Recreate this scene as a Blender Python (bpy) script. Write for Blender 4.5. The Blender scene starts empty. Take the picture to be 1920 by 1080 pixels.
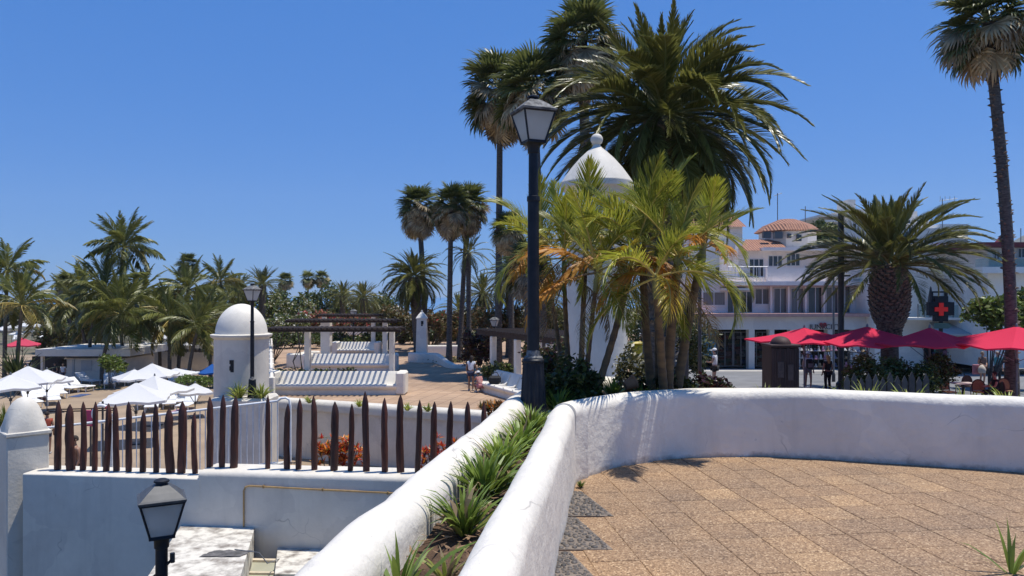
import bpy, math, random
from mathutils import Vector, Matrix, noise as mnoise
R = math.radians
random.seed(7)
scene = bpy.context.scene
col = scene.collection

# ------------------------------------------------------------------ camera, sky, sun, exposure
EYE, F, CX, HY = 1.6, 1387.0, 960.0, 555.0
cd = bpy.data.cameras.new('camera'); cam = bpy.data.objects.new('camera', cd); col.objects.link(cam)
cam.location = (0, 0, EYE); cam.rotation_euler = (R(90), 0, 0)
cd.sensor_width = 36; cd.lens = F / 1920 * 36; cd.shift_y = (HY - 540) / 1920
cd.clip_start = 0.05; cd.clip_end = 40000
scene.camera = cam
SUN_EL = R(75); SUN_H = Vector((0.97, 0.24)).normalized()
S = Vector((math.cos(SUN_EL) * SUN_H.x, math.cos(SUN_EL) * SUN_H.y, math.sin(SUN_EL)))
w = bpy.data.worlds.new('World'); scene.world = w; w.use_nodes = True
nt = w.node_tree
sky = nt.nodes.new('ShaderNodeTexSky'); sky.sky_type = 'NISHITA'; sky.sun_disc = False
sky.sun_elevation = SUN_EL; sky.sun_rotation = math.atan2(S.x, S.y)
sky.altitude = 0; sky.air_density = 1.0; sky.dust_density = 0.0; sky.ozone_density = 3.0
hs = nt.nodes.new('ShaderNodeHueSaturation'); hs.inputs['Saturation'].default_value = 1.14
nt.links.new(sky.outputs[0], hs.inputs['Color'])
bg = nt.nodes['Background']; bg.inputs['Strength'].default_value = 0.082
tint = nt.nodes.new('ShaderNodeMix'); tint.data_type = 'RGBA'; tint.blend_type = 'MULTIPLY'; tint.inputs[0].default_value = 1.0
tint.inputs[7].default_value = (0.80, 1.0, 1.36, 1)
nt.links.new(hs.outputs[0], tint.inputs[6])
even = nt.nodes.new('ShaderNodeMix'); even.data_type = 'RGBA'; even.inputs[0].default_value = 0.55      # flatter gradient: an even clear blue over the whole dome
even.inputs[7].default_value = (0.45, 2.7, 8.6, 1)
nt.links.new(tint.outputs[2], even.inputs[6]); nt.links.new(even.outputs[2], bg.inputs['Color'])
sd = bpy.data.lights.new('sun', 'SUN'); sd.energy = 5.0; sd.angle = R(0.5); sd.color = (1, 0.955, 0.875)
so = bpy.data.objects.new('sun', sd); col.objects.link(so); so.location = (20, 5, 60)
so.rotation_euler = S.to_track_quat('Z', 'Y').to_euler()
vs = scene.view_settings; vs.view_transform = 'Standard'; vs.look = 'None'; vs.exposure = 0.08; vs.gamma = 1.0

# ------------------------------------------------------------------ helpers
def at(px, py, d): return Vector(((px - CX) * d / F, d, EYE - (py - HY) * d / F))
def gz(px, py, z): return at(px, py, (EYE - z) * F / (py - HY))
def tag(o, label=None, cat=None, group=None, kind=None):
    if label: o['label'] = label
    if cat: o['category'] = cat
    if group: o['group'] = group
    if kind: o['kind'] = kind
    return o
def empty(name, loc, rz=0):
    o = bpy.data.objects.new(name, None); col.objects.link(o); o.location = loc; o.rotation_euler = (0, 0, rz)
    o.empty_display_size = 0.2
    return o
def wloc(o):
    v = Vector((0, 0, 0))
    while o: v += o.location; o = o.parent
    return v
class MB:
    def __init__(s): s.v = []; s.f = []; s.m = []
    def add(s, vs, fs, mi=0):
        b = len(s.v); s.v += [tuple(x) for x in vs]
        for f in fs: s.f.append([i + b for i in f]); s.m.append(mi)
        return s
    def box(s, x0, y0, z0, x1, y1, z1, mi=0, b=0.0, M=None):
        lo = Vector((min(x0,x1), min(y0,y1), min(z0,z1))); hi = Vector((max(x0,x1), max(y0,y1), max(z0,z1)))
        c = (lo + hi) / 2; h = (hi - lo) / 2
        if b <= 0:
            vs = [Vector((sx*h.x, sy*h.y, sz*h.z)) + c for sx in (-1,1) for sy in (-1,1) for sz in (-1,1)]
            fs = [(0,1,3,2),(4,6,7,5),(0,4,5,1),(2,3,7,6),(0,2,6,4),(1,5,7,3)]
        else:
            b = min(b, min(h) * 0.9); vs = []; idx = {}
            for sx in (-1,1):
                for sy in (-1,1):
                    for sz in (-1,1):
                        for a in range(3):
                            p = Vector((sx*(h.x-b), sy*(h.y-b), sz*(h.z-b))); p[a] += (sx,sy,sz)[a]*b
                            idx[(sx,sy,sz,a)] = len(vs); vs.append(p + c)
            fs = []
            for a in range(3):
                o1, o2 = [(1,2),(0,2),(0,1)][a]
                for sg in (-1,1):
                    q = []
                    for u, w_ in ((-1,-1),(1,-1),(1,1),(-1,1)):
                        k = [0,0,0]; k[a] = sg; k[o1] = u; k[o2] = w_; q.append(idx[(*k, a)])
                    fs.append(q)
                for u in (-1,1):
                    for w_ in (-1,1):
                        k0 = [0,0,0]; k0[a] = -1; k0[o1] = u; k0[o2] = w_
                        k1 = list(k0); k1[a] = 1
                        fs.append([idx[(*k0,o1)], idx[(*k1,o1)], idx[(*k1,o2)], idx[(*k0,o2)]])
            for sx in (-1,1):
                for sy in (-1,1):
                    for sz in (-1,1): fs.append([idx[(sx,sy,sz,a)] for a in range(3)])
            ff = []
            for f in fs:
                n = (vs[f[1]]-vs[f[0]]).cross(vs[f[2]]-vs[f[0]]); m = sum((vs[i] for i in f), Vector())/len(f) - c
                ff.append(f if n.dot(m) > 0 else f[::-1])
            fs = ff
        if M is not None: vs = [M @ v for v in vs]
        return s.add(vs, fs, mi)
    def tube(s, pts, rad, n=8, mi=0, cap=True):
        pts = [Vector(p) for p in pts]
        if not isinstance(rad, (list, tuple)): rad = [rad] * len(pts)
        vs = []; up = None
        for i, p in enumerate(pts):
            t = (pts[min(i+1, len(pts)-1)] - pts[max(i-1, 0)]).normalized()
            if up is None:
                up = Vector((0,0,1)) if abs(t.z) < 0.9 else Vector((1,0,0))
            a = t.cross(up).normalized(); bb = a.cross(t).normalized(); up = bb
            for k in range(n):
                an = 2*math.pi*k/n; vs.append(p + (a*math.cos(an) + bb*math.sin(an))*rad[i])
        fs = []
        for i in range(len(pts)-1):
            for k in range(n):
                k2 = (k+1) % n; fs.append((i*n+k, i*n+k2, (i+1)*n+k2, (i+1)*n+k))
        if cap: fs.append(list(range(n))[::-1]); fs.append([(len(pts)-1)*n+k for k in range(n)])
        # make sure normals point out
        return s.add(vs, [f[::-1] for f in fs], mi)
    def lathe(s, prof, n=24, c=(0,0,0), mi=0, sq=False, rot=0.0):
        c = Vector(c); vs = []; fs = []
        for r, z in prof:
            for k in range(n):
                an = rot + 2*math.pi*k/n; vs.append(c + Vector((r*math.cos(an), r*math.sin(an), z)))
        for i in range(len(prof)-1):
            for k in range(n):
                k2 = (k+1) % n; fs.append((i*n+k, i*n+k2, (i+1)*n+k2, (i+1)*n+k))
        fs.append(list(range(n))[::-1]); fs.append([(len(prof)-1)*n+k for k in range(n)])
        return s.add(vs, fs, mi)
    def prism(s, poly, z0, z1, mi=0, mtop=None):
        n = len(poly); vs = [(x, y, z0) for x, y in poly] + [(x, y, z1) for x, y in poly]
        for k in range(n): s.m.append
        s.add(vs, [(k, (k+1) % n, n+(k+1) % n, n+k) for k in range(n)] + [list(range(n))[::-1], [n+k for k in range(n)]], mi)
        if mtop is not None: s.m[-1] = mtop
        return s
    def obj(s, name, mats, parent=None, loc=None, smooth=None, local=False):
        me = bpy.data.meshes.new(name)
        off = Vector((0,0,0))
        if not local:
            if parent is not None: off = wloc(parent)
            elif loc is not None: off = Vector(loc)
        me.from_pydata([(x-off.x, y-off.y, z-off.z) for x, y, z in s.v], [], s.f)
        if not isinstance(mats, (list, tuple)): mats = [mats]
        for m in mats: me.materials.append(m)
        if len(mats) > 1: me.polygons.foreach_set('material_index', s.m)
        if smooth is not None:
            me.polygons.foreach_set('use_smooth', [True]*len(me.polygons))
            me.set_sharp_from_angle(angle=R(smooth))
        me.update()
        o = bpy.data.objects.new(name, me); col.objects.link(o)
        if parent is not None: o.parent = parent
        if loc is not None and (parent is None or local): o.location = loc
        return o
def inst(name, mesh, parent, loc=(0,0,0), M=None):
    o = bpy.data.objects.new(name, mesh); col.objects.link(o); o.parent = parent
    if M is not None: o.matrix_local = M
    else: o.location = loc
    return o
def copy_tree(o, parent=None):
    c = o.copy(); col.objects.link(c); c.parent = parent
    for ch in KIDS(o): copy_tree(ch, c)
    return c
def KIDS(o): return [x for x in o.children]

# ------------------------------------------------------------------ materials
MATS = {}
def newmat(name):
    m = bpy.data.materials.new(name); m.use_nodes = True
    nt = m.node_tree; return m, nt, nt.nodes['Principled BSDF']
def coords(nt, stretch=(1,1,1), world=False):
    if world:
        g = nt.nodes.new('ShaderNodeNewGeometry'); src = g.outputs['Position']
    else:
        t = nt.nodes.new('ShaderNodeTexCoord'); src = t.outputs['Object']
    mp = nt.nodes.new('ShaderNodeMapping'); mp.inputs['Scale'].default_value = stretch
    nt.links.new(src, mp.inputs['Vector']); return mp.outputs[0]
def nz(nt, vec, scale, detail=4, rough=0.55):
    n = nt.nodes.new('ShaderNodeTexNoise'); n.inputs['Scale'].default_value = scale
    n.inputs['Detail'].default_value = detail; n.inputs['Roughness'].default_value = rough
    nt.links.new(vec, n.inputs['Vector']); return n.outputs['Fac']
def ramp(nt, fac, stops):
    r = nt.nodes.new('ShaderNodeValToRGB'); e = r.color_ramp.elements
    while len(e) < len(stops): e.new(0.5)
    for i, (p, c) in enumerate(stops): e[i].position = p; e[i].color = (*c, 1) if len(c) == 3 else c
    nt.links.new(fac, r.inputs[0]); return r.outputs[0]
def mix(nt, fac, a, b, mode='MIX'):
    m = nt.nodes.new('ShaderNodeMix'); m.data_type = 'RGBA'; m.blend_type = mode
    for sock, v in ((m.inputs['Factor'], fac), (m.inputs['A'], a), (m.inputs['B'], b)):
        if isinstance(v, (int, float)): sock.default_value = v
        elif isinstance(v, tuple): sock.default_value = (*v, 1)
        else: nt.links.new(v, sock)
    return m.outputs['Result']
# Mix node has several sockets of the same name: pick the colour ones
def mix(nt, fac, a, b, mode='MIX'):
    m = nt.nodes.new('ShaderNodeMix'); m.data_type = 'RGBA'; m.blend_type = mode
    for sock, v in ((m.inputs[0], fac), (m.inputs[6], a), (m.inputs[7], b)):
        if isinstance(v, (int, float)): sock.default_value = v
        elif isinstance(v, tuple): sock.default_value = (*v, 1)
        else: nt.links.new(v, sock)
    return m.outputs[2]
def bump(nt, bs, h, strength, dist):
    b = nt.nodes.new('ShaderNodeBump'); b.inputs['Strength'].default_value = strength; b.inputs['Distance'].default_value = dist
    nt.links.new(h, b.inputs['Height']); nt.links.new(b.outputs[0], bs.inputs['Normal'])
def mat(name, c1, c2=None, scale=3, detail=5, rough=0.7, bmp=0.0, bscale=None, bdist=0.01, stretch=(1,1,1), rnd=0.0, metal=0.0, lo=0.35, hi=0.65, world=False, spec=0.5):
    m, nt, bs = newmat(name)
    bs.inputs['Roughness'].default_value = rough; bs.inputs['Metallic'].default_value = metal
    bs.inputs['Specular IOR Level'].default_value = spec
    v = coords(nt, stretch, world)
    if c2 is None: c2 = tuple(x*0.86 for x in c1)
    c = ramp(nt, nz(nt, v, scale, detail), [(lo, c1), (hi, c2)])
    if rnd:
        oi = nt.nodes.new('ShaderNodeObjectInfo')
        c = mix(nt, 1.0, c, ramp(nt, oi.outputs['Random'], [(0, (1-rnd,)*3), (1, (1+rnd*0.3,)*3)]), 'MULTIPLY')
    nt.links.new(c, bs.inputs['Base Color'])
    if bmp: bump(nt, bs, nz(nt, v, bscale or scale*4, 6), bmp, bdist)
    return m
def leafmat(name, c1, c2, trans=0.35, rough=0.45, rnd=0.2):
    m, nt, bs = newmat(name)
    g = nt.nodes.new('ShaderNodeNewGeometry'); oi = nt.nodes.new('ShaderNodeObjectInfo')
    c = ramp(nt, g.outputs['Random Per Island'], [(0.0, c1), (1.0, c2)])
    v = coords(nt)
    c = mix(nt, 1.0, c, ramp(nt, nz(nt, v, 2.5, 3), [(0.3, (0.75,)*3), (0.7, (1.2, 1.2, 1.1))]), 'MULTIPLY')
    if rnd: c = mix(nt, 1.0, c, ramp(nt, oi.outputs['Random'], [(0, (1-rnd,)*3), (1, (1+rnd, 1+rnd*.8, 1))]), 'MULTIPLY')
    nt.links.new(c, bs.inputs['Base Color']); bs.inputs['Roughness'].default_value = rough
    bs.inputs['Specular IOR Level'].default_value = 0.4
    tr = nt.nodes.new('ShaderNodeBsdfTranslucent'); nt.links.new(c, tr.inputs[0])
    ms = nt.nodes.new('ShaderNodeMixShader'); ms.inputs[0].default_value = trans
    nt.links.new(bs.outputs[0], ms.inputs[1]); nt.links.new(tr.outputs[0], ms.inputs[2])
    nt.links.new(ms.outputs[0], nt.nodes['Material Output'].inputs[0])
    return m
def plaster(name, col=(0.80, 0.80, 0.79), dirt=0.25, streak=0.5, bmp=0.25, dirtcol=(0.42, 0.39, 0.34), bscale=14, foot=0.0):
    m, nt, bs = newmat(name); bs.inputs['Roughness'].default_value = 0.62; bs.inputs['Specular IOR Level'].default_value = 0.3
    v = coords(nt, world=True); v2 = coords(nt, (1, 1, 0.12), world=True)
    a = nz(nt, v, 0.9, 7, 0.65); b = nz(nt, v2, 5.0, 5, 0.6); c_ = nz(nt, v, 9, 4)
    base = ramp(nt, c_, [(0.3, tuple(x*0.955 for x in col)), (0.7, col)])
    d1 = ramp(nt, a, [(0.44, (0, 0, 0)), (0.72, (dirt,)*3)])
    d2 = ramp(nt, b, [(0.52, (0, 0, 0)), (0.80, (dirt*streak,)*3)])
    c = mix(nt, d1, base, dirtcol); c = mix(nt, d2, c, dirtcol)
    # small chips and spots
    sp = ramp(nt, nz(nt, v, 21, 2), [(0.735, (0, 0, 0)), (0.76, (0.45,)*3)])
    c = mix(nt, sp, c, dirtcol)
    # repaired patches and hairline cracks
    wv = nt.nodes.new('ShaderNodeVectorMath'); wv.operation = 'MULTIPLY_ADD'; nn = nt.nodes.new('ShaderNodeTexNoise'); nn.inputs['Scale'].default_value = 3; nt.links.new(v, nn.inputs['Vector'])
    nt.links.new(nn.outputs['Color'], wv.inputs[0]); wv.inputs[1].default_value = (.35,)*3; nt.links.new(v, wv.inputs[2])
    vo = nt.nodes.new('ShaderNodeTexVoronoi'); vo.inputs['Scale'].default_value = 1.5; nt.links.new(wv.outputs[0], vo.inputs['Vector'])
    c = mix(nt, 1.0, c, ramp(nt, vo.outputs['Color'], [(0.2, (.93, .93, .935)), (0.8, (1.03, 1.03, 1.02))]), 'MULTIPLY')
    ve = nt.nodes.new('ShaderNodeTexVoronoi'); ve.feature = 'DISTANCE_TO_EDGE'; ve.inputs['Scale'].default_value = 1.1; nt.links.new(wv.outputs[0], ve.inputs['Vector'])
    cm = nt.nodes.new('ShaderNodeMath'); cm.operation = 'MULTIPLY'; nt.links.new(ramp(nt, ve.outputs['Distance'], [(0.0, (.7,)*3), (0.006, (0, 0, 0))]), cm.inputs[0]); nt.links.new(ramp(nt, nz(nt, v, 1.4, 2), [(0.54, (0, 0, 0)), (0.62, (1, 1, 1))]), cm.inputs[1])
    c = mix(nt, cm.outputs[0], c, (0.30, 0.28, 0.25))
    if foot:     # splash marks along the foot of the wall
        sx = nt.nodes.new('ShaderNodeSeparateXYZ'); nt.links.new(v, sx.inputs[0]); ad = nt.nodes.new('ShaderNodeMath'); ad.operation = 'MULTIPLY_ADD'; ad.inputs[1].default_value = 0.16; 
        nt.links.new(nz(nt, v, 7, 6, .7), ad.inputs[0]); nt.links.new(sx.outputs['Z'], ad.inputs[2])
        c = mix(nt, ramp(nt, ad.outputs[0], [(0.075, (.75*foot,)*3), (0.125, (0, 0, 0))]), c, (0.30, 0.26, 0.21))
    nt.links.new(c, bs.inputs['Base Color'])
    bump(nt, bs, nz(nt, v, bscale, 6, 0.6), bmp, 0.014)
    return m
WHITE = plaster('white_plaster', (0.80, 0.745, 0.645), dirt=0.22)
WHITE_D = plaster('white_plaster_weathered', (0.70, 0.652, 0.565), dirt=0.46, streak=0.8, bmp=0.35)
WHITE_R = plaster('white_paint_brushed', (0.80, 0.745, 0.645), dirt=0.34, streak=0.8, bmp=1.0, bscale=9, foot=1.0)
WHITE_F = plaster('white_paint_far', (0.82, 0.765, 0.67), dirt=0.12, bmp=0.1, bscale=4)
BLACKM = mat('black_painted_iron', (0.008, 0.010, 0.016), (0.018, 0.020, 0.026), 9, rough=0.5, spec=0.3, bmp=0.12, bscale=60, bdist=0.003)
BLACKD = mat('dusty_iron', (0.06, 0.06, 0.062), (0.30, 0.295, 0.28), 16, 6, rough=0.8, bmp=0.2, bscale=60, bdist=0.003, lo=0.40, hi=0.72)
DKMETAL = mat('dark_metal', (0.03, 0.03, 0.033), (0.05, 0.05, 0.05), 6, rough=0.5)
GREYMETAL = mat('grey_metal', (0.20, 0.21, 0.22), (0.14, 0.145, 0.15), 5, rough=0.45, metal=0.3)
WOODRED = mat('red_brown_stake_wood', (0.115, 0.032, 0.020), (0.045, 0.014, 0.010), 7, 7, rough=0.6, bmp=0.5, bscale=22, bdist=0.006, stretch=(3, 3, 0.5), rnd=0.45)
WOODDK = mat('dark_timber', (0.045, 0.026, 0.018), (0.022, 0.014, 0.011), 5, 6, rough=0.75, bmp=0.4, bscale=20, stretch=(4, .6, 4), rnd=0.3)
SOIL = mat('soil', (0.13, 0.075, 0.042), (0.055, 0.030, 0.017), 9, 8, rough=0.95, bmp=1.0, bscale=40, bdist=0.03, world=True)
MULCH = mat('dry_leaf_litter', (0.30, 0.19, 0.10), (0.12, 0.065, 0.035), 30, rough=0.9)
GLASSD = mat('window_glass', (0.035, 0.04, 0.045), (0.06, 0.065, 0.07), 0.8, 3, rough=0.06, rnd=0.5, spec=0.6)
GLASSC = mat('curtained_glass', (0.13, 0.125, 0.125), (0.19, 0.18, 0.175), 1.6, 3, rough=0.12, stretch=(6, 6, .4), rnd=0.35)
def canvas(name, c, tr=.3):
    m, nt, bs = newmat(name); bs.inputs['Base Color'].default_value = (*c, 1); bs.inputs['Roughness'].default_value = .85; bs.inputs['Specular IOR Level'].default_value = .2
    t = nt.nodes.new('ShaderNodeBsdfTranslucent'); t.inputs[0].default_value = (*c, 1); ms = nt.nodes.new('ShaderNodeMixShader'); ms.inputs[0].default_value = tr
    bump(nt, bs, nz(nt, coords(nt), 2.2, 3), .3, .03)
    nt.links.new(bs.outputs[0], ms.inputs[1]); nt.links.new(t.outputs[0], ms.inputs[2]); nt.links.new(ms.outputs[0], nt.nodes['Material Output'].inputs[0]); return m
def shopglass():
    m, nt, bs = newmat('shop_glass'); bs.inputs['Base Color'].default_value = (.02, .02, .022, 1); bs.inputs['Roughness'].default_value = .04
    t = nt.nodes.new('ShaderNodeBsdfTransparent'); t.inputs[0].default_value = (.8, .82, .82, 1); ms = nt.nodes.new('ShaderNodeMixShader'); ms.inputs[0].default_value = .78
    nt.links.new(bs.outputs[0], ms.inputs[1]); nt.links.new(t.outputs[0], ms.inputs[2]); nt.links.new(ms.outputs[0], nt.nodes['Material Output'].inputs[0]); return m
GLASST = shopglass()
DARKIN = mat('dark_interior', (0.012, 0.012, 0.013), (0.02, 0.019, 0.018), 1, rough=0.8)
def tilemat():
    m, nt, bs = newmat('exposed_aggregate_tile'); bs.inputs['Roughness'].default_value = 0.8
    v = coords(nt, world=True)
    vo = nt.nodes.new('ShaderNodeTexVoronoi'); vo.inputs['Scale'].default_value = 95; nt.links.new(v, vo.inputs['Vector'])
    g = ramp(nt, vo.outputs['Color'], [(0.0, (0.10, 0.058, 0.033)), (0.35, (0.245, 0.155, 0.086)), (0.7, (0.342, 0.226, 0.130)), (1.0, (0.58, 0.435, 0.275))])
    big = ramp(nt, nz(nt, v, 1.3, 6), [(0.30, (0.80, 0.80, 0.84)), (0.72, (1.14, 1.08, 1.0))])
    c = mix(nt, 1.0, g, big, 'MULTIPLY')
    oi = nt.nodes.new('ShaderNodeObjectInfo')
    c = mix(nt, 1.0, c, ramp(nt, oi.outputs['Random'], [(0, (0.87, 0.86, 0.86)), (0.5, (0.97, 0.96, 0.95)), (0.9, (1.04, 1.02, 0.98)), (1, (1.20, 1.19, 1.12))]), 'MULTIPLY')
    nt.links.new(c, bs.inputs['Base Color'])
    bump(nt, bs, vo.outputs['Distance'], 0.45, 0.006)
    return m
TILE = tilemat()
GROUT = mat('cement_bed', (0.27, 0.195, 0.14), (0.20, 0.145, 0.105), 14, 7, rough=0.9, bmp=0.6, bscale=60, bdist=0.005, world=True)
CEMG = mat('grey_cement', (0.13, 0.105, 0.085), (0.21, 0.17, 0.135), 12, 6, rough=0.9, bmp=0.4, bscale=60, bdist=0.004, world=True)
PEBB = mat('dark_pebble', (0.032, 0.029, 0.028), (0.115, 0.098, 0.086), 18, 4, rough=0.6)
def pavemat(name, tile, c1, c2, gcol, rot=0.0, off=(0, 0)):
    m, nt, bs = newmat(name); bs.inputs['Roughness'].default_value = 0.85
    g = nt.nodes.new('ShaderNodeNewGeometry'); mp = nt.nodes.new('ShaderNodeMapping'); mp.inputs['Rotation'].default_value = (0, 0, rot)
    nt.links.new(g.outputs['Position'], mp.inputs['Vector'])
    br = nt.nodes.new('ShaderNodeTexBrick'); br.offset = 0.0; br.inputs['Scale'].default_value = 1.0
    br.inputs['Brick Width'].default_value = tile; br.inputs['Row Height'].default_value = tile
    br.inputs['Mortar Size'].default_value = tile*0.028; br.inputs['Color1'].default_value = (*c1, 1); br.inputs['Color2'].default_value = (*c2, 1)
    br.inputs['Mortar'].default_value = (*gcol, 1); nt.links.new(mp.outputs[0], br.inputs['Vector'])
    v = coords(nt, world=True)
    c = mix(nt, 1.0, br.outputs['Color'], ramp(nt, nz(nt, v, 0.5, 7), [(0.3, (0.78,)*3), (0.7, (1.12,)*3)]), 'MULTIPLY')
    nt.links.new(c, bs.inputs['Base Color']); bump(nt, bs, nz(nt, v, 30, 4), 0.3, 0.01)
    return m
PATIO = pavemat('patio_paving', 0.62, (0.36, 0.235, 0.145), (0.43, 0.29, 0.185), (0.21, 0.135, 0.09), R(14))
ASPH = mat('asphalt', (0.20, 0.20, 0.20), (0.15, 0.15, 0.152), 0.7, 8, rough=0.85, bmp=0.4, bscale=60, world=True)
DECK = mat('sandy_deck', (0.34, 0.25, 0.165), (0.26, 0.19, 0.125), 0.5, 7, rough=0.85, bmp=0.3, bscale=10, world=True)
EARTH = mat('dry_earth', (0.16, 0.125, 0.085), (0.08, 0.085, 0.04), 0.15, 8, rough=0.95, world=True)
CONC = mat('old_roof_coating', (0.64, 0.60, 0.52), (0.22, 0.19, 0.16), 6, 10, rough=0.95, bmp=0.7, bscale=24, lo=0.44, hi=0.66, world=True)

# ================================================================== terrain
# general ground, reaching the horizon
b = MB(); b.add([(-3500, -60, -5.75), (3500, -60, -5.75), (3500, 3450, -5.75), (-3500, 3450, -5.75)], [(0, 1, 2, 3)])
tag(b.obj('ground', EARTH), kind='structure')
m, nt, bs = newmat('sea_water'); bs.inputs['Base Color'].default_value = (0.10, 0.21, 0.36, 1); bs.inputs['Roughness'].default_value = 0.4
bump(nt, bs, nz(nt, coords(nt, world=True), 0.05, 6), 0.5, 2.0)
b = MB(); b.add([(-3480, 260, -5.6), (-25, 230, -5.6), (200, 700, -5.6), (400, 3430, -5.6), (-3480, 3430, -5.6)], [(0, 1, 2, 3, 4)])
tag(b.obj('sea', m), kind='structure')
# pool deck on the left, lower courtyard
b = MB(); b.add([(-70, 11.2, -5.6), (-7.5, 11.2, -5.6), (-7.5, 90, -5.6), (-70, 90, -5.6)], [(0, 1, 2, 3)])
tag(b.obj('pool_deck', DECK), kind='structure')
b = MB(); b.add([(-7.5, 10.9, -4.9), (9, 10.9, -4.9), (9, 31, -4.9), (-12.5, 31, -4.9), (-12.5, 22, -4.9), (-7.5, 18, -4.9)], [(0, 1, 2, 3, 4, 5)])
tag(b.obj('lower_courtyard', DECK), kind='structure')
# patio plateau (block), front edge along a line
PZ = -2.7
pf0 = gz(500, 752, PZ); pf1 = gz(940, 782, PZ)
dirp = (pf1 - pf0)
patio_poly = [(pf0.x, pf0.y), (pf1.x + dirp.x*0.9, pf1.y + dirp.y*0.9), (9.0, 40), (12.5, 60), (16, 130), (-36, 130), (-19, 58)]
b = MB(); b.prism(patio_poly, -5.7, PZ, 0, 1)
tag(b.obj('patio', [WHITE_D, PATIO], smooth=None), kind='structure')
# street on the right, falling gently away
b = MB()
b.add([(7, 12, -2.75), (60, 12, -2.75), (60, 34, -2.76), (7.5, 34, -2.76), (60, 54, -3.68), (10, 54, -3.68), (60, 140, -3.7), (10, 140, -3.7)],
      [(0, 1, 2, 3), (3, 2, 4, 5), (5, 4, 6, 7)])
tag(b.obj('street', ASPH), kind='structure')
# hills beyond the town
b = MB(); hp = []
NX, NY = 60, 10
for j in range(NY):
    for i in range(NX):
        x = 300 + i*52; y = 2500 + j*95
        env = math.sin(math.pi*j/(NY-1)) if j else 0
        ridge = min(1.0, max(0, (x-1450)/650.0))
        h = env * (ridge*(270 + 0.02*(x-1150)) * (0.85 + 0.5*mnoise.noise(Vector((x*0.0024, y*0.002, 3))) + 0.12*mnoise.noise(Vector((x*0.012, y*0.012, 1)))))
        hp.append((x, y, -6 + h))
b.add(hp, [(j*NX+i, j*NX+i+1, (j+1)*NX+i+1, (j+1)*NX+i) for j in range(NY-1) for i in range(NX-1)])
HILL = mat('hill_scrub', (0.10, 0.10, 0.055), (0.15, 0.12, 0.08), 0.004, 8, rough=0.95, world=True)
tag(b.obj('hills', HILL, smooth=60), kind='structure')

# ================================================================== foreground terrace
# inner foot of the parapet
def inner_path():
    P = [(0.244 + 0.1445*(d-4.23), d) for d in (-2.0, -1, 0, 1, 2, 3, 4, 5, 5.7)]
    P2 = [gz(x, y, 0.0) for x, y in ((1080, 905), (1108, 891), (1150, 878), (1200, 868), (1260, 861), (1330, 857.5), (1420, 856), (1500, 858), (1600, 864), (1700, 870.5), (1800, 877), (1920, 885.5))]
    P2 = [(p.x, p.y) for p in P2]
    # carry the arc on, out of the frame
    cx, cy = 2.35, 2.62; r = math.hypot(P2[-1][0]-cx, P2[-1][1]-cy); a0 = math.atan2(P2[-1][1]-cy, P2[-1][0]-cx)
    ext = [(cx + r*math.cos(a0-k*0.16), cy + r*math.sin(a0-k*0.16)) for k in range(1, 9)]
    return P, P2 + ext
LP, CP = inner_path()
def resample(P, step):
    out = [Vector(P[0])]; 
    # Catmull-Rom through points
    n = len(P); Q = [Vector(p) for p in P]
    for i in range(n-1):
        p0 = Q[max(i-1, 0)]; p1 = Q[i]; p2 = Q[i+1]; p3 = Q[min(i+2, n-1)]
        k = max(1, int((p2-p1).length/step))
        for j in range(1, k+1):
            t = j/k
            out.append(0.5*((2*p1) + (p2-p0)*t + (2*p0-5*p1+4*p2-p3)*t*t + (3*p1-p0-3*p2+p3)*t**3))
    return out
def wallsweep(path, prof, name, mats, amp=0.006, step=0.09, side=1, seed=0, smooth=50, capends=True, zfun=None):
    """prof: list of (outward offset, z). path is the inner foot, outward = left of travel * side"""
    P = resample(path, step); mb = MB(); n = len(prof); vs = []
    for i, p in enumerate(P):
        t = (P[min(i+1, len(P)-1)] - P[max(i-1, 0)]).normalized(); nn = Vector((-t.y, t.x))*side
        for o, z in prof:
            q = Vector((p.x + nn.x*o, p.y + nn.y*o, z if zfun is None else zfun(p, z)))
            k = mnoise.noise(q*1.7 + Vector((seed, 0, 0)))*amp + mnoise.noise(q*6 + Vector((seed, 5, 0)))*amp*0.35
            q += Vector((-nn.x*k, -nn.y*k, k*0.8 if z > 0.2 else 0)); vs.append(q)
    fs = []
    for i in range(len(P)-1):
        for k in range(n-1): fs.append((i*n+k, i*n+k+1, (i+1)*n+k+1, (i+1)*n+k))
    if capends: fs.append([k for k in range(n)]); fs.append([(len(P)-1)*n+k for k in range(n)][::-1])
    if side > 0: fs = [f[::-1] for f in fs]
    mb.add(vs, fs); return mb
def roundtop(th, h, z0, r=None, n=9):
    r = r or th/2
    pr = [(0, z0), (0, z0*0.5 + h*0.5 - r*0.5), (0, h - r)]
    for k in range(1, n): 
        a = math.pi/2*k/n; pr.append((r - r*math.cos(a), h - r + r*math.sin(a)))
    pr.append((r, h)); 
    if th - 2*r > 0.01: pr.append((th - r, h))
    for k in range(1, n): 
        a = math.pi/2*k/n; pr.append((th - r + r*math.sin(a), h - r + r*math.cos(a)))
    pr += [(th, h - r), (th, z0)]
    return pr
WH = 0.665
par = empty('parapet_wall', (LP[6][0], LP[6][1], 0))
tag(par, 'white rounded parapet curving round the brown tiled terrace', 'wall')
full = LP + CP
# one wall: straight wing and curved wing meet in a crease
w1 = wallsweep(LP + [CP[0], (CP[0][0]+0.12, CP[0][1]+0.17)], roundtop(0.215, WH, -0.05), 'straight_wing', WHITE_R, amp=0.016, seed=3)
w1.obj('straight_wing', WHITE_R, par, smooth=55)
w2 = wallsweep(CP, roundtop(0.225, WH+0.004, -0.05, 0.10), 'curved_wing', WHITE_R, amp=0.016, seed=9)
w2.obj('curved_wing', WHITE_R, par, smooth=55)
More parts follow.
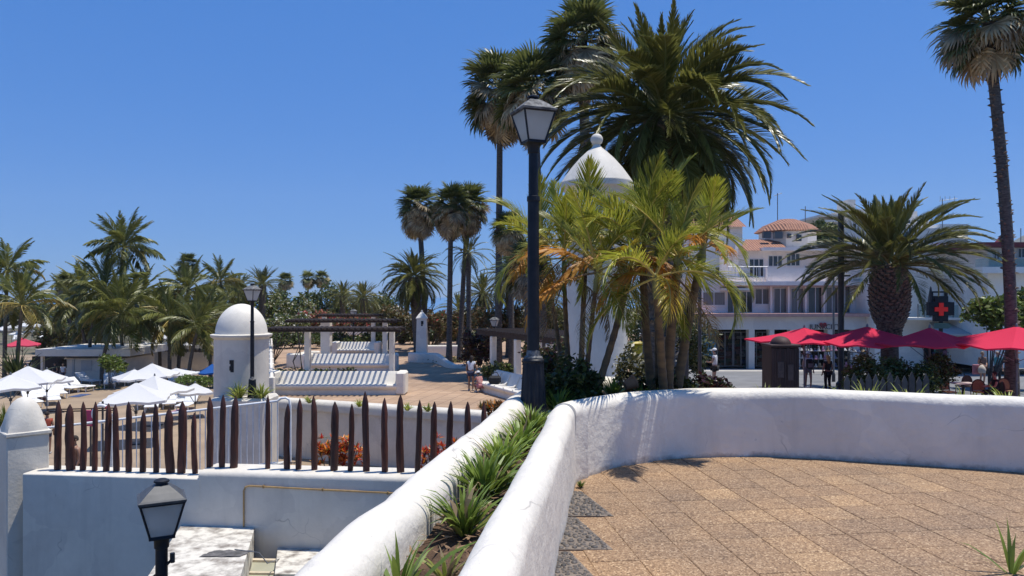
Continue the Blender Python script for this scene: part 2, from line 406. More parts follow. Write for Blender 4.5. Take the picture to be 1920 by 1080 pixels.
# drain hole in the wall
dp = gz(1552, 851, 0.03)
MB().tube([(dp.x, dp.y-0.03, dp.z), (dp.x, dp.y+0.03, dp.z)], 0.018, 10).obj('drain_pipe', DKMETAL, par)

# outer wall of the planter, left of the plants, then round behind the lamp and along the back of the bed
OT = 0.26
ol = [(-1.56, -1.4), (-1.21, 0.6), (-0.86, 2.6), (-0.56, 4.4), (-0.25, 6.2), (-0.10, 7.2), (0.18, 8.2), (0.75, 9.0), (1.5, 9.55), (2.4, 9.6), (3.4, 9.3), (4.6, 8.75), (5.6, 8.1), (6.6, 7.1), (7.3, 6.0)]
# path is the outer-left foot; thickness goes right -> side=-1
pw = wallsweep(ol, [(o, z) for o, z in roundtop(OT, 0.615, -0.9, 0.12)], 'planter_wall', WHITE_R, amp=0.018, side=-1, seed=21, zfun=lambda p, z: z if z < 0 else z*(1-.30*max(0, min(1, (p.x-1.0)/1.2)) if p.y > 7.5 or p.x > 2 else 1))
tag(pw.obj('planter_wall', WHITE_R, loc=(-0.42, 4.4, 0), smooth=55), 'white rounded outer wall of the narrow plant bed, sloping away at lower centre', 'wall')
# the mass below the terrace (so nothing floats): retaining face down to the courtyard
b = MB(); lower = [(x+0.03, y) for x, y in ol] + [(8.5, 4.0), (8.5, -2.0)]
b.prism([(p[0], p[1]) for p in lower], -5.7, -0.06)
tag(b.obj('terrace_base', WHITE_D), kind='structure')
# soil in the bed
b = MB(); vs = []; fs = []
oi_ = resample([(x+OT*0.55, y) for x, y in ol[:6]] , 0.12)
def parx(d):
    return 0.244 + 0.1445*(d-4.23) - 0.16
n = 9; rows = []
dd = [-1 + 0.09*k for k in range(100)]
def outx(d):
    for (x0, y0), (x1, y1) in zip(ol, ol[1:]):
        if y0 <= d <= y1: return x0 + (x1-x0)*(d-y0)/(y1-y0)
    return ol[-1][0]
for d in dd:
    if d > 7.4: break
    a = outx(d)+0.16; c = parx(min(d, 6.3)) + (max(0, d-6.3))*0.7
    rows.append([(a + (c-a)*k/(n-1), d, 0.40 + 0.05*mnoise.noise(Vector((a*3+k, d*2, 0))) + 0.025*mnoise.noise(Vector((k*2.3, d*9, 4)))) for k in range(n)])
for r_ in rows: vs += r_
for j in range(len(rows)-1):
    for k in range(n-1): fs.append((j*n+k, j*n+k+1, (j+1)*n+k+1, (j+1)*n+k))
b.add(vs, fs); tag(b.obj('soil', SOIL, smooth=60), kind='structure')
# bed behind the curved parapet
b = MB(); vs = []; fs = []; ring = [(0.35, 7.3), (0.55, 8.1), (1.0, 8.85), (1.7, 9.25), (2.4, 9.35), (3.3, 9.05), (4.4, 8.55), (5.4, 7.9), (6.3, 6.95), (7.0, 6.0)]
inn = [(0.45, 6.6), (0.75, 7.0), (1.1, 7.2), (1.7, 7.4), (2.4, 7.5), (3.3, 7.3), (4.2, 7.0), (4.9, 6.7), (5.7, 6.1), (6.2, 5.4)]
A = resample(ring, 0.15)[:70]; 
B_ = resample(inn, 0.15)[:70]
N = 60
for k in range(N):
    a = A[int(k*(len(A)-1)/(N-1))]; c = B_[int(k*(len(B_)-1)/(N-1))]
    for j in range(8):
        q = a + (c-a)*j/7; vs.append((q.x, q.y, 0.46 - .10*max(0, min(1, (q.x-2.2)/1.0)) + 0.05*mnoise.noise(Vector((q.x*2, q.y*2, 7)))))
for k in range(N-1):
    for j in range(7): fs.append((k*8+j, k*8+j+1, (k+1)*8+j+1, (k+1)*8+j))
b.add(vs, [f[::-1] for f in fs]); tag(b.obj('planting_bed', SOIL, smooth=60), kind='structure')
# litter on the soil
b = MB()
for k in range(420):
    d = random.uniform(2.2, 6.6); a = outx(d)+0.28; c = parx(d)-0.03; x = random.uniform(a, max(c, a+0.05)); r = random.uniform(0.012, 0.035)
    q = Vector((x, d, 0.455 + random.uniform(-.02, .01))); an = random.uniform(0, 6.3); u = Vector((math.cos(an), math.sin(an), random.uniform(-.4, .4)))*r; v = Vector((-math.sin(an), math.cos(an), random.uniform(-.3, .3)))*r*0.35
    b.add([q-u, q+v, q+u+Vector((0, 0, r*.3)), q-v], [(0, 1, 2, 3)])
tag(b.obj('leaf_litter', MULCH), kind='stuff')

# floor slab and tiles
fl = [(p[0]-0.05, p[1]) for p in LP] + [(CP[0][0]-0.05, CP[0][1]+0.05)] + [(p[0], p[1]+0.08) for p in CP[1:]] + [(7.0, 2.0), (6.5, -2)]
b = MB(); b.prism(fl, -0.2, -0.006)
floor = tag(b.obj('terrace_floor', TILE), kind='structure')
TS = 0.305; ra = R(7); ux = Vector((math.cos(ra), math.sin(ra))); uy = Vector((-math.sin(ra), math.cos(ra)))
tb = MB(); tb.box(-TS/2+0.003, -TS/2+0.003, -0.03, TS/2-0.003, TS/2-0.003, 0.0, 0, 0.004)
tmesh = tb.obj('tile', TILE); tm = tmesh.data; bpy.data.objects.remove(tmesh)
def inside(x, y, mrg):
    if x < 0.244 + 0.1445*(y-4.23) + mrg: return False
    lim = None
    for (x0, y0), (x1, y1) in zip(CP, CP[1:]):
        if x0 <= x <= x1: lim = y0 + (y1-y0)*(x-x0)/(x1-x0); break
    if lim is None: return x < 6.2 and y < 5
    return y < lim - mrg*0.6
# pebble teeth along the wall
teeth = []
for k in range(6):
    d0 = 6.05 - k*0.71
    teeth.append((d0, d0-0.68, 0.27))
def in_tooth(x, y, grow=0.0):
    s_ = x - (0.244 + 0.1445*(y-4.23))
    for d0, d1, wd in teeth:
        if d1-grow <= y <= d0+grow:
            t = (d0 - y)/(d0-d1)       # 0 at the far end, 1 at the near end
            if s_ < 0.06 + wd*t + grow: return True
    return False
cnt = 0; rt = random.Random(4)
for i in range(-12, 26):
    for j in range(-2, 28):
        p = Vector((0.9, 2.2)) + ux*(i*TS) + uy*(j*TS)
        if not inside(p.x, p.y, 0.03) or p.y < 3.05 or p.x > 6.1: continue
        if in_tooth(p.x, p.y, -0.02): continue
        if p.x > 3.1 and not inside(p.x, p.y, 0.40 + 0.1*(p.x-3.1)): continue
        o = inst('tile', tm, floor, (p.x, p.y, 0.0)); o.rotation_euler = (rt.uniform(-.003, .003), rt.uniform(-.003, .003), ra + rt.choice((0, 1, 2, 3))*math.pi/2); o.location.z = rt.uniform(-.002, .001); cnt += 1
print('tiles', cnt)
# the pebbles, set in cement slightly proud of the tiles
b = MB(); c_ = MB(); rp = random.Random(5)
for d0, d1, wd in teeth:
    if d0 < 3.4: continue
    y = d1+0.02
    P0 = lambda y_, s_: (0.244 + 0.1445*(y_-4.23) + s_, y_)
    b0 = [P0(d0, -0.02), P0(d1, -0.02), P0(d1, 0.06+wd), P0(d0, 0.06)]
    c_.prism([(x, yy) for x, yy in b0], -0.02, 0.0035)
    placed = []
    for _ in range(2600):
        yy = rp.uniform(d1+.01, d0-.01); t = (d0-yy)/(d0-d1); s_ = rp.uniform(.0, .05+wd*t); r = rp.uniform(.011, .030)
        x, yy = P0(yy, s_)
        if s_ + r*.6 > .06+wd*t or any((x-a)**2+(yy-c)**2 < ((r+q)*.88)**2 for a, c, q in placed): continue
        placed.append((x, yy, r)); n0 = len(b.v); an = rp.uniform(0, 3); el = rp.uniform(.6, 1.0)
        b.lathe([(r, 0.0), (r*0.93, r*.22), (r*0.6, r*.40), (r*.15, r*.46)], 7, (0, 0, 0), rot=rp.uniform(0, 3))
        for k in range(n0, len(b.v)):
            vx, vy, vz = b.v[k]; vy *= el; b.v[k] = (x + vx*math.cos(an)-vy*math.sin(an), yy + vx*math.sin(an)+vy*math.cos(an), vz+.002)
tag(c_.obj('cement_inlay', CEMG, floor), None)
tag(b.obj('pebble_inlay', PEBB, floor, smooth=60), 'dark pebbles set in saw-tooth wedges along the wall', kind='stuff')
# ================================================================== street lamps
def frosted():
    m, nt, bs = newmat('frosted_lantern_glass'); bs.inputs['Base Color'].default_value = (0.62, 0.62, 0.60, 1); bs.inputs['Roughness'].default_value = 0.35
    c = ramp(nt, nz(nt, coords(nt), 6, 5), [(0.3, (0.82, 0.82, 0.80)), (0.75, (0.66, 0.65, 0.61))]); nt.links.new(c, bs.inputs['Base Color'])
    tr = nt.nodes.new('ShaderNodeBsdfTranslucent'); tr.inputs[0].default_value = (0.92, 0.92, 0.90, 1)
    ms = nt.nodes.new('ShaderNodeMixShader'); ms.inputs[0].default_value = 0.7
    nt.links.new(bs.outputs[0], ms.inputs[1]); nt.links.new(tr.outputs[0], ms.inputs[2]); tp_ = nt.nodes.new('ShaderNodeBsdfTransparent'); m2 = nt.nodes.new('ShaderNodeMixShader'); m2.inputs[0].default_value = .25; nt.links.new(ms.outputs[0], m2.inputs[1]); nt.links.new(tp_.outputs[0], m2.inputs[2]); nt.links.new(m2.outputs[0], nt.nodes['Material Output'].inputs[0])
    return m
FROST = frosted()
def street_lamp(loc, label, pole=1.89, k=1.0, rz=R(-20), roofm=None, kl=None):
    t = empty('street_lamp', loc, rz); tag(t, label, 'street lamp')
    # fluted base
    n = 48; b = MB(); prof = [(0.150, 0), (0.150, 0.03), (0.137, 0.05), (0.107, 0.515), (0.112, 0.53), (0.112, 0.545), (0.098, 0.56)]
    vs = []; fs = []
    for r, z in prof:
        for i in range(n):
            fl = 1.0
            if 0.04 < z < 0.52: fl = 1 - 0.085*(i % 4 in (0, 1))
            vs.append((r*fl*math.cos(2*math.pi*i/n)*k, r*fl*math.sin(2*math.pi*i/n)*k, z*k))
    for j in range(len(prof)-1):
        for i in range(n): fs.append((j*n+i, j*n+(i+1) % n, (j+1)*n+(i+1) % n, (j+1)*n+i))
    fs.append([(len(prof)-1)*n+i for i in range(n)]); b.add(vs, fs); b.obj('fluted_base', BLACKM, t, local=True)
    z1 = 0.56
    MB().lathe([(0.098*k, 0), (0.098*k, .012*k), (0.075*k, .03*k), (0.068*k, .075*k), (0.060*k, .085*k)], 24, (0, 0, z1*k)).obj('collar', BLACKD, t, local=True, smooth=40)
    z2 = z1 + 0.08; z3 = z2 + pole
    zb = z2 + pole*0.72
    MB().lathe([(0.062*k, z2*k), (0.058*k, zb*k), (0.066*k, zb*k+.006), (0.066*k, zb*k+.05), (0.050*k, zb*k+.056), (0.048*k, (z3-.10)*k), (0.058*k, (z3-.09)*k), (0.060*k, (z3-.03)*k), (0.085*k, z3*k)], 20).obj('pole', BLACKM, t, local=True, smooth=40)
    # lantern
    Z = z3*k; k = kl or k; hb, ht, H = 0.100*k, 0.188*k, 0.355*k
    fr = MB()
    fr.box(-hb-.012, -hb-.012, Z, hb+.012, hb+.012, Z+.018*k, 0, .003)
    cor = [(1, 1), (-1, 1), (-1, -1), (1, -1)]
    for sx, sy in cor: fr.tube([(sx*hb, sy*hb, Z+.01), (sx*ht, sy*ht, Z+H)], 0.0115*k, 6)
    for (a, b2) in zip(cor, cor[1:]+cor[:1]):
        fr.tube([(a[0]*ht, a[1]*ht, Z+H-.006), (b2[0]*ht, b2[1]*ht, Z+H-.006)], 0.012*k, 6)
        fr.tube([(a[0]*hb, a[1]*hb, Z+.02), (b2[0]*hb, b2[1]*hb, Z+.02)], 0.011*k, 6)
    fr.obj('lantern_frame', BLACKM, t, local=True)
    for (a, b2) in zip(cor, cor[1:]+cor[:1]):
        p = MB(); q = 0.985
        A0 = Vector((a[0]*hb*q, a[1]*hb*q, Z+.022)); A1 = Vector((b2[0]*hb*q, b2[1]*hb*q, Z+.022)); B0 = Vector((a[0]*ht*q, a[1]*ht*q, Z+H-.014)); B1 = Vector((b2[0]*ht*q, b2[1]*ht*q, Z+H-.014))
        nn = (A1-A0).cross(B0-A0).normalized()*0.004
        p.add([A0, A1, B1, B0, A0-nn, A1-nn, B1-nn, B0-nn], [(0, 1, 2, 3), (7, 6, 5, 4), (0, 4, 5, 1), (1, 5, 6, 2), (2, 6, 7, 3), (3, 7, 4, 0)])
        p.obj('glass_pane', FROST, t, local=True)
    MB().lathe([(0.05*k, 0), (0.05*k, .05*k), (.03*k, .06*k)], 12, (0, 0, Z+H-.075*k)).obj('lamp_holder', GREYMETAL, t, local=True)
    q2 = math.sqrt(2); rr = ht*q2
    rf = MB(); rf.lathe([(rr*1.07, Z+H-.002), (rr*1.10, Z+H+.014*k), (rr*1.10, Z+H+.022*k), (rr*.98, Z+H+.034*k), (rr*.72, Z+H+.082*k), (rr*.42, Z+H+.128*k), (rr*.34, Z+H+.140*k)], 4, rot=R(45))
    roof = rf.obj('lantern_roof', roofm or BLACKD, t, local=True)
    MB().lathe([(.056*k, Z+H+.139*k), (.052*k, Z+H+.160*k), (.070*k, Z+H+.166*k), (.068*k, Z+H+.182*k), (.040*k, Z+H+.196*k), (.012*k, Z+H+.202*k)], 16).obj('finial', BLACKM, t, local=True, smooth=40)
    return t
lp = at(1000, 775, 7.15)
street_lamp(lp, 'tall black street lamp with fluted base standing in the plant bed at the centre', pole=2.10, k=.95, rz=R(22), kl=.85)
b = MB(); b.box(lp.x-.24, lp.y-.22, lp.z-.3, lp.x+.26, lp.y+.24, lp.z, 0, .035)
tag(b.obj('lamp_plinth', WHITE_R, loc=(lp.x, lp.y, lp.z-.3)), 'low white plinth under the tall black street lamp at the centre', 'plinth')
SLATE = mat('weathered_slate_metal', (0.045, 0.047, 0.05), (0.085, 0.085, 0.085), 9, 6, rough=0.5)
p = at(303, 1006, 6.2)
t = street_lamp((p.x, p.y, -4.9), 'black lantern lamp rising from below the terrace at lower left', pole=p.z+4.9-.64, rz=R(28), roofm=SLATE, kl=.88)
b = MB(); b.tube([(p.x-.42, p.y+.1, p.z-.62), (p.x-.02, p.y, p.z-.30), (p.x+.10, p.y-.02, p.z-.18)], .012, 6); b.tube([(p.x+.10, p.y-.02, p.z-.21), (p.x+.10, p.y-.02, p.z-.13)], .02, 6); b.tube([(p.x-.13, p.y+.03, p.z-.42), (p.x-.09, p.y+.03, p.z-.37)], .02, 6)
o = b.obj('bracket', BLACKM); o.parent = t; o.matrix_parent_inverse = Matrix.LocRotScale(t.location, t.rotation_euler, None).inverted()

# ================================================================== lower left wall with stakes
WLp = at(43, 880, 10.6); WRp = at(905, 880, 9.86)
WL = Vector((WLp.x, WLp.y)); WR = Vector((WRp.x, WRp.y)); we = (WR-WL).normalized(); wn = Vector((-we.y, we.x))   # wn points away from the camera
def wallpt(px, off=0.0):
    # point of the wall line (shifted back by off) seen at column px
    k = (px-CX)/F; o = WL + wn*off
    s_ = (k*o.y - o.x)/(we.x - k*we.y); return o + we*s_
wall = empty('retaining_wall', (WL.x, WL.y, -4.9)); tag(wall, 'grey-white retaining wall with a ledge carrying the red-brown stake fence', 'wall')
def ledge(px0, px1, z, rr, name, seed):
    a = wallpt(px0); c = wallpt(px1)
    pr = [(0, -5.4), (0, -3.0), (0, -1.8), (0, z-rr)] + [(rr-rr*math.cos(math.pi/2*k/6), z-rr+rr*math.sin(math.pi/2*k/6)) for k in range(1, 7)] + [(0.30, z+.004), (0.52, z), (0.52, -5.4)]
    wallsweep([(a.x, a.y), ((a.x+c.x)/2, (a.y+c.y)/2), (c.x, c.y)], pr, name, WHITE_D, amp=0.012, step=0.12, seed=seed).obj(name, WHITE_D, wall, smooth=50)
ledge(43, 375, -0.945, 0.02, 'lower_ledge', 31)
ledge(372, 905, -0.845, 0.07, 'upper_ledge', 37)
pc = at(45, 800, 10.97)
pil = empty('wall_pillar', (pc.x, pc.y, -4.9)); tag(pil, 'white square pillar with a rounded cap at the left end of the stake fence', 'pillar')
zt = at(45, 806, 10.97).z
b = MB(); b.box(-.265, -.265, -.5, .265, .265, zt+4.9-.05, 0, .012, Matrix.Rotation(R(45), 4, 'Z')); b.obj('shaft', WHITE_D, pil, local=True)
b = MB(); b.box(-.292, -.292, zt+4.9-.05, .292, .292, zt+4.9+.01, 0, .012, Matrix.Rotation(R(45), 4, 'Z')); b.obj('cap_slab', WHITE_D, pil, local=True)
b = MB(); vs = []; fs = []; n = 24; prof = [(1, 0), (.985, .04), (.93, .12), (.83, .24), (.70, .33), (.52, .41), (.30, .46), (.12, .478), (.01, .482)]
for r, z in prof:
    for i in range(n):
        a = 2*math.pi*i/n + R(45); sq = 1/max(abs(math.cos(a-R(45))), abs(math.sin(a-R(45))))
        kk = 1 + (sq-1)*max(0, 1-z/.30)*0.75
        vs.append((r*.262*kk*math.cos(a)*1.05, r*.262*kk*math.sin(a)*1.05, zt+4.9+.01+z))
for j in range(len(prof)-1):
    for i in range(n): fs.append((j*n+i, j*n+(i+1) % n, (j+1)*n+(i+1) % n, (j+1)*n+i))
b.add(vs, fs); b.obj('rounded_cap', WHITE_D, pil, local=True, smooth=50)
# left return wall
b = MB(); q = Vector((pc.x, pc.y)); 
b.prism([(q.x-.25, q.y-.12), (q.x-3.5, q.y+2.9), (q.x-3.3, q.y+3.1), (q.x-.05, q.y+.12)], -5.6, -1.0)
tag(b.obj('return_wall', WHITE_D), 'plain white wall running back left from the capped pillar', 'wall')
# stakes
sv = []
rs = random.Random(11)
for v_ in range(7):
    sb = MB(); n = 9; vs = []; fs = []
    rr = [0.046, 0.048, 0.047, 0.046, 0.045, 0.044, 0.041, 0.026, 0.005]; zz = [-.03, .15, .35, .5, .65, .78, .86, .94, 1.0]
    bend = rs.uniform(-.02, .02)
    for r, z in zip(rr, zz):
        for i in range(n):
            a = 2*math.pi*i/n; k = 1 + rs.uniform(-.10, .10) + .10*math.sin(2*a+v_)
            vs.append((r*k*math.cos(a)+bend*math.sin(z*3), r*k*math.sin(a), z))
    for j in range(len(rr)-1):
        for i in range(n): fs.append((j*n+i, j*n+(i+1) % n, (j+1)*n+(i+1) % n, (j+1)*n+i))
    sb.add(vs, fs); o = sb.obj('stake', WOODRED, smooth=35); sv.append(o.data); bpy.data.objects.remove(o)
fence = empty('stake_fence', (wallpt(450, .25).x, wallpt(450, .25).y, -0.9)); tag(fence, 'row of pointed red-brown wooden stakes along the white ledge', 'fence')
stakes = [(107, 751), (133, 758), (156, 753), (179, 753), (199, 756), (218, 758), (241, 753), (268, 770), (293, 757), (319, 765), (342, 752), (367, 774), (394, 744), (418, 740), (441, 743), (502, 741), (538, 757), (561, 747), (591, 742), (629, 753), (657, 757), (689, 734), (722, 746), (753, 740), (783, 750), (811, 753), (843, 752), (879, 753), (910, 754)]
fo = fence.location
for i, (px, py) in enumerate(stakes):
    q = wallpt(px - 1 + rs.uniform(-2, 2), .27); zb = (-0.945 if px < 372 else -0.845)
    top = EYE - (py-HY)*q.y/F; h = top - zb; wd = rs.uniform(.78, 1.12)
    if px in (133, 319, 342, 441, 629): wd = 1.2
    M = Matrix.Translation((q.x-fo.x, q.y-fo.y, zb-fo.z)) @ Matrix.Rotation(rs.uniform(-.02, .035), 4, 'Y') @ Matrix.Rotation(rs.uniform(0, 6), 4, 'Z') @ Matrix.Diagonal((wd, wd, h, 1))
    inst('stake', sv[i % 7], fence, M=M)
# conduit on the wall
RUST = mat('yellowed_conduit', (0.42, 0.27, 0.10), (0.30, 0.19, 0.08), 12, rough=0.6)
def wp(px, py, off):
    q = wallpt(px, off); return (q.x, q.y, EYE-(py-HY)*q.y/F)
b = MB(); b.tube([wp(457, 988, -.02), wp(457, 920, -.02), wp(460, 913, -.02), wp(468, 911, -.02), wp(600, 918, -.02), wp(790, 927, -.02)], .0115, 6)
for px in (494, 605, 727): 
    q = wp(px, 911+(px-468)*.05, -.02); b.box(q[0]-.01, q[1]-.018, q[2]-.02, q[0]+.01, q[1]+.018, q[2]+.02)
tag(b.obj('conduit', RUST, loc=wp(457, 988, -.02)), 'thin yellowed conduit pipe running along the wall below the ledge', 'pipe')
# flat roofs below
b = MB(); b.prism([(-4.62, 10.33), (-3.55, 10.20), (-2.78, 7.2), (-3.85, 7.2)], -5.2, -1.60)
o = tag(b.obj('roof_block', CONC, loc=(-3.8, 9, -5.2)), 'weathered white flat roof block against the wall behind the lantern', 'roof')
b = MB(); b.prism([(-3.22, 10.17), (-1.9, 10.0), (-1.8, 9.2), (-2.95, 9.2)], -5.2, -1.86)
tag(b.obj('roof_block', CONC, loc=(-2.6, 9.5, -5.2)), 'lower weathered roof slab beside the skylight under the wall', 'roof')
sk = empty('skylight', (-2.9, 9.0, -1.98)); tag(sk, 'cream framed skylight with yellowish panels at the bottom edge', 'skylight')
CREAM = mat('cream_paint', (0.62, 0.53, 0.40), (0.5, 0.42, 0.31), 8, rough=0.6); PANELY = mat('yellowed_panel', (0.42, 0.41, 0.30), (0.34, 0.335, 0.25), 3, rough=0.35)
zk = -1.93
f4 = [gz(470, 1048, zk), gz(640, 1052, zk), gz(600, 1110, zk), gz(436, 1105, zk)]
b = MB()
def bar(b, p, q, r, z0, z1):
    p = Vector((p.x, p.y)); q = Vector((q.x, q.y)); t_ = (q-p).normalized(); n_ = Vector((-t_.y, t_.x))*r
    b.prism([((p+n_).x, (p+n_).y), ((p-n_).x, (p-n_).y), ((q-n_).x, (q-n_).y), ((q+n_).x, (q+n_).y)][::-1], z0, z1)
midl = gz(460, 1072, zk); midr = gz(640, 1074, zk)
bar(b, f4[0], f4[1], .035, zk-.08, zk); bar(b, f4[0], f4[3], .035, zk-.08, zk+.003); bar(b, midl, midr, .025, zk-.08, zk-.002)
b.obj('frame', CREAM, sk)
for a, c in ((f4[0], midl), (midl, f4[3])):
    q1 = f4[1] if a is f4[0] else midr; q2 = midr if a is f4[0] else f4[2]
    MB().prism([(a.x, a.y), (c.x, c.y), (q2.x, q2.y), (q1.x, q1.y)], zk-.06, zk-.03).obj('panel', PANELY, sk)
b = MB(); b.prism([(f4[0].x-.03, f4[0].y), (f4[1].x, f4[1].y), (f4[2].x, f4[2].y), (f4[3].x-.03, f4[3].y)], -5.2, zk-.081); b.obj('curb', CONC, sk)
# rag and cable on the roof
RAG = mat('grey_rag', (0.16, 0.15, 0.145), (0.07, 0.068, 0.066), 10, rough=0.9)
rg = gz(425, 1036, -1.58); b = MB(); n = 9; vs = []; fs = []
for j in range(n):
    for i in range(n):
        u = i/(n-1)-.5; v = j/(n-1)-.5; vs.append((rg.x+u*.50+v*.1, rg.y+v*.22, -1.594+.03*abs(mnoise.noise(Vector((u*6, v*5, 2))))+.10*max(0, .4-abs(u-.2)*3)*max(0, 1-abs(v)*2.2)))
fs = [(j*n+i, j*n+i+1, (j+1)*n+i+1, (j+1)*n+i) for j in range(n-1) for i in range(n-1)]
b.add(vs, fs); tag(b.obj('rag', RAG, loc=rg, smooth=80), 'crumpled dark grey rag lying on the flat roof', 'rag')
b = MB(); q1 = gz(440, 1030, -1.57); q2 = gz(486, 1036, -1.585); q3 = at(530, 1046, 9.9)
b.tube([q1, q2, (q2.x+.1, q2.y, -1.72), q3], .007, 5); tag(b.obj('cable', GREYMETAL, loc=q1), 'loose grey cable hanging over the edge of the flat roof', 'cable')

# ================================================================== stair railing behind the fence
WPAINT = mat('white_painted_metal', (0.80, 0.80, 0.79), (0.68, 0.67, 0.65), 9, rough=0.5)
rail = empty('stair_railing', at(330, 860, 11.9)); tag(rail, 'thin white metal stair railing behind the wooden stakes', 'railing')
def rl(px, d=11.9): 
    return at(px, 802 - (px-90)*(802-752)/(520-90), d + (px-90)*0.0008)
b = MB(); pts = [rl(x) for x in range(70, 521, 30)]; e = rl(520)
pts += [e + Vector((.06, 0, .045)), e + Vector((.14, 0, .055)), e + Vector((.20, 0, .02)), e + Vector((.215, 0, -.08)), e + Vector((.215, 0, -1.0))]
b.tube(pts, .021, 8); b.obj('handrail', WPAINT, rail, smooth=60)
b = MB(); b.tube([p - Vector((0, 0, 1.02)) for p in (rl(70), rl(520))], .018, 6); b.obj('bottom_rail', WPAINT, rail)
bm = MB(); bm.tube([(0, 0, 0), (0, 0, -1.02)], .0085, 6); bo = bm.obj('baluster', WPAINT); bmesh_ = bo.data; bpy.data.objects.remove(bo)
pxs = [112, 137, 160, 190, 205, 230, 256, 284, 300, 323, 350, 375, 385, 407, 428] + [440 + 11.5*k for k in range(8)]
for px in pxs: 
    q = rl(px); inst('baluster', bmesh_, rail, q - rail.location)
bm = MB(); bm.tube([(0, 0, .10), (0, 0, -1.1)], .033, 8)
q = rl(205); bm.obj('newel_post', WPAINT, rail, loc=q-rail.location+Vector((0, .06, -.0)), local=True)
# stair slope the railing stands on
b = MB(); s0 = rl(70); s1 = rl(530)
vs = []
for dz0, dz1 in ((-1.03, -1.35),):
    b.add([(s0.x, s0.y-.10, s0.z+dz0), (s1.x, s1.y-.10, s1.z+dz0), (s1.x, s1.y+.12, s1.z+dz0), (s0.x, s0.y+.12, s0.z+dz0), (s0.x, s0.y-.10, -5.6), (s1.x, s1.y-.10, -5.6), (s1.x, s1.y+.12, -5.6), (s0.x, s0.y+.12, -5.6)],
          [(0, 1, 2, 3), (4, 5, 1, 0), (5, 6, 2, 1), (6, 7, 3, 2), (7, 4, 0, 3)])
tag(b.obj('stair_wall', WHITE_D, loc=(s0.x, s0.y, -5.6)), 'sloping white stair wall under the thin white railing', 'wall')
# ================================================================== vegetation builders
def sm(t, a, b): 
    t = max(0, min(1, (t-a)/(b-a))); return t*t*(3-2*t)
def frond_geo(L=3, n=46, ll=0.5, lw=0.035, bend=0.9, a0=62, a1=22, vee=25, droop=0.2, base=0.14, rw=0.03, seed=0, rag=0.12, twist=0.5, bpow=1.4):
    """pinnate frond along +X bending towards -Z; returns MB with material 0 leaf, 1 midrib"""
    r = random.Random(seed); mb = MB()
    K = 14; pts = []; p = Vector((0, 0, 0)); T = []
    sway = r.uniform(-.12, .12)
    for k in range(K+1):
        t = k/K; pit = -bend*t**bpow; yaw = sway*t*t
        d = Vector((math.cos(pit)*math.cos(yaw), math.cos(pit)*math.sin(yaw), math.sin(pit)))
        pts.append(p.copy()); T.append(d); p = p + d*(L/K)
    mb.tube(pts, [rw*(1-.88*k/K) for k in range(K+1)], 4, 1, cap=False)
    for i in range(n):
        t = base + (1-base)*(i+.5)/n
        f = t*K; k = min(int(f), K-1); q = pts[k].lerp(pts[k+1], f-k); d = T[k].lerp(T[k+1], f-k).normalized()
        N = Vector((-d.z, 0, d.x)).normalized(); B = N.cross(d).normalized()
        prof = (0.35 + 0.65*sm(t, base, base+.28))*(1 - 0.72*sm(t, .55, 1.0))
        for sd in (-1, 1):
            if r.random() < rag*.3: continue
            a = R(a0 + (a1-a0)*t + r.uniform(-7, 7)); ve = R(vee + r.uniform(-12, 12))
            side = B*sd*math.cos(ve) + N*math.sin(ve)
            u = d*math.cos(a) + side*math.sin(a); l = ll*prof*r.uniform(1-rag, 1+rag)
            dr = droop*r.uniform(.6, 1.5)
            u2 = (u + Vector((0, 0, -1))*dr*1.0).normalized(); u3 = (u2 + Vector((0, 0, -1))*dr*1.4).normalized()
            wv = (d*math.cos(twist*sd) + N*math.sin(twist)).normalized(); wv = (wv - u*wv.dot(u)).normalized()*lw*.5*(0.55+.45*prof)
            m1 = q + u*l*.35; m2 = m1 + u2*l*.35; tip = m2 + u3*l*.30
            mb.add([q-wv*.5, q+wv*.5, m1+wv, m1-wv, m2+wv*.8, m2-wv*.8, tip], [(0, 1, 2, 3), (3, 2, 4, 5), (5, 4, 6)], 0)
    return mb
def fan_geo(pl=0.8, fl=0.9, n=24, spread=115, cup=0.25, droop=0.5, seed=0, w=0.075, bend=0.3):
    r = random.Random(seed); mb = MB()
    K = 5; pts = []; p = Vector((0, 0, 0)); d = None
    for k in range(K+1):
        pit = -bend*(k/K)**1.3; d = Vector((math.cos(pit), 0, math.sin(pit))); pts.append(p.copy()); p = p + d*(pl/K)
    mb.tube(pts, [.022*(1-.5*k/K) for k in range(K+1)], 4, 1, cap=False)
    c = pts[-1]; N = Vector((-d.z, 0, d.x)); B = N.cross(d)
    for i in range(n):
        a = R(-spread + 2*spread*(i+.5)/n + r.uniform(-2, 2)); u = d*math.cos(a) + B*math.sin(a) + N*cup*abs(math.sin(a))
        u.normalize(); l = fl*(1-.22*abs(a)/R(spread))*r.uniform(.86, 1.08)
        u2 = (u + Vector((0, 0, -1))*droop*r.uniform(.3, 1.2)).normalized(); u3 = (u2 + Vector((0, 0, -1))*droop*r.uniform(.8, 2.4)).normalized()
        wv = N.cross(u).normalized()*w*.5
        wv = wv*math.cos(.3) + N*w*.5*math.sin(.3)*(1 if i % 2 else -1)
        m1 = c + u*l*.55; m2 = m1 + u2*l*.25; tip = m2 + u3*l*.22
        mb.add([c-wv*.25, c+wv*.25, m1+wv, m1-wv, m2+wv*.6, m2-wv*.6, tip], [(0, 1, 2, 3), (3, 2, 4, 5), (5, 4, 6)], 0)
    return mb
LEAF_CAN = leafmat('date_palm_leaf', (0.10, 0.115, 0.03), (0.23, 0.225, 0.075), 0.28, 0.34, .25)
LEAF_CAND = leafmat('date_palm_leaf_old', (0.18, 0.15, 0.05), (0.28, 0.21, 0.08), 0.22, 0.5, .25)
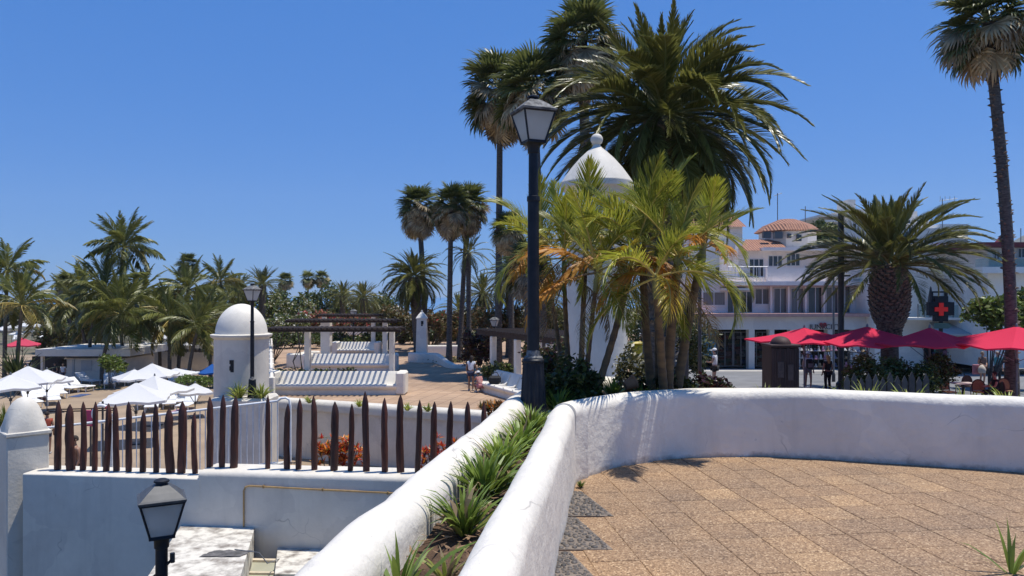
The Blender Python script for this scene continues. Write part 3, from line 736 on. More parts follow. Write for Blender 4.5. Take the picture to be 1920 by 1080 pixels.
LEAF_WAS = leafmat('fan_palm_leaf', (0.095, 0.12, 0.038), (0.20, 0.21, 0.075), 0.3, 0.42)
LEAF_DEAD = leafmat('fan_palm_dead_leaf', (0.30, 0.225, 0.14), (0.60, 0.50, 0.36), 0.2, 0.75, .3)
LEAF_COC = leafmat('coconut_leaf', (0.105, 0.125, 0.032), (0.225, 0.23, 0.07), 0.3, 0.4, .25)
LEAF_COCY = leafmat('coconut_leaf_yellowing', (0.22, 0.19, 0.05), (0.33, 0.25, 0.08), 0.3, 0.45, .25)
LEAF_ARE = leafmat('areca_leaf', (0.19, 0.235, 0.035), (0.42, 0.41, 0.075), 0.42, 0.38, .3)
LEAF_AREY = leafmat('areca_leaf_yellow', (0.46, 0.36, 0.04), (0.58, 0.46, 0.08), 0.4, 0.4, .3)
LEAF_AREO = leafmat('areca_leaf_orange', (0.50, 0.20, 0.03), (0.55, 0.30, 0.05), 0.35, 0.5, .2)
LEAF_ARED = leafmat('areca_leaf_dry', (0.20, 0.145, 0.085), (0.34, 0.26, 0.16), 0.25, 0.8, .2)
RIBG = mat('green_rib', (0.16, 0.18, 0.05), (0.22, 0.2, 0.07), 5, rough=0.5); RIBY = mat('yellow_rib', (0.42, 0.34, 0.08), (0.5, 0.36, 0.1), 5, rough=0.5)
RIBB = mat('brown_rib', (0.2, 0.13, 0.07), (0.13, 0.085, 0.05), 5, rough=0.8)
BARK = mat('palm_bark', (0.135, 0.118, 0.10), (0.048, 0.042, 0.036), 6, 7, rough=0.9, bmp=0.8, bscale=14, bdist=0.03, stretch=(1, 1, 3))
BOOT = mat('old_frond_base', (0.25, 0.20, 0.15), (0.06, 0.048, 0.038), 9, 5, rough=0.9, bmp=0.5, bscale=30)
BARKC = mat('coconut_bark', (0.15, 0.125, 0.10), (0.075, 0.062, 0.05), 3, 6, rough=0.9, bmp=0.6, bscale=10, stretch=(1, 1, 5))
BARKA = mat('areca_bark', (0.20, 0.125, 0.055), (0.08, 0.055, 0.035), 5, 6, rough=0.8, bmp=0.3, stretch=(1, 1, 3))
VAR = {}
def meshof(mb, mats):
    o = mb.obj('leafmesh', mats); me = o.data; bpy.data.objects.remove(o); return me
def variants(key, maker, mats, n):
    if key not in VAR:
        g = [maker(i) for i in range(n)]; VAR[key] = (g, [meshof(x, mats) for x in g])
    return VAR[key]
def rotm(yaw, pitch, roll, s=1.0):
    return Matrix.Rotation(yaw, 4, 'Z') @ Matrix.Rotation(-pitch, 4, 'Y') @ Matrix.Rotation(roll, 4, 'X') @ Matrix.Scale(s, 4)
class Crown:
    """fronds either as child objects or baked into one crown mesh"""
    def __init__(s, parent, split, mats=None): s.p = parent; s.split = split; s.mb = MB(); s.mats = []; 
    def put(s, key, k, M, name='frond'):
        g, me = VAR[key]; mats = [m for m in me[0].materials]
        if s.split: return inst(name, me[k % len(me)], s.p, M=M)
        idx = []
        for m in mats:
            if m not in s.mats: s.mats.append(m)
            idx.append(s.mats.index(m))
        x = g[k % len(g)]; b = len(s.mb.v)
        s.mb.v += [tuple(M @ Vector(v)) for v in x.v]
        s.mb.f += [[i+b for i in f] for f in x.f]; s.mb.m += [idx[i] for i in x.m]
    def done(s):
        if not s.split and s.mb.v: s.mb.obj('crown', s.mats, s.p, local=True)
UP = dict(n=64, ll=.50, lw=.036, a0=58, a1=20, vee=32, droop=.10, rw=.040)
def can_var(low):
    if low: 
        variants('canL', lambda i: frond_geo(L=1, n=40, ll=.155, lw=.018, bend=[.9, 1.15, 1.4][i % 3], a0=58, a1=22, vee=30, droop=.08, rw=.012, seed=i), [LEAF_CAN, RIBG], 3)
        variants('canS', lambda i: frond_geo(L=1, n=40, ll=.155, lw=.018, bend=[.35, .6][i % 2], a0=52, a1=20, vee=32, droop=.06, rw=.012, seed=20+i), [LEAF_CAN, RIBG], 2)
    else:
        variants('canB', lambda i: frond_geo(L=1, n=105, ll=.165, lw=.0125, bend=[.95, 1.2, 1.45, 1.75][i % 4], a0=56, a1=20, vee=30, droop=.08, rw=.011, seed=i+40), [LEAF_CAN, RIBG], 6)
        variants('canBu', lambda i: frond_geo(L=1, n=105, ll=.155, lw=.0125, bend=[.55, .85, 1.15][i % 3], a0=50, a1=18, vee=34, droop=.05, rw=.011, seed=i+60), [LEAF_CAN, RIBG], 4)
        variants('canBo', lambda i: frond_geo(L=1, n=70, ll=.145, lw=.012, bend=[.9, 1.2][i % 2], a0=56, a1=22, vee=20, droop=.2, rw=.011, seed=i+80), [LEAF_CAND, RIBB], 2)
def canary(base, crown, L, label, tr=.45, n=60, split=False, lo=-35, seed=0, name='date_palm', prof=None, boots=0, old=0, group=None, up=1.0):
    t = empty(name, base); tag(t, label, 'palm tree', group); r = random.Random(seed)
    C = Vector(crown) - Vector(base); H = C.z
    if prof is None: prof = [(1.15, 0), (1.0, .08), (.95, .4), (.95, .8), (1.1, .93), (1.15, 1.0)]
    pts = [Vector((C.x*z, C.y*z, H*z)) for _, z in prof]
    b = MB(); b.tube(pts, [tr*k for k, _ in prof], 14); trunk = b.obj('trunk', BARK, t, local=True, smooth=60)
    if boots:
        bb = MB(); ga = math.pi*(3-math.sqrt(5)); z0 = boots[0]; N = boots[1]
        for k in range(N):
            z = z0 + (1-z0)*k/N; rad = None
            for (r0, a), (r1, c) in zip(prof, prof[1:]):
                if a <= z <= c: rad = tr*(r0 + (r1-r0)*(z-a)/(c-a))
            an = k*ga; u = Vector((math.cos(an), math.sin(an), 0)); v = Vector((-math.sin(an), math.cos(an), 0)); q = Vector((C.x*z, C.y*z, H*z)) + u*rad*.97
            w_ = tr*.17*r.uniform(.8, 1.15); o_ = tr*.20*r.uniform(.7, 1.3); h_ = tr*.13
            bb.add([q-v*w_-Vector((0, 0, h_)), q+v*w_-Vector((0, 0, h_)), q+v*w_*.8+u*o_+Vector((0, 0, h_)), q-v*w_*.8+u*o_+Vector((0, 0, h_)), q-v*w_*.7+Vector((0, 0, h_*1.3)), q+v*w_*.7+Vector((0, 0, h_*1.3))],
                   [(0, 1, 2, 3), (3, 2, 5, 4), (0, 3, 4), (1, 5, 2)])
        o = bb.obj('frond_stubs', BOOT, trunk, local=True); tag(o, kind='stuff')
    can_var(not split)
    cr = Crown(t, split); ga = math.pi*(3-math.sqrt(5))
    for k in range(n):
        u = (k+.5)/n; el = 86 - (86-lo)*u**0.82 + r.uniform(-6, 6); yaw = k*ga + r.uniform(-.2, .2)
        s_ = L*(.72 + .28*sm(u, 0, .3))*r.uniform(.9, 1.06)*(up if el > 50 else 1)
        key = ('canBu' if el > 45 else 'canB') if split else ('canS' if el > 45 else 'canL')
        off = Vector((math.cos(yaw), math.sin(yaw), 0))*tr*.5*min(1, u*1.6) + Vector((0, 0, .25*(1-u)*tr*2))
        if old and u > .9 and r.random() < old and split: key = 'canBo'
        cr.put(key, r.randrange(12), Matrix.Translation(C + off) @ rotm(yaw, R(el), r.uniform(-.5, .5), s_))
    cr.done(); return t
def was_var():
    variants('wasG', lambda i: fan_geo(.75, 1.0, 26, 118, .28, .35, i, .085, .35), [LEAF_WAS, RIBG], 4)
    variants('wasD', lambda i: fan_geo(.85, 1.0, 22, 95, .1, .9, 10+i, .080, .55), [LEAF_DEAD, RIBB], 4)
def washing(base, crown, Rr, label, tr=.2, split=False, seed=0, ng=34, nd=46, skirt=1.0, bendx=0.0, group=None, toptr=None, rough=0):
    t = empty('fan_palm', base); tag(t, label, 'palm tree', group); r = random.Random(seed); was_var()
    C = Vector(crown) - Vector(base); H = C.z; K = 16; toptr = toptr or tr*.8
    pts = [Vector((C.x*(z**1.3) + bendx*math.sin(math.pi*z), C.y*z, H*z)) for z in [k/K for k in range(K+1)]]
    b = MB(); b.tube(pts, [tr*(1.35-.35*min(1, k/2)) + (toptr-tr)*k/K for k in range(K+1)], 12); trunk = b.obj('trunk', BARK, t, local=True, smooth=60)
    if rough:
        bb = MB()
        for k in range(rough):
            z = r.random(); f = z*K; i = min(int(f), K-1); c = pts[i].lerp(pts[i+1], f-i); an = r.uniform(0, 6.3)
            u = Vector((math.cos(an), math.sin(an), 0)); v = Vector((-math.sin(an), math.cos(an), 0)); rad = (tr+(toptr-tr)*z)*.95
            q = c+u*rad; l = r.uniform(.3, .62)*tr; hh = r.uniform(.12, .3)*tr; bb.add([q-v*tr*.25, q+v*tr*.25, q+u*l+v*tr*.08+Vector((0, 0, hh)), q+u*l-v*tr*.08+Vector((0, 0, hh)), q+Vector((0, 0, tr*.4))], [(0, 1, 2, 3), (3, 2, 4), (0, 3, 4), (1, 4, 2)])
        tag(bb.obj('bark_stubs', BOOT, trunk, local=True), kind='stuff')
    cr = Crown(t, split); ga = math.pi*(3-math.sqrt(5)); s0 = Rr/1.75
    for k in range(ng):
        u = (k+.5)/ng; el = 80 - 92*u + r.uniform(-8, 8)
        cr.put('wasG', r.randrange(8), Matrix.Translation(C + Vector((0, 0, .15*(1-u)))) @ rotm(k*ga+r.uniform(-.3, .3), R(el), r.uniform(-.4, .4), s0*r.uniform(.85, 1.1)), 'fan_leaf')
    for k in range(ng//2):
        u = (k+.5)/(ng//2); an = k*ga*1.3+r.uniform(-.4, .4)
        cr.put('wasG', r.randrange(8), Matrix.Translation(C - Vector((0, 0, .15*Rr))) @ rotm(an, R(-8-50*u+r.uniform(-10, 10)), r.uniform(-.6, .6), s0*r.uniform(.85, 1.1)), 'fan_leaf')
    for k in range(nd):
        u = (k+.5)/nd; el = 6 - 72*u**.8 + r.uniform(-14, 14); an = k*ga*1.1+r.uniform(-.3, .3)
        cr.put('wasD', r.randrange(8), Matrix.Translation(C - Vector((0, 0, skirt*Rr*.42*u)) + Vector((math.cos(an), math.sin(an), 0))*toptr*.7) @ rotm(an, R(el), r.uniform(-.7, .7), s0*r.uniform(.7, 1.05)), 'dead_leaf')
    cr.done(); return t
def coc_var():
    variants('coc', lambda i: frond_geo(L=1, n=50, ll=.32, lw=.026, bend=[1.0, 1.35, 1.7, 2.0][i % 4], a0=66, a1=28, vee=-5, droop=.55, rw=.012, seed=100+i, rag=.2), [LEAF_COC, RIBG], 5)
    variants('cocu', lambda i: frond_geo(L=1, n=44, ll=.24, lw=.020, bend=[.5, .75][i % 2], a0=52, a1=22, vee=8, droop=.35, rw=.012, seed=120+i, rag=.2), [LEAF_COC, RIBG], 3)
    variants('cocy', lambda i: frond_geo(L=1, n=40, ll=.27, lw=.020, bend=[1.3, 1.9][i % 2], a0=66, a1=28, vee=-12, droop=.7, rw=.012, seed=140+i, rag=.25), [LEAF_COCY, RIBY], 3)
def coconut(base, crown, L, label, n=24, split=False, seed=0, lean=0.0, yel=.12, tr=.16, group=None, wind=-.25):
    n = int(n*1.35)
    t = empty('coconut_palm', base); tag(t, label, 'palm tree', group); r = random.Random(seed); coc_var()
    C = Vector(crown) - Vector(base); H = C.z; K = 14
    pts = [Vector((C.x*z**1.5 + lean*math.sin(math.pi*z), C.y*z, H*z)) for z in [k/K for k in range(K+1)]]
    b = MB(); b.tube(pts, [tr*(1.5 if k == 0 else 1.05) - tr*.4*k/K + (.01 if k % 2 else 0) for k in range(K+1)], 9); b.obj('trunk', BARKC, t, local=True, smooth=60)
    cr = Crown(t, split); ga = math.pi*(3-math.sqrt(5))
    for k in range(n):
        u = (k+.5)/n; el = 82 - 112*u + r.uniform(-10, 10); yaw = k*ga + r.uniform(-.3, .3)
        key = 'cocu' if el > 48 else ('cocy' if r.random() < yel and u > .5 else 'coc')
        cr.put(key, r.randrange(12), Matrix.Translation(C) @ rotm(yaw, R(el), r.uniform(-.5, .5)+wind*math.sin(yaw), L*r.uniform(.82, 1.08)))
    cr.done()
    return t
# leafy bushes -----------------------------------------------------------
def foliage(lobes, n, size, seed=0, mix_=None, shell=.35, zsq=1.0):
    """lobes: [(cx,cy,cz,rx,ry,rz)], leaf quads through the volume; mix_: list of (material index, share)"""
    r = random.Random(seed); mb = MB(); tot = sum(l[3]*l[4]*l[5] for l in lobes)**1.0
    for l in lobes:
        k = int(n*l[3]*l[4]*l[5]/tot)
        cl = [(Vector((r.gauss(0, 1), r.gauss(0, 1), r.gauss(0, 1))).normalized()*r.uniform(.45, 1.0)) for _ in range(26)]
        for i in range(k):
            if r.random() < .72:
                c = r.choice(cl); q = c + Vector((r.gauss(0, .15), r.gauss(0, .15), r.gauss(0, .13)))
            else: q = Vector((r.gauss(0, 1), r.gauss(0, 1), r.gauss(0, 1))).normalized()*r.uniform(shell, 1.02)
            p = Vector((l[0]+q.x*l[3], l[1]+q.y*l[4], l[2]+q.z*l[5]))
            s_ = size*r.uniform(.6, 1.35)
            u = Vector((r.uniform(-1, 1), r.uniform(-1, 1), r.uniform(-.6, .8))).normalized(); v = u.cross(Vector((r.uniform(-1, 1), r.uniform(-1, 1), r.uniform(-1, 1)))).normalized()
            mi = 0
            if mix_:
                x = r.random(); acc = 0
                for m_, sh in mix_:
                    acc += sh
                    if x < acc: mi = m_; break
            mb.add([p-u*s_*.5, p+v*s_*.24, p+u*s_*.5, p-v*s_*.24], [(0, 1, 2, 3)], mi)
    return mb
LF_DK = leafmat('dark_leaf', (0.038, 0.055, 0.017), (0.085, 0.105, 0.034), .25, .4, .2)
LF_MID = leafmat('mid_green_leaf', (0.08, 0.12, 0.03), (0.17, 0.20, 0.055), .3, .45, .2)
LF_OLV = leafmat('olive_leaf', (0.095, 0.10, 0.04), (0.175, 0.155, 0.065), .3, .5, .2)
LF_BRN = leafmat('bronze_leaf', (0.14, 0.075, 0.035), (0.24, 0.15, 0.075), .3, .5, .2)
LF_PUR = leafmat('purple_leaf', (0.045, 0.018, 0.02), (0.10, 0.035, 0.035), .25, .4, .2)
FL_RED = leafmat('red_bract', (0.50, 0.03, 0.05), (0.62, 0.08, 0.10), .35, .5, 0)
FL_PNK = leafmat('pink_bract', (0.52, 0.14, 0.12), (0.50, 0.22, 0.14), .35, .5, 0)
FL_WHT = leafmat('white_bract', (0.66, 0.64, 0.55), (0.75, 0.74, 0.68), .35, .5, 0)
FL_ORG = leafmat('croton_orange', (0.66, 0.13, 0.02), (0.70, 0.34, 0.04), .3, .4, .1)
FL_CRM = leafmat('croton_red', (0.42, 0.025, 0.025), (0.60, 0.07, 0.03), .3, .4, .1)
def bush(lobes, n, size, label, mats, mix_=None, seed=0, name='bush', cat='bush', z0=None, stem=True, group=None):
    l0 = lobes[0]; zb = z0 if z0 is not None else min(l[2]-l[5] for l in lobes); base = Vector((l0[0], l0[1], zb))
    t = empty(name, base); tag(t, label, cat, group)
    foliage(lobes, n, size, seed, mix_).obj('foliage', mats, t)
    if stem:
        b = MB(); r = random.Random(seed+5)
        for l in lobes:
            for k in range(3):
                q = Vector((l[0]+r.uniform(-.5, .5)*l[3], l[1]+r.uniform(-.5, .5)*l[4], l[2]+r.uniform(0, .5)*l[5])); m_ = base.lerp(q, .5)+Vector((r.uniform(-.1, .1), r.uniform(-.1, .1), 0))*l[3]
                b.tube([base, m_, q], [max(.02, l[5]*.05), max(.015, l[5]*.035), .008], 5)
        b.obj('stems', BARK, t)
    return t
def clump(base, h, n, label, lf, seed=0, wide=.05, spread=1.0, group=None, dry=None, name='leafy_plant', cat='plant', elmin=28):
    """strap-leaved tuft"""
    t = empty(name, base); tag(t, label, cat, group); r = random.Random(seed); mb = MB()
    for k in range(n):
        yaw = r.uniform(0, 6.28); el = R(r.uniform(elmin, 86)); l = h*r.uniform(.65, 1.15)*(1.15 if el < R(50) else 1); w_ = wide*r.uniform(.7, 1.2)
        b0 = Vector((math.cos(yaw), math.sin(yaw), 0)); side = Vector((-math.sin(yaw), math.cos(yaw), 0)); p = b0*r.uniform(0, h*.14*spread); K = 5; row = []
        rollk = r.uniform(-.5, .5)
        for j in range(K+1):
            t_ = j/K; e = el - t_*t_*r.uniform(.7, 1.5)*spread; d = b0*math.cos(e) + Vector((0, 0, math.sin(e)))
            ww = w_*.5*(.75 + .5*math.sin(math.pi*min(1, t_*1.15)))*(1-t_**3)
            s2 = (side*math.cos(rollk) + Vector((0, 0, 1))*math.sin(rollk))
            row.append((p-s2*ww, p+s2*ww)); p = p + d*(l/K)
        vs = [x for ab in row for x in ab]; mi = 1 if (dry and r.random() < dry) else 0
        mb.add(vs, [(2*j, 2*j+1, 2*j+3, 2*j+2) for j in range(K)], mi)
    mb.obj('leaves', [lf, LEAF_ARED], t, local=True); return t
LF_STRAP = leafmat('strap_leaf', (0.13, 0.21, 0.035), (0.25, 0.33, 0.07), .3, .36, .2)
LF_STRAPY = leafmat('strap_leaf_pale', (0.23, 0.30, 0.05), (0.42, 0.45, 0.12), .35, .4, .2)
# ================================================================== palms and plants round the terrace
rA = random.Random(77)
variants('are', lambda i: frond_geo(L=1, n=62, ll=.33, lw=.0125, bend=[1.1, 1.4, 1.7, 2.0][i % 4], a0=62, a1=24, vee=28, droop=.22, rw=.013, seed=200+i, rag=.14), [LEAF_ARE, RIBY], 5)
variants('areu', lambda i: frond_geo(L=1, n=62, ll=.31, lw=.0125, bend=[.7, 1.0][i % 2], a0=54, a1=20, vee=34, droop=.14, rw=.013, seed=220+i, rag=.14), [LEAF_ARE, RIBY], 4)
variants('arey', lambda i: frond_geo(L=1, n=58, ll=.34, lw=.0135, bend=[1.2, 1.6][i % 2], a0=62, a1=26, vee=18, droop=.35, rw=.013, seed=240+i, rag=.18), [LEAF_AREY, RIBY], 3)
variants('areo', lambda i: frond_geo(L=1, n=36, ll=.30, lw=.028, bend=1.4, a0=60, a1=26, vee=10, droop=.45, rw=.013, seed=250+i, rag=.2), [LEAF_AREO, RIBB], 2)
variants('ared', lambda i: frond_geo(L=1, n=50, ll=.24, lw=.012, bend=[1.7, 2.2][i % 2], a0=60, a1=34, vee=-20, droop=.8, rw=.012, seed=260+i, rag=.3), [LEAF_ARED, RIBB], 3)
def areca(base, stems, label, L, tr=.05, nf=9, seed=0, sheath=True):
    t = empty('areca_palm', base); tag(t, label, 'palm tree'); r = random.Random(seed); ga = 2.39996
    for (x0, x1, y1, d0, d1, kk) in stems:
        p0 = at(x0, 745, d0); p0.z = .44; p1 = at(x1, y1, d1); m_ = p0.lerp(p1, .5) + Vector((r.uniform(-.05, .05), 0, 0)); b = MB()
        K = 22; pts = []; rad = []
        for k in range(K+1):
            u = k/K; q = p0*(1-u)**2 + m_*2*u*(1-u) + p1*u*u; pts.append(q); rad.append(tr*kk*(1.12-.3*u)*(1.09 if k % 2 else .97))
        b.tube(pts, rad, 10); st = b.obj('stem', BARKA, t, smooth=70)
        if sheath:
            dirn = (p1-m_).normalized(); sb = MB(); sb.tube([p1-dirn*.02, p1+dirn*.10*L, p1+dirn*.24*L], [tr*kk*.9, tr*kk*1.05, tr*kk*.4], 8, 0); sb.obj('crownshaft', RIBG, t, smooth=70)
        for k in range(nf):
            u = (k+.5)/nf; el = 80 - 108*u + r.uniform(-9, 9); yaw = k*ga + r.uniform(-.4, .4) + x1
            key = 'areu' if el > 46 else 'are'; x = r.random()
            if u > .45:
                if x < .26: key = 'arey'
                elif x < .38: key = 'areo'
                elif x < .52: key = 'ared'
            g, me = VAR[key]; c = p1 + (p1-m_).normalized()*.2*L
            if key == 'ared': el -= 30; c = p1.copy()
            inst('frond', me[r.randrange(len(me))], t, M=Matrix.Translation(c - t.location) @ rotm(yaw, R(el), r.uniform(-.6, .6), L*r.uniform(.82, 1.12)))
    return t
bA = at(1240, 740, 8.0); bA.z = .44
areca(bA, [(1224, 1205, 500, 8.1, 8.0, .95), (1238, 1238, 470, 8.2, 8.3, 1.05), (1252, 1268, 520, 7.9, 7.6, 1.1), (1266, 1312, 500, 8.1, 8.1, 1.05), (1246, 1232, 555, 7.8, 7.35, .9)],
      'thick-stemmed yellow-green areca palm clump beside the white conical tower', .98, tr=.047, nf=10, seed=3)
bB = at(1080, 745, 8.2); bB.z = .44
areca(bB, [(1072, 1058, 515, 8.3, 8.4, .85), (1088, 1098, 490, 8.2, 8.3, .9), (1094, 1116, 545, 7.9, 7.7, .75), (1060, 1022, 490, 8.5, 8.8, .8)],
      'slender areca palm clump with orange fronds just right of the tall lamp', .95, tr=.034, nf=12, seed=8)
bC = at(1108, 745, 7.7); bC.z = .44
areca(bC, [(1108, 1184, 500, 7.7, 7.9, 1.0)], 'leaning areca palm with a ringed stem in front of the white tower', 1.0, tr=.036, nf=11, seed=15)
# undergrowth in the bed
def P(px, d, z): 
    q = at(px, 600, d); q.z = z; return q
def shrub(px, d, z, rx, ry, rz, n, size, label, mats, mix_=None, seed=0, name='shrub'):
    q = P(px, d, z); return bush([(q.x, q.y, q.z+rz*.8, rx, ry, rz), (q.x+rx*.5, q.y+ry*.3, q.z+rz*.6, rx*.7, ry*.7, rz*.7), (q.x-rx*.5, q.y, q.z+rz*.6, rx*.7, ry*.7, rz*.75)], n, size, label, mats, mix_, seed, name=name, cat='shrub', z0=z)
shrub(1072, 7.7, .42, .32, .28, .30, 2300, .075, 'dark narrow-leaved shrub between the lamp base and the curved wall', [LF_DK, LF_MID], [(0, .75), (1, .25)], 1)
shrub(1035, 8.3, .42, .26, .25, .30, 1500, .075, 'dark shrub right behind the tall lamp base', [LF_DK, LF_PUR], [(0, .7), (1, .3)], 2)
shrub(1185, 9.0, .44, .22, .22, .32, 1200, .07, 'pale speckled shrub at the foot of the white tower', [LF_OLV, FL_WHT], [(0, .85), (1, .15)], 3)
shrub(1245, 8.2, .44, .30, .22, .20, 1400, .07, 'low dark shrub round the thick areca stems', [LF_DK, LF_MID], [(0, .8), (1, .2)], 4)
shrub(1325, 9.0, .40, .30, .22, .13, 1500, .07, 'dark purple shrub near the end of the plant bed, below the man with the cap', [LF_PUR, LF_DK], [(0, .6), (1, .4)], 5)
for i, (px, d, h, lf, lab) in enumerate([(1105, 7.75, .34, LF_STRAP, 'dark grassy tuft left of the leaning areca stem'), (1150, 8.3, .30, LF_STRAP, 'grassy tuft at the base of the white conical tower'), (1205, 8.0, .26, LF_STRAP, 'grassy tuft just left of the thick areca stems'), (1046, 7.35, .32, LF_STRAP, 'green tuft touching the right of the lamp base'), (1092, 7.6, .22, LF_STRAP, 'green tuft at the crest of the wall corner')]):
    clump(P(px, d, .44), h, 60, lab, lf, 300+i, .022)
# terracotta pot lying in the bed
TERR = mat('terracotta', (0.42, 0.20, 0.10), (0.34, 0.15, 0.075), 7, rough=0.8)
q = at(1172, 724, 7.9)
b = MB(); b.lathe([(r_*.6, z_*.6) for r_, z_ in ((.075, 0), (.115, .17), (.125, .17), (.128, .21), (.112, .21), (.10, .17), (.06, .02))], 20)
o = tag(b.obj('flower_pot', TERR, local=True, loc=q, smooth=40), 'terracotta pot lying on its side behind the curved wall', 'flower pot'); o.rotation_euler = (0, R(68), R(15))
# tufts along the top of the curved wall
for i, (px, py, h) in enumerate([(1434, 722, .15), (1530, 726, .14), (1628, 728, .21), (1707, 729, .17), (1806, 731, .15), (1890, 734, .17)]):
    lab = ['first green tuft behind the curved wall, left of the brown kiosk', 'small green tuft behind the curved wall below the walker with the backpack', 'largest spiky green tuft behind the curved wall below the date palm', 'pale green tuft behind the curved wall left of the third red parasol pole', 'green tuft behind the curved wall in front of the cafe table', 'rightmost green tuft behind the curved wall'][i]
    d = 7.75 - max(0, (px-1500))*0.0012; q = at(px, py, d); q.z = .37
    clump(q, h+.19, 46, lab, LF_STRAPY, 330+i, .024, .85, group='tufts along the curved wall')
LF_STRAPG = leafmat('strap_leaf_light', (0.18, 0.27, 0.045), (0.32, 0.40, 0.09), .3, .36, .2)
# strap-leaved plants in the narrow bed
for i, (px, d, h, n, lab) in enumerate([(948, 6.35, .29, 100, 'green strap-leaved plant closest to the lamp plinth'), (928, 5.65, .29, 95, 'green strap-leaved plant second from the lamp in the narrow bed'), (905, 5.0, .31, 110, 'bushy green strap-leaved plant, tallest in the middle of the narrow bed'), (880, 4.35, .33, 115, 'wide strap-leaved plant in the middle of the narrow bed with red dry tips'), (853, 3.7, .29, 75, 'pale strap-leaved plant nearest the bare soil of the narrow bed'), (985, 6.7, .18, 40, 'small green tuft at the left foot of the lamp')]):
    z = .41; q = at(px, 700, d); q.x = outx(d)+.26 + (parx(d)-outx(d)-.26)*[.36, .40, .34, .38, .42, .5][i]; q.z = z
    clump(q, h, n, lab, LF_STRAP if i % 2 else LF_STRAPG, 400+i, .024, 1.05, dry=.10, elmin=34)
q = Vector((outx(2.92)+.36, 2.92, .40)); clump(q, .32, 18, 'sparse spiky plant at the bottom edge in the bare soil', LF_STRAP, 431, .022, .8, dry=.12)
q = Vector((outx(3.1)+.50, 3.1, .40)); clump(q, .17, 20, 'small sprout with yellowing leaves on the bare soil', LF_STRAPY, 433, .016, .9, dry=.3)
q = gz(1896, 1075, 0.0); clump(q, .34, 9, 'few thin green blades sprouting from the paving at the lower right corner', LF_STRAP, 437, .022, .5)
q = gz(1082, 912, 0.0); clump(q+Vector((.03, -.03, 0)), .06, 40, 'tiny weed growing in the corner where wall and paving meet', LF_MID, 439, .012, 1.0)

# ================================================================== white conical tower
d = 16.0; c = at(1119, 600, d); s_ = d/F
tw = empty('tower', (c.x, c.y, -2.8)); tag(tw, 'round white tower with a conical roof and ball finial behind the areca palms', 'tower')
zz = lambda py: EYE - (py-HY)*d/F + 2.8
MB().lathe([(.70, -.1), (.69, 0.3), (.665, zz(700)), (.62, zz(400)), (.60, zz(372))], 48).obj('shaft', WHITE_D, tw, local=True, smooth=40)
MB().lathe([(.60, zz(374)), (.66, zz(370)), (.69, zz(362)), (.70, zz(360)), (.76, zz(356)), (.785, zz(354)), (.785, zz(344)), (.76, zz(342.5))], 48).obj('cornice', WHITE_D, tw, local=True, smooth=40)
MB().lathe([(.775, zz(343)), (.70, zz(333)), (.55, zz(315)), (.38, zz(298)), (.22, zz(285)), (.12, zz(278)), (.085, zz(274)), (.07, zz(271))], 48).obj('conical_roof', WHITE_D, tw, local=True, smooth=40)
b = MB(); R0 = 11.5*s_; b.lathe([(R0*math.sin(math.pi*k/10)+.001, zz(262)-R0*math.cos(math.pi*k/10)) for k in range(11)], 20); b.obj('ball_finial', WHITE_D, tw, local=True, smooth=80)

# ================================================================== palms
def G(px, d, z): 
    q = at(px, 600, d); return Vector((q.x, d, z))
canary(G(1232, 20, -2.8), at(1243, 225, 20), 3.65, 'huge date palm with a broad dark crown above the white conical tower', tr=.50, n=165, split=True, lo=-62, seed=5, boots=(.35, 240), old=.25, prof=[(1.1, 0), (.9, .1), (.85, .6), (.95, .85), (1.15, .97), (.9, 1.0)])
canary(G(1668, 34, -2.8), at(1668, 500, 34), 4.5, 'stout date palm with a pineapple-shaped trunk behind the red parasols', tr=.76, n=80, split=True, lo=-8, seed=12, boots=(.40, 420), old=.2, up=.98,
       prof=[(.60, 0), (.52, .15), (.50, .42), (.56, .50), (.86, .58), (1.03, .69), (1.05, .80), (.92, .93), (.72, 1.0)], name='date_palm')
washing(G(1896, 31, -2.8), at(1850, 42, 30), 2.25, 'tall fan palm with a rough trunk at the right edge', tr=.24, split=True, seed=2, toptr=.19, bendx=.12, skirt=.6, rough=260, nd=34)
washing(G(934, 44, -2.7), at(938, 168, 44), 2.75, 'tall slim fan palm left of the central lamp head', tr=.21, split=True, seed=31, toptr=.17, skirt=.95, nd=44, ng=38)
washing(G(1016, 40, -2.7), at(998, 170, 40), 2.55, 'fan palm with a shaggy brown skirt directly behind the lamp head', tr=.33, split=True, seed=32, toptr=.27, skirt=1.0, nd=44, ng=38)
washing(G(1105, 40, -2.7), at(1092, 78, 40), 2.7, 'tallest fan palm, behind the left of the huge date palm', tr=.30, split=True, seed=33, toptr=.26, skirt=1.0, nd=46, ng=38)
washing(G(799, 57, -2.7), at(785, 386, 57), 2.0, 'fan palm at the left of the trio above the small white turret', tr=.23, split=True, seed=34, skirt=1.3, nd=50)
washing(G(842, 46, -2.7), at(846, 386, 46), 1.6, 'fan palm in the middle of the trio above the small white turret', tr=.18, split=True, seed=35, skirt=1.3, nd=50)
washing(G(862, 48, -2.7), at(878, 384, 48), 1.65, 'fan palm at the right of the trio above the small white turret', tr=.17, split=True, seed=36, skirt=1.3, nd=50)
washing(G(960, 44, -2.7), at(955, 430, 44), 1.35, 'shorter fan palm with a pale skirt just left of the lamp pole', tr=.18, seed=37, skirt=1.0)
washing(G(990, 40, -2.7), at(988, 500, 40), 1.7, 'low grey-green fan palm partly hidden by the lamp pole', tr=.18, seed=38, skirt=.8, nd=30)
canary(G(787, 55, -2.7), at(776, 520, 55), 2.9, 'round date palm left of the trio of fan palms', tr=.42, n=90, split=True, lo=-62, seed=41)
canary(G(880, 46, -2.7), at(878, 475, 46), 1.75, 'small dark palm with drooping fronds below the trio of fan palms', tr=.16, n=34, lo=-50, seed=42)
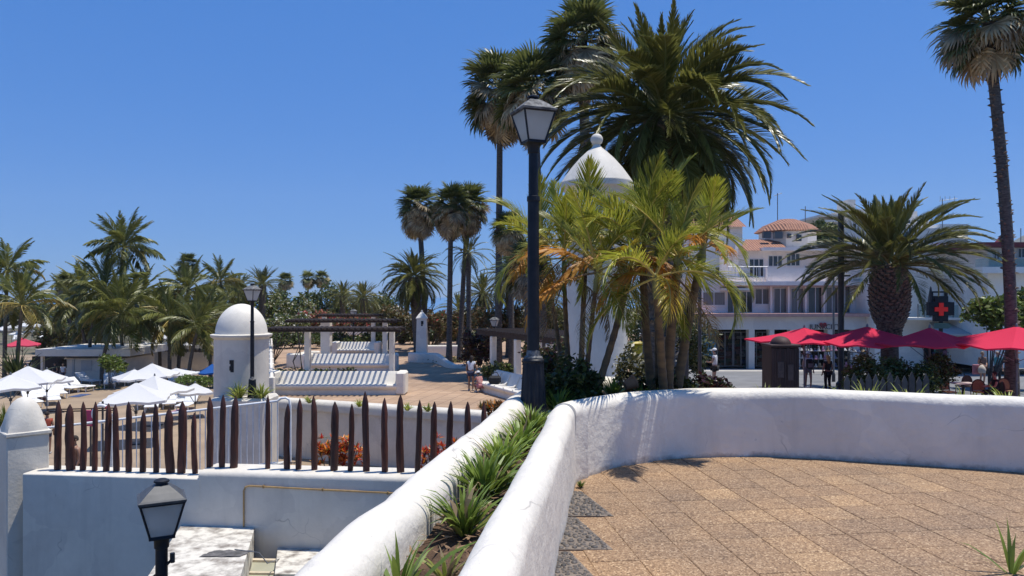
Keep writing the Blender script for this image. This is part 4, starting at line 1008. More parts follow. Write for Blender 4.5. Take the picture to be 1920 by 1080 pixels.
canary(G(905, 58, -2.7), at(905, 552, 58), 2.5, 'bluish date palm right of the small dark palm', tr=.3, n=60, lo=-55, seed=43)
canary(G(862, 66, -2.7), at(862, 585, 66), 2.6, 'low date palm behind the bronze hedge', tr=.3, n=50, lo=-50, seed=44)
canary(G(955, 52, -2.7), at(957, 520, 52), 2.6, 'date palm with long hanging fronds left of the lamp pole', tr=.28, n=64, lo=-66, seed=45)
canary(G(1000, 56, -2.7), at(1010, 560, 56), 2.8, 'date palm behind the lamp pole', tr=.28, n=56, lo=-60, seed=46)
canary(G(641, 98, -2.7), at(643, 555, 98), 2.7, 'left one of two matching date palms above the pergola', tr=.40, n=64, lo=-45, seed=47)
canary(G(683, 92, -2.7), at(682, 560, 92), 2.9, 'right one of two matching date palms above the pergola', tr=.45, n=70, lo=-50, seed=48)
canary(G(719, 100, -2.7), at(716, 590, 100), 2.6, 'small date palm at the right of the two matching ones', tr=.3, n=50, lo=-45, seed=49)
canary(G(492, 88, -3.0), at(492, 535, 88), 2.8, 'dark date palm directly above the domed turret lamp', tr=.40, n=56, lo=-20, seed=50)
for px, py, lab, sd in ((535, 527, 'far fan palm right of the domed turret lamp', 51), (578, 523, 'left of two distant slim fan palms', 52), (604, 522, 'right of two distant slim fan palms', 53)):
    washing(G(px-2, 125, -3.0), at(px, py, 125), 1.7, lab, tr=.18, seed=sd, nd=24, ng=26, skirt=.5)
ZP = -5.6
coconut(G(237, 66, ZP), at(232, 462, 66), 3.6, 'tallest coconut palm rising above the pool parasols', n=26, split=True, seed=61, lean=-.5)
coconut(G(176, 64, ZP), at(196, 548, 64), 4.0, 'coconut palm with a leaning trunk left of the tallest one', n=24, split=True, seed=62, lean=-.6)
coconut(G(192, 61, ZP), at(228, 590, 61), 4.1, 'wide drooping coconut palm in front of the tallest one', n=24, split=True, seed=63, lean=-.3, yel=.25)
coconut(G(334, 66, ZP), at(352, 545, 66), 3.4, 'coconut palm with yellowing fronds midway to the domed turret', n=24, split=True, seed=64, yel=.4)
coconut(G(352, 60, ZP), at(372, 612, 60), 3.4, 'low coconut palm just left of the domed turret', n=20, split=True, seed=65, yel=.4)
coconut(G(405, 74, ZP), at(414, 528, 74), 2.9, 'slim coconut palm above the left of the domed turret', n=18, seed=66)
coconut(G(8, 58, ZP), at(14, 508, 58), 3.0, 'coconut palm at the left edge, the taller of the pair', n=20, split=True, seed=67)
coconut(G(30, 56, ZP), at(42, 572, 56), 3.6, 'coconut palm with yellow fronds beside the left edge', n=20, split=True, seed=68, yel=.4)
coconut(G(150, 78, ZP), at(150, 540, 78), 3.0, 'coconut palm behind the left of the tallest one', n=20, seed=69)
coconut(G(300, 70, ZP), at(298, 590, 70), 3.2, 'low coconut palm right of the tallest one', n=20, seed=70, yel=.4)
coconut(G(455, 84, ZP), at(447, 545, 84), 2.6, 'small coconut palm left of the domed turret lamp', n=18, seed=71)
coconut(G(205, 72, ZP), at(180, 610, 72), 4.0, 'low drooping coconut palm left of the clipped bush', n=24, seed=74, yel=.2)
coconut(G(262, 74, ZP), at(262, 560, 74), 3.9, 'drooping coconut palm right behind the tallest one', n=24, seed=75, yel=.3)
coconut(G(318, 62, ZP), at(318, 600, 62), 3.6, 'coconut palm with yellow-green fronds left of the low one by the turret', n=24, split=True, seed=76, yel=.45)
coconut(G(395, 64, ZP), at(392, 590, 64), 3.0, 'yellow-green coconut palm touching the domed turret', n=22, split=True, seed=77, yel=.4)
coconut(G(168, 70, ZP), at(140, 570, 70), 3.4, 'dark coconut palm at the left side of the grove', n=22, seed=78)
coconut(G(430, 90, ZP), at(430, 560, 90), 3.2, 'coconut palm half hidden behind the dome of the turret', n=20, seed=79)
washing(G(130, 84, ZP), at(128, 535, 84), 1.9, 'dark fan palm at the left of the coconut grove', tr=.22, seed=72, nd=22)
washing(G(355, 100, ZP), at(352, 497, 100), 1.9, 'fan palm crown peeping over the yellowing coconut palm', tr=.22, seed=73, nd=22)
# ================================================================== patio: turret, benches, pergolas
d = 27.0; c = at(453, 700, d)
tu = empty('turret', (c.x, c.y, PZ-2.9)); tag(tu, 'squat white round turret with a smooth dome beside a lamp', 'turret')
zz = lambda py: EYE - (py-HY)*d/F - (PZ-2.9); k_ = d/F
MB().lathe([(49*k_, 0), (49*k_, zz(700)), (48.5*k_, zz(640)), (48.8*k_, zz(634))], 44).obj('body', WHITE_D, tu, local=True, smooth=40)
MB().lathe([(48.5*k_, zz(635)), (54*k_, zz(631)), (55*k_, zz(629)), (55*k_, zz(626.5)), (48*k_, zz(625))], 44).obj('cornice', WHITE_D, tu, local=True, smooth=35)
Rd = 46.5*k_; hd = 57*k_
MB().lathe([(Rd*math.cos(math.pi/2*k/12)+.001, zz(626.5)+hd*math.sin(math.pi/2*k/12)) for k in range(13)], 44).obj('dome', WHITE, tu, local=True, smooth=80)
b = MB(); b.box(-.045, -49.5*k_, zz(693), .07, -46*k_, zz(671)); b.box(-.08, -49.4*k_, zz(690), -.02, -46*k_, zz(682)); b.box(-.08, -49.3*k_, zz(678), -.02, -46*k_, zz(671.3))
b.obj('slit_window', DARKIN, tu, local=True)
street_lamp(at(473, 745, 25.8), 'black street lamp standing in front of the domed turret', pole=2.35, k=1.12)
b = MB(); q = at(470, 745, 25.8); b.box(q.x-1.3, q.y-.4, -5.6, q.x+.62, q.y+1.2, q.z, 0, .08); tag(b.obj('planter_box', WHITE_D, loc=(q.x, q.y, -5.6)), 'white plant ledge at the foot of the domed turret', 'planter')
for i, (px, lab) in enumerate(((448, 'yucca-like plant left of the turret lamp'), (489, 'spiky plant right of the turret lamp'))):
    q = at(px, 748, 25.6); clump(q, .62, 70, lab, LF_STRAPY, 500+i, .05, 1.0)
# coping of the patio edge
cp = wallsweep([(pf0.x-1.2, pf0.y+.3), (pf0.x, pf0.y), ((pf0+pf1).x/2, (pf0+pf1).y/2), (pf1.x, pf1.y), (pf1.x+dirp.x*.5, pf1.y+dirp.y*.5)], [(-.10, PZ-.25), (-.10, PZ-.02), (-.05, PZ+.10), (.05, PZ+.14), (.45, PZ+.13), (.52, PZ+.08), (.52, PZ-.1)], 'coping', WHITE_D, amp=.02, step=.4, seed=50)
tag(cp.obj('coping', WHITE_D, loc=(pf0.x, pf0.y, PZ), smooth=50), 'white low coping along the front edge of the brown patio', 'kerb')
for i, (px, py, lab) in enumerate(((580, 756, 'small green tuft on the patio edge, leftmost'), (673, 763, 'small green tuft on the patio edge below the bench end'), (764, 770, 'small tuft on the patio edge right of the bench'), (802, 772, 'small tuft on the patio edge behind the right stakes'))):
    q = gz(px, py, PZ+.1); clump(q, .36, 50, lab, LF_STRAPY, 510+i, .035, 1.0)
# crotons against the wall
def croton(px, d, z, h, w_, lab, mats, seed):
    t = empty('croton', G(px, d, z)); tag(t, lab, 'shrub'); r = random.Random(seed); mb = MB()
    for k in range(42):
        an = r.uniform(0, 6.3); rr = w_*math.sqrt(r.random()); b0 = Vector((rr*math.cos(an), rr*math.sin(an)*.6, h*r.uniform(.35, .85)*(1-.3*rr/w_)))
        for j in range(13):
            yaw = r.uniform(0, 6.3); el = R(r.uniform(5, 75)); u = Vector((math.cos(yaw)*math.cos(el), math.sin(yaw)*math.cos(el), math.sin(el))); v = Vector((-math.sin(yaw), math.cos(yaw), 0)); l = r.uniform(.18, .34); ww = .035
            mb.add([b0, b0+u*l*.45+v*ww, b0+u*l+Vector((0, 0, -.03)), b0+u*l*.45-v*ww], [(0, 1, 2, 3)], r.choices(range(len(mats)), [.45, .35, .2][:len(mats)])[0])
    mb.obj('leaves', mats, t, local=True)
    b = MB()
    for k in range(6): b.tube([(0, 0, 0), (r.uniform(-w_, w_)*.7, r.uniform(-.3, .3)*w_, h*.6)], .02, 5)
    b.obj('stems', BARK, t, local=True)
croton(618, 26.0, -4.9, 2.05, .6, 'left half of the orange and green croton shrubs behind the stakes', [FL_ORG, FL_CRM, LF_MID], 1)
croton(655, 26.2, -4.9, 1.95, .6, 'orange-red croton shrub at the foot of the patio wall', [FL_ORG, FL_CRM, LF_OLV], 2)
croton(818, 24.5, -4.9, 2.2, .7, 'deep red croton shrub behind the stakes left of the sloping wall', [FL_CRM, FL_ORG, LF_PUR], 3)
croton(858, 24.2, -4.9, 2.2, .55, 'orange croton shrub close to the sloping wall', [FL_ORG, FL_CRM, LF_OLV], 4)
croton(905, 24.0, -4.9, 2.4, .65, 'bronze shrub behind the rightmost stakes', [LF_BRN, FL_CRM, LF_OLV], 5)
croton(930, 25.5, -2.7, .75, .6, 'low yellow-brown bush at the corner of the patio', [LF_OLV, LF_BRN, FL_ORG], 6)
# benches
def bench(loc, L, rz, label, seats=0, h=.95, ends=(0, 1)):
    t = empty('bench', loc, rz); tag(t, label, 'bench', 'white masonry benches')
    pr = [(.10, 0), (.10, .20), (.02, .27), (-.03, .35), (-.02, .42), (.04, .46), (.12, .465), (.50, .43), (.58, .46), (.64, .56), (.80, h-.05), (.84, h), (.92, h), (.95, h-.05), (.95, 0)]
    def ext(x0, x1, prof, name):
        b = MB(); n = len(prof); vs = []; K = max(2, int((x1-x0)/.3))
        for i in range(K+1):
            x = x0 + (x1-x0)*i/K
            for y, z in prof: vs.append((x, y + .008*mnoise.noise(Vector((x*2, y*3, z*3))), z))
        fs = [(i*n+k, i*n+k+1, (i+1)*n+k+1, (i+1)*n+k) for i in range(K) for k in range(n-1)] + [list(range(n)), [K*n+k for k in range(n)][::-1]]
        b.add(vs, [f[::-1] for f in fs]); return b.obj(name, WHITE, t, local=True, smooth=35)
    ext(0, L, [p for p in pr[:8]] + [(.56, .42), (.56, 0)], 'seat'); ext(.004, L-.004, [(.557, 0.0), (.557, .43)] + pr[8:], 'backrest')
    for e_ in ends:
        b = MB(); x = -.02 if e_ == 0 else L-.38+.02; b.box(x, -.02, 0, x+.42, 1.0, h+.05, 0, .07); b.obj('end_block', WHITE, t, local=True)
    if seats:
        for k in range(1, seats):
            x = L*k/seats; b = MB(); b.tube([(x, .0, .44), (x, .48, .46), (x, .62, .55), (x, .78, h-.06)], [.045, .05, .05, .03], 8); b.obj('seat_ridge', WHITE, t, local=True, smooth=60)
    return t
def bline(px0, px1, y, lab):
    a = gz(px0, y, PZ); c = gz(px1, y, PZ); return bench((a.x, a.y, PZ), c.x-a.x, 0, lab)
bline(497, 757, 741, 'nearest long white bench under the dark pergola')
bline(566, 741, 697, 'second long white bench, directly behind the nearest one')
bline(622, 710, 667, 'third white bench, farthest under the pergola')
a = gz(565, 690, PZ); bench((a.x, a.y, PZ), 2.4, R(78), 'short white bench set sideways at the left of the second bench', h=.8)
b_ = Vector((-1.55, 33.4)); e_ = Vector((.42, 29.3)); dv = e_-b_
bench((b_.x, b_.y, PZ), dv.length, math.atan2(dv.y, dv.x), 'white bench with moulded seats left of the lamp base', seats=5, ends=())
# planting strip behind the first bench
for i, (px, lab) in enumerate(((520, 'low hedge tuft behind the left end of the nearest bench'), (556, 'low hedge tuft behind the nearest bench, second from its left end'), (604, 'low hedge tuft behind the middle of the nearest bench'), (650, 'low hedge tuft behind the nearest bench, right of its middle'))):
    q = G(px, 33.4, PZ); bush([(q.x, q.y, PZ+.75, .6, .25, .32)], 420, .13, lab, [LF_MID, LF_DK], [(0, .5), (1, .5)], 520+i, name='hedge', cat='hedge', z0=PZ)
# pergolas
slm = MB(); slm.box(-.045, -.5, -.03, .045, .5, .03); so_ = slm.obj('slat', WOODDK); slat_me = so_.data; bpy.data.objects.remove(so_)
def pergola(px0, px1, d0, d1, ztop, cols, label, nsl, dz=0):
    dm = (d0+d1)/2; x0 = (px0-CX)*dm/F; x1 = (px1-CX)*dm/F
    t = empty('pergola', ((x0+x1)/2, dm, PZ)); tag(t, label, 'pergola', 'dark timber pergolas on the patio')
    for dd_ in (d0+.3, d1-.3):
        b = MB(); b.box(x0-.1, dd_-.08, ztop-.12, x1+.1, dd_+.08, ztop+.0, 0, .01); b.obj('beam', WOODDK, t)
    for k in range(nsl):
        x = x0 + (x1-x0)*(k+.5)/nsl
        inst('slat', slat_me, t, M=Matrix.Translation((x-t.location.x, dm-t.location.y, ztop+.032-PZ)) @ Matrix.Rotation(rA.uniform(-.01, .01), 4, 'Z') @ Matrix.Diagonal((1, (d1-d0)*1.05, 1, 1)))
    for px, dc, w_ in cols:
        x = (px-CX)*dc/F; b = MB(); b.box(x-w_, dc-w_, PZ, x+w_, dc+w_, ztop-.123, 0, .03); b.obj('column', WHITE, t)
    return t
pergola(506, 752, 31.9, 33.9, .16, [(735, 33.4, .12), (577, 33.5, .13)], 'nearest dark slatted pergola over the long white bench', 24)
pergola(545, 745, 41.9, 44.1, .20, [(612, 43.4, .28), (722, 43.5, .14)], 'second dark slatted pergola behind the nearest one', 24)
pergola(600, 712, 53, 55.4, .22, [(608, 54.6, .15), (700, 54.6, .15)], 'farthest dark slatted pergola on the patio', 18)
# vine canes on the near pergola column
b = MB(); q = G(568, 33.9, PZ)
for k in range(5): b.tube([(q.x+rA.uniform(-.2, .2), q.y, PZ), (q.x+rA.uniform(-.5, .1), q.y, PZ+1.3), (q.x+rA.uniform(-.3, .5), q.y, PZ+2.7)], .02, 5)
tag(b.obj('vine', BARK, loc=(q.x, q.y, PZ)), 'bare twisted vine stems climbing the left pergola column', 'vine')
# right pergola
A_ = at(900, 622, 36.5); B_2 = at(1060, 633, 28.5); tp = empty('pergola', (A_.x, A_.y, PZ)); tag(tp, 'dark timber pergola over the moulded bench left of the lamp', 'pergola', 'dark timber pergolas on the patio')
dirv = (B_2-A_); dirv.z = 0; L_ = dirv.length; ang = math.atan2(dirv.y, dirv.x); zb = -.16
for off in (0, 2.4):
    M = Matrix.Translation((A_.x, A_.y, zb)) @ Matrix.Rotation(ang, 4, 'Z') @ Matrix.Translation((0, off, 0)); b = MB(); b.box(-.2, -.09, -.14, L_+.3, .09, .10, 0, .01, M); b.obj('beam', WOODDK, tp)
for k in range(26):
    M = Matrix.Translation((A_.x, A_.y, zb+.132)) @ Matrix.Rotation(ang, 4, 'Z') @ Matrix.Translation((L_*(k+.5)/26, 1.2, 0)) @ Matrix.Diagonal((1, 3.4, 1, 1))
    inst('slat', slat_me, tp, M=Matrix.Translation(-tp.location) @ M)
for s__ in (.19, .50, .85):
    for off in (0, 2.4):
        M = Matrix.Translation((A_.x, A_.y, 0)) @ Matrix.Rotation(ang, 4, 'Z') @ Matrix.Translation((L_*s__, off, 0)); b = MB(); b.box(-.13, -.13, PZ, .13, .13, zb-.143, 0, .03, M); b.obj('column', WHITE, tp)
# balustrade along the left edge of the patio
bl = empty('balustrade', (-10.6, 31, PZ)); tag(bl, 'white patio balustrade with cross-shaped openings right of the domed turret', 'balustrade')
e0 = Vector((-9.75, 30.0)); e1 = Vector((-18.6, 57)); nb = 9
for k in range(nb+1):
    p = e0.lerp(e1, k/nb); b = MB(); b.box(p.x-.12, p.y-.12, PZ, p.x+.12, p.y+.12, PZ+1.02, 0, .03); b.obj('post', WHITE, bl)
    if k < nb:
        q = e0.lerp(e1, (k+1)/nb); b = MB()
        for z in (.12, .95): b.tube([(p.x, p.y, PZ+z), (q.x, q.y, PZ+z)], .085, 6)
        b.obj('rail', WHITE, bl); b = MB()
        b.tube([(p.x, p.y, PZ+.1), (q.x, q.y, PZ+.95)], .07, 6); b.tube([(p.x, p.y, PZ+.95), (q.x, q.y, PZ+.1)], .069, 6); b.obj('cross_brace', WHITE, bl)
# small white turret on the planter
d = 48.5; c = G(791, d, PZ); t = empty('chimney_turret', c); tag(t, 'small square white turret with a pyramid cap on the planter wall', 'turret')
b = MB(); b.add([(sx*.36, sy*.36, .55) for sx, sy in ((-1, -1), (1, -1), (1, 1), (-1, 1))] + [(sx*.30, sy*.30, 2.82) for sx, sy in ((-1, -1), (1, -1), (1, 1), (-1, 1))], [(0, 1, 5, 4), (1, 2, 6, 5), (2, 3, 7, 6), (3, 0, 4, 7), (4, 5, 6, 7)]); b.obj('shaft', WHITE, t, local=True)
MB().lathe([(.49, 2.80), (.50, 2.86), (.30, 3.08), (.08, 3.26), (.07, 3.36), (.02, 3.38)], 4, rot=R(45)).obj('pyramid_cap', WHITE, t, local=True)
b = MB(); b.box(-.02, -.325, 2.45, .14, -.25, 2.68); b.box(-.02, -.33, 2.35, .10, -.25, 2.44); b.obj('slot', DARKIN, t, local=True)
pl = [gz(765, 679, PZ), gz(790, 680, PZ), gz(812, 680, PZ), gz(824, 684, PZ), gz(836, 689, PZ), gz(852, 691, PZ), gz(880, 690, PZ)]
w_ = wallsweep([(p.x, p.y) for p in pl], roundtop(.35, PZ+.62, PZ-.1, .12, 5), 'x', WHITE, amp=.02, step=.3, seed=61,
               zfun=lambda p, z: z if p.x < -5.0 else PZ-.1+(z-PZ+.1)*max(.45, 1-(p.x+5.0)*.35))
tag(w_.obj('planter_wall', WHITE, loc=(pl[2].x, pl[2].y, PZ), smooth=50), 'low white curving planter wall stepping down below the small turret', 'wall')
q = gz(832, 684, PZ); b = foliage([(q.x, q.y+2.5, PZ+.12, 2.2, 2.0, .14)], 1500, .14, 9); tag(b.obj('ground_cover', [LF_OLV], loc=(q.x, q.y, PZ)), 'low green ground cover inside the curved planter', kind='stuff')
# grey wall behind
a = gz(800, 667, PZ); c = gz(868, 667, PZ); w_ = wallsweep([(a.x, a.y), (c.x, c.y)], roundtop(.3, PZ+.75, PZ-.05, .1, 4), 'x', WHITE, step=.8, seed=65)
tag(w_.obj('seat_wall', WHITE, loc=(a.x, a.y, PZ), smooth=50), 'low white seat wall in the shade right of the small turret', 'wall')
# hedges and bushes beyond the patio
def hedge(px0, px1, py0, py1, d, n, size, label, mats, mix_, seed, lob=5, z0=PZ, name='bush', cat='bush', dep=1.5):
    L = []; r = random.Random(seed)
    for k in range(lob):
        px = px0 + (px1-px0)*(k+.5)/lob; q = at(px, (py0+py1)/2 + r.uniform(-.15, .15)*(py1-py0), d + r.uniform(-1, 1)*dep)
        L.append((q.x, q.y, q.z, (px1-px0)/lob*.75*d/F, dep, (py1-py0)/2*d/F*r.uniform(.8, 1.15)))
    return bush(L, n, size, label, mats, mix_, seed, name=name, cat=cat, z0=z0)
hedge(505, 590, 560, 620, 74, 5200, .34, 'green bush with white flowers right of the domed turret', [LF_MID, FL_WHT, LF_OLV], [(0, .55), (1, .10), (2, .35)], 1)
hedge(505, 575, 590, 622, 46, 2600, .22, 'white flowering bush on the left of the pergolas', [LF_MID, FL_WHT, LF_OLV], [(0, .5), (1, .16), (2, .34)], 2)
hedge(560, 640, 585, 618, 66, 3400, .28, 'bougainvillea with red and pink flowers above the pergola', [LF_OLV, FL_RED, FL_PNK], [(0, .62), (1, .13), (2, .25)], 3)
hedge(630, 722, 590, 616, 64, 3400, .28, 'pinkish bougainvillea along the pergola, left of the two lamps', [LF_OLV, FL_PNK, FL_RED], [(0, .62), (1, .30), (2, .08)], 4)
hedge(500, 745, 545, 615, 104, 12000, .5, 'dense dark green trees behind the bougainvillea', [LF_MID, LF_DK], [(0, .5), (1, .5)], 5, name='tree', cat='tree', dep=3)
hedge(430, 530, 545, 612, 92, 5200, .42, 'green tree behind the domed turret', [LF_MID, LF_OLV], [(0, .6), (1, .4)], 6, name='tree', cat='tree', dep=3)
hedge(715, 800, 575, 635, 60, 4600, .26, 'olive bush left of the small white turret', [LF_OLV, LF_BRN, FL_WHT], [(0, .66), (1, .28), (2, .06)], 7)
hedge(795, 900, 575, 630, 57, 6500, .24, 'bronze-green bougainvillea hedge right of the small turret', [LF_OLV, LF_BRN, FL_RED], [(0, .55), (1, .42), (2, .03)], 8)
hedge(890, 1010, 570, 628, 54, 6500, .24, 'bronze hedge below the fan palms near the lamp pole', [LF_OLV, LF_BRN, LF_DK], [(0, .45), (1, .40), (2, .15)], 9)
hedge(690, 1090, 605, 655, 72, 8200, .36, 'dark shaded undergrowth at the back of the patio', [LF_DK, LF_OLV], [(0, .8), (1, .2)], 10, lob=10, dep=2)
hedge(868, 925, 618, 690, 38.5, 4200, .17, 'dark red leafy bush behind the standing girl', [LF_PUR, LF_BRN, LF_DK], [(0, .5), (1, .3), (2, .2)], 11, lob=3, dep=1.0)
hedge(905, 960, 680, 712, 34.5, 1800, .14, 'dark green bush behind the moulded bench', [LF_DK, LF_MID], [(0, .7), (1, .3)], 12, lob=3, dep=.5)
hedge(985, 1060, 640, 720, 24, 4200, .14, 'dark shrubs behind the base of the tall lamp', [LF_DK, LF_PUR, LF_BRN], [(0, .6), (1, .25), (2, .15)], 13, lob=3, dep=1.0)
hedge(1015, 1075, 560, 640, 50, 3600, .24, 'shaded bushes right of the lamp pole', [LF_DK, LF_OLV], [(0, .6), (1, .4)], 14, lob=3)
hedge(1175, 1330, 560, 690, 40, 5200, .24, 'dark green bushes behind the thick areca stems', [LF_DK, LF_OLV], [(0, .75), (1, .25)], 15, lob=3)
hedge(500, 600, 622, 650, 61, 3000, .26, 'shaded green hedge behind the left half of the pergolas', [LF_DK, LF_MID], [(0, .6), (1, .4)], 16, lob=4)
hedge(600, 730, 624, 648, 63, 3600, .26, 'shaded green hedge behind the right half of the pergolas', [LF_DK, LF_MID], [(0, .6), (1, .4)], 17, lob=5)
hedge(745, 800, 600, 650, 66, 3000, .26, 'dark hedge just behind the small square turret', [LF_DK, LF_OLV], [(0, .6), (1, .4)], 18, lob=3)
# far lamps
for px, py, d, lab in ((663, 620, 58, 'distant black lamp above the pergola, the nearer of two'), (716, 612, 72, 'distant lamp just right of the nearer one above the pergola'), (927, 690, 42, 'black lamp above the right pergola beam')):
    q = at(px, py, d); top = {663: 578, 716: 586, 927: 592}[px]; H_ = EYE-(top-HY)*d/F - PZ; street_lamp((q.x, q.y, PZ), lab, pole=H_/1.1-1.21, k=1.1)
# white pavilion far away
c = G(721, 120, PZ); t = empty('pavilion', c); tag(t, 'distant white pavilion with a small lantern top among the trees', 'pavilion')
MB().lathe([(3.0, 0), (3.0, .3), (2.6, .3), (2.6, 1.9), (3.1, 2.0), (3.1, 2.3), (2.3, 2.7), (1.3, 2.9)], 8).obj('body', WHITE_F, t, local=True)
MB().lathe([(1.1, 2.9), (1.1, 3.3), (1.25, 3.35), (.7, 3.7), (.2, 4.0), (.18, 4.3), (.02, 4.4)], 12).obj('lantern_top', WHITE_F, t, local=True, smooth=40)
# pale stall fronts seen under the hedge
for i, (px0, px1, d) in enumerate(((560, 640, 78), (650, 735, 82), (760, 800, 76), (985, 1050, 62))):
    a = G(px0, d, PZ); c = G(px1, d, PZ); lab = ['white wall far behind the pergola, left part', 'white wall far behind the pergola, right part', 'pale wall far behind the small turret', 'pale wall behind the lamp pole'][i]
    w_ = wallsweep([(a.x, a.y), (c.x, c.y)], roundtop(.3, PZ+1.2, PZ-.05, .1, 4), 'x', WHITE_F, step=2, seed=70+i); tag(w_.obj('garden_wall', WHITE_F, loc=(a.x, a.y, PZ), smooth=50), lab, 'wall')
# ================================================================== town on the right
PINKW = plaster('pinkish_render', (0.88, 0.79, 0.73), dirt=.14, bmp=.08, bscale=4); WALLW = plaster('town_white_render', (0.86, 0.83, 0.75), dirt=.12, bmp=.08, bscale=4)
GREYW = plaster('grey_fascia', (0.62, 0.62, 0.60), dirt=.14, bmp=.08, bscale=4); TRIMP = mat('pink_tile_trim', (0.55, 0.33, 0.29), (0.45, 0.27, 0.24), 3, rough=.8)
CREAMW = plaster('cream_render', (0.74, 0.69, 0.61), dirt=.16, bmp=.08, bscale=3); REDTRIM = mat('dark_red_trim', (0.20, 0.03, 0.03), (0.14, 0.025, 0.025), 3, rough=.6)
FRAMEW = mat('white_window_frame', (0.72, 0.72, 0.71), (0.62, 0.62, 0.61), 3, rough=.5)
def roofmat():
    m, nt, bs = newmat('terracotta_tiles'); bs.inputs['Roughness'].default_value = .85
    v = coords(nt); wv = nt.nodes.new('ShaderNodeTexWave'); wv.inputs['Scale'].default_value = 1.6; wv.inputs['Distortion'].default_value = .6; nt.links.new(v, wv.inputs['Vector'])
    c = ramp(nt, nz(nt, v, 5, 6), [(.3, (0.42, 0.20, 0.12)), (.7, (0.26, 0.125, 0.085))]); c = mix(nt, 1.0, c, ramp(nt, wv.outputs['Fac'], [(0, (.7,)*3), (1, (1.15,)*3)]), 'MULTIPLY')
    nt.links.new(c, bs.inputs['Base Color']); bump(nt, bs, wv.outputs['Fac'], .8, .06); return m
ROOF = roofmat()
def rb(mb, x0, y0, x1, y1, d0, d1, mi=0, bv=0):
    a = at(x0, y0, d0); c = at(x1, y1, d0); return mb.box(a.x, d0, c.z, c.x, d1, a.z, mi, bv)
def window(parent, x0, y0, x1, y1, d, glass=None, nm='window', bars=1, proud=.05, fm=None):
    a = at(x0, y0, d); c = at(x1, y1, d); f = .05*max(1, d/60); b = MB()
    for (u0, v0, u1, v1) in ((a.x, a.z-f, c.x, a.z), (a.x, c.z, c.x, c.z+f)): b.box(u0, d-proud, v0, u1, d+.02, v1)
    xs = [a.x + (c.x-a.x)*k/(bars+1) for k in range(bars+2)]
    for k, x in enumerate(xs):
        x_ = min(max(x-f/2, a.x), c.x-f); b.box(x_, d-proud-.004, c.z+f, x_+f, d+.02, a.z-f)
    o = b.obj(nm, fm or FRAMEW, parent)
    g = MB(); g.box(a.x+.01, d-.02, c.z+.01, c.x-.01, d+.01, a.z-.01); g.obj('pane', glass or GLASSD, o); return o
bd = empty('shop_building', at(1450, 690, 52)); tag(bd, 'pinkish white three-storey building with shops below and stepped terraces', 'building')
b = MB(); rb(b, 1286, 594, 1650, 618, 51.8, 56); b.obj('shop_fascia', GREYW, bd)
b = MB(); rb(b, 1284, 588, 1652, 593.8, 51.3, 58); b.obj('terrace_slab', TRIMP, bd)
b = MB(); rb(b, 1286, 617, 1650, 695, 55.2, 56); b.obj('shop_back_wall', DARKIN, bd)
for x0, x1 in ((1286, 1292), (1309, 1317), (1404, 1415), (1443, 1452), (1482, 1500), (1552, 1562), (1600, 1612), (1640, 1650)):
    b = MB(); rb(b, x0, 617.5, x1, 696, 51.85, 52.5); b.obj('shop_pillar', GREYW, bd)
for x0, x1, br in ((1344, 1374, 1), (1375, 1403, 1), (1417, 1442, 1), (1500, 1551, 2), (1563, 1599, 1)):
    window(bd, x0, 622, x1, 687, 52.6, GLASST, 'shop_window', br, fm=GREYMETAL)
MERCH = [mat('goods_%s' % n, c1, c2, 9, 4, rough=.8, lo=.4, hi=.6) for n, c1, c2 in (('red', (.35, .04, .05), (.15, .03, .04)), ('blue', (.06, .10, .25), (.03, .05, .10)), ('white', (.6, .58, .55), (.3, .28, .27)), ('pink', (.42, .22, .30), (.25, .12, .18)), ('tan', (.35, .24, .13), (.2, .13, .07)), ('green', (.08, .25, .2), (.04, .12, .10)))]
rM = random.Random(3)
b = MB()
for k in range(120):
    px = rM.uniform(1346, 1440); py = rM.uniform(628, 684); d_ = rM.uniform(53.0, 54.8); w_ = rM.uniform(.12, .3); q = at(px, py, d_); b.box(q.x-w_, d_, q.z-rM.uniform(.1, .35), q.x+w_, d_+.1, q.z, rM.randrange(6))
tag(b.obj('window_goods', MERCH, bd), 'goods hanging inside the shop windows', kind='stuff')
b = MB(); rb(b, 1318.5, 622, 1342.5, 668, 52.0, 52.15); ps = b.obj('poster', mat('poster_print', (0.02, 0.10, 0.20), (0.10, 0.28, 0.33), .9, 3, rough=.4), bd)
b = MB(); rb(b, 1322, 626, 1331, 628.5, 51.96, 51.99); rb(b, 1321, 630, 1338, 632.5, 51.96, 51.99); b.obj('poster_lettering', mat('poster_white', (.55, .6, .65), rough=.5), ps)
b = MB(); rb(b, 1290, 602.5, 1308, 613, 51.6, 51.75); o = b.obj('name_board', mat('dark_board', (.05, .03, .035), (.12, .06, .07), 8, rough=.5), bd)
def text(s__, px, py, d, h, m, parent, name='lettering'):
    cu = bpy.data.curves.new(name, 'FONT'); cu.body = s__; cu.size = h; cu.extrude = .02; cu.align_x = 'LEFT'
    ob = bpy.data.objects.new(name, cu); col.objects.link(ob); dg = bpy.context.evaluated_depsgraph_get()
    me = bpy.data.meshes.new_from_object(ob.evaluated_get(dg)); bpy.data.objects.remove(ob)
    me.materials.clear(); me.materials.append(m); o = bpy.data.objects.new(name, me); col.objects.link(o); o.parent = parent
    o.matrix_local = Matrix.Translation(at(px, py, d) - wloc(parent)) @ Matrix.Rotation(R(90), 4, 'X'); return o
text('JUNK', 1517.5, 617.3, 51.70, .50, DKMETAL, bd); text('CITY', 1548, 617.3, 51.70, .50, DKMETAL, bd)
q = at(1543.5, 610, 51.70); b = MB(); vs = []
for k in range(20):
    a = 2*math.pi*k/20; vs.append((q.x + .020*16*math.sin(a)**3*.8, q.y, q.z + .020*.8*(13*math.cos(a)-5*math.cos(2*a)-2*math.cos(3*a)-math.cos(4*a))))
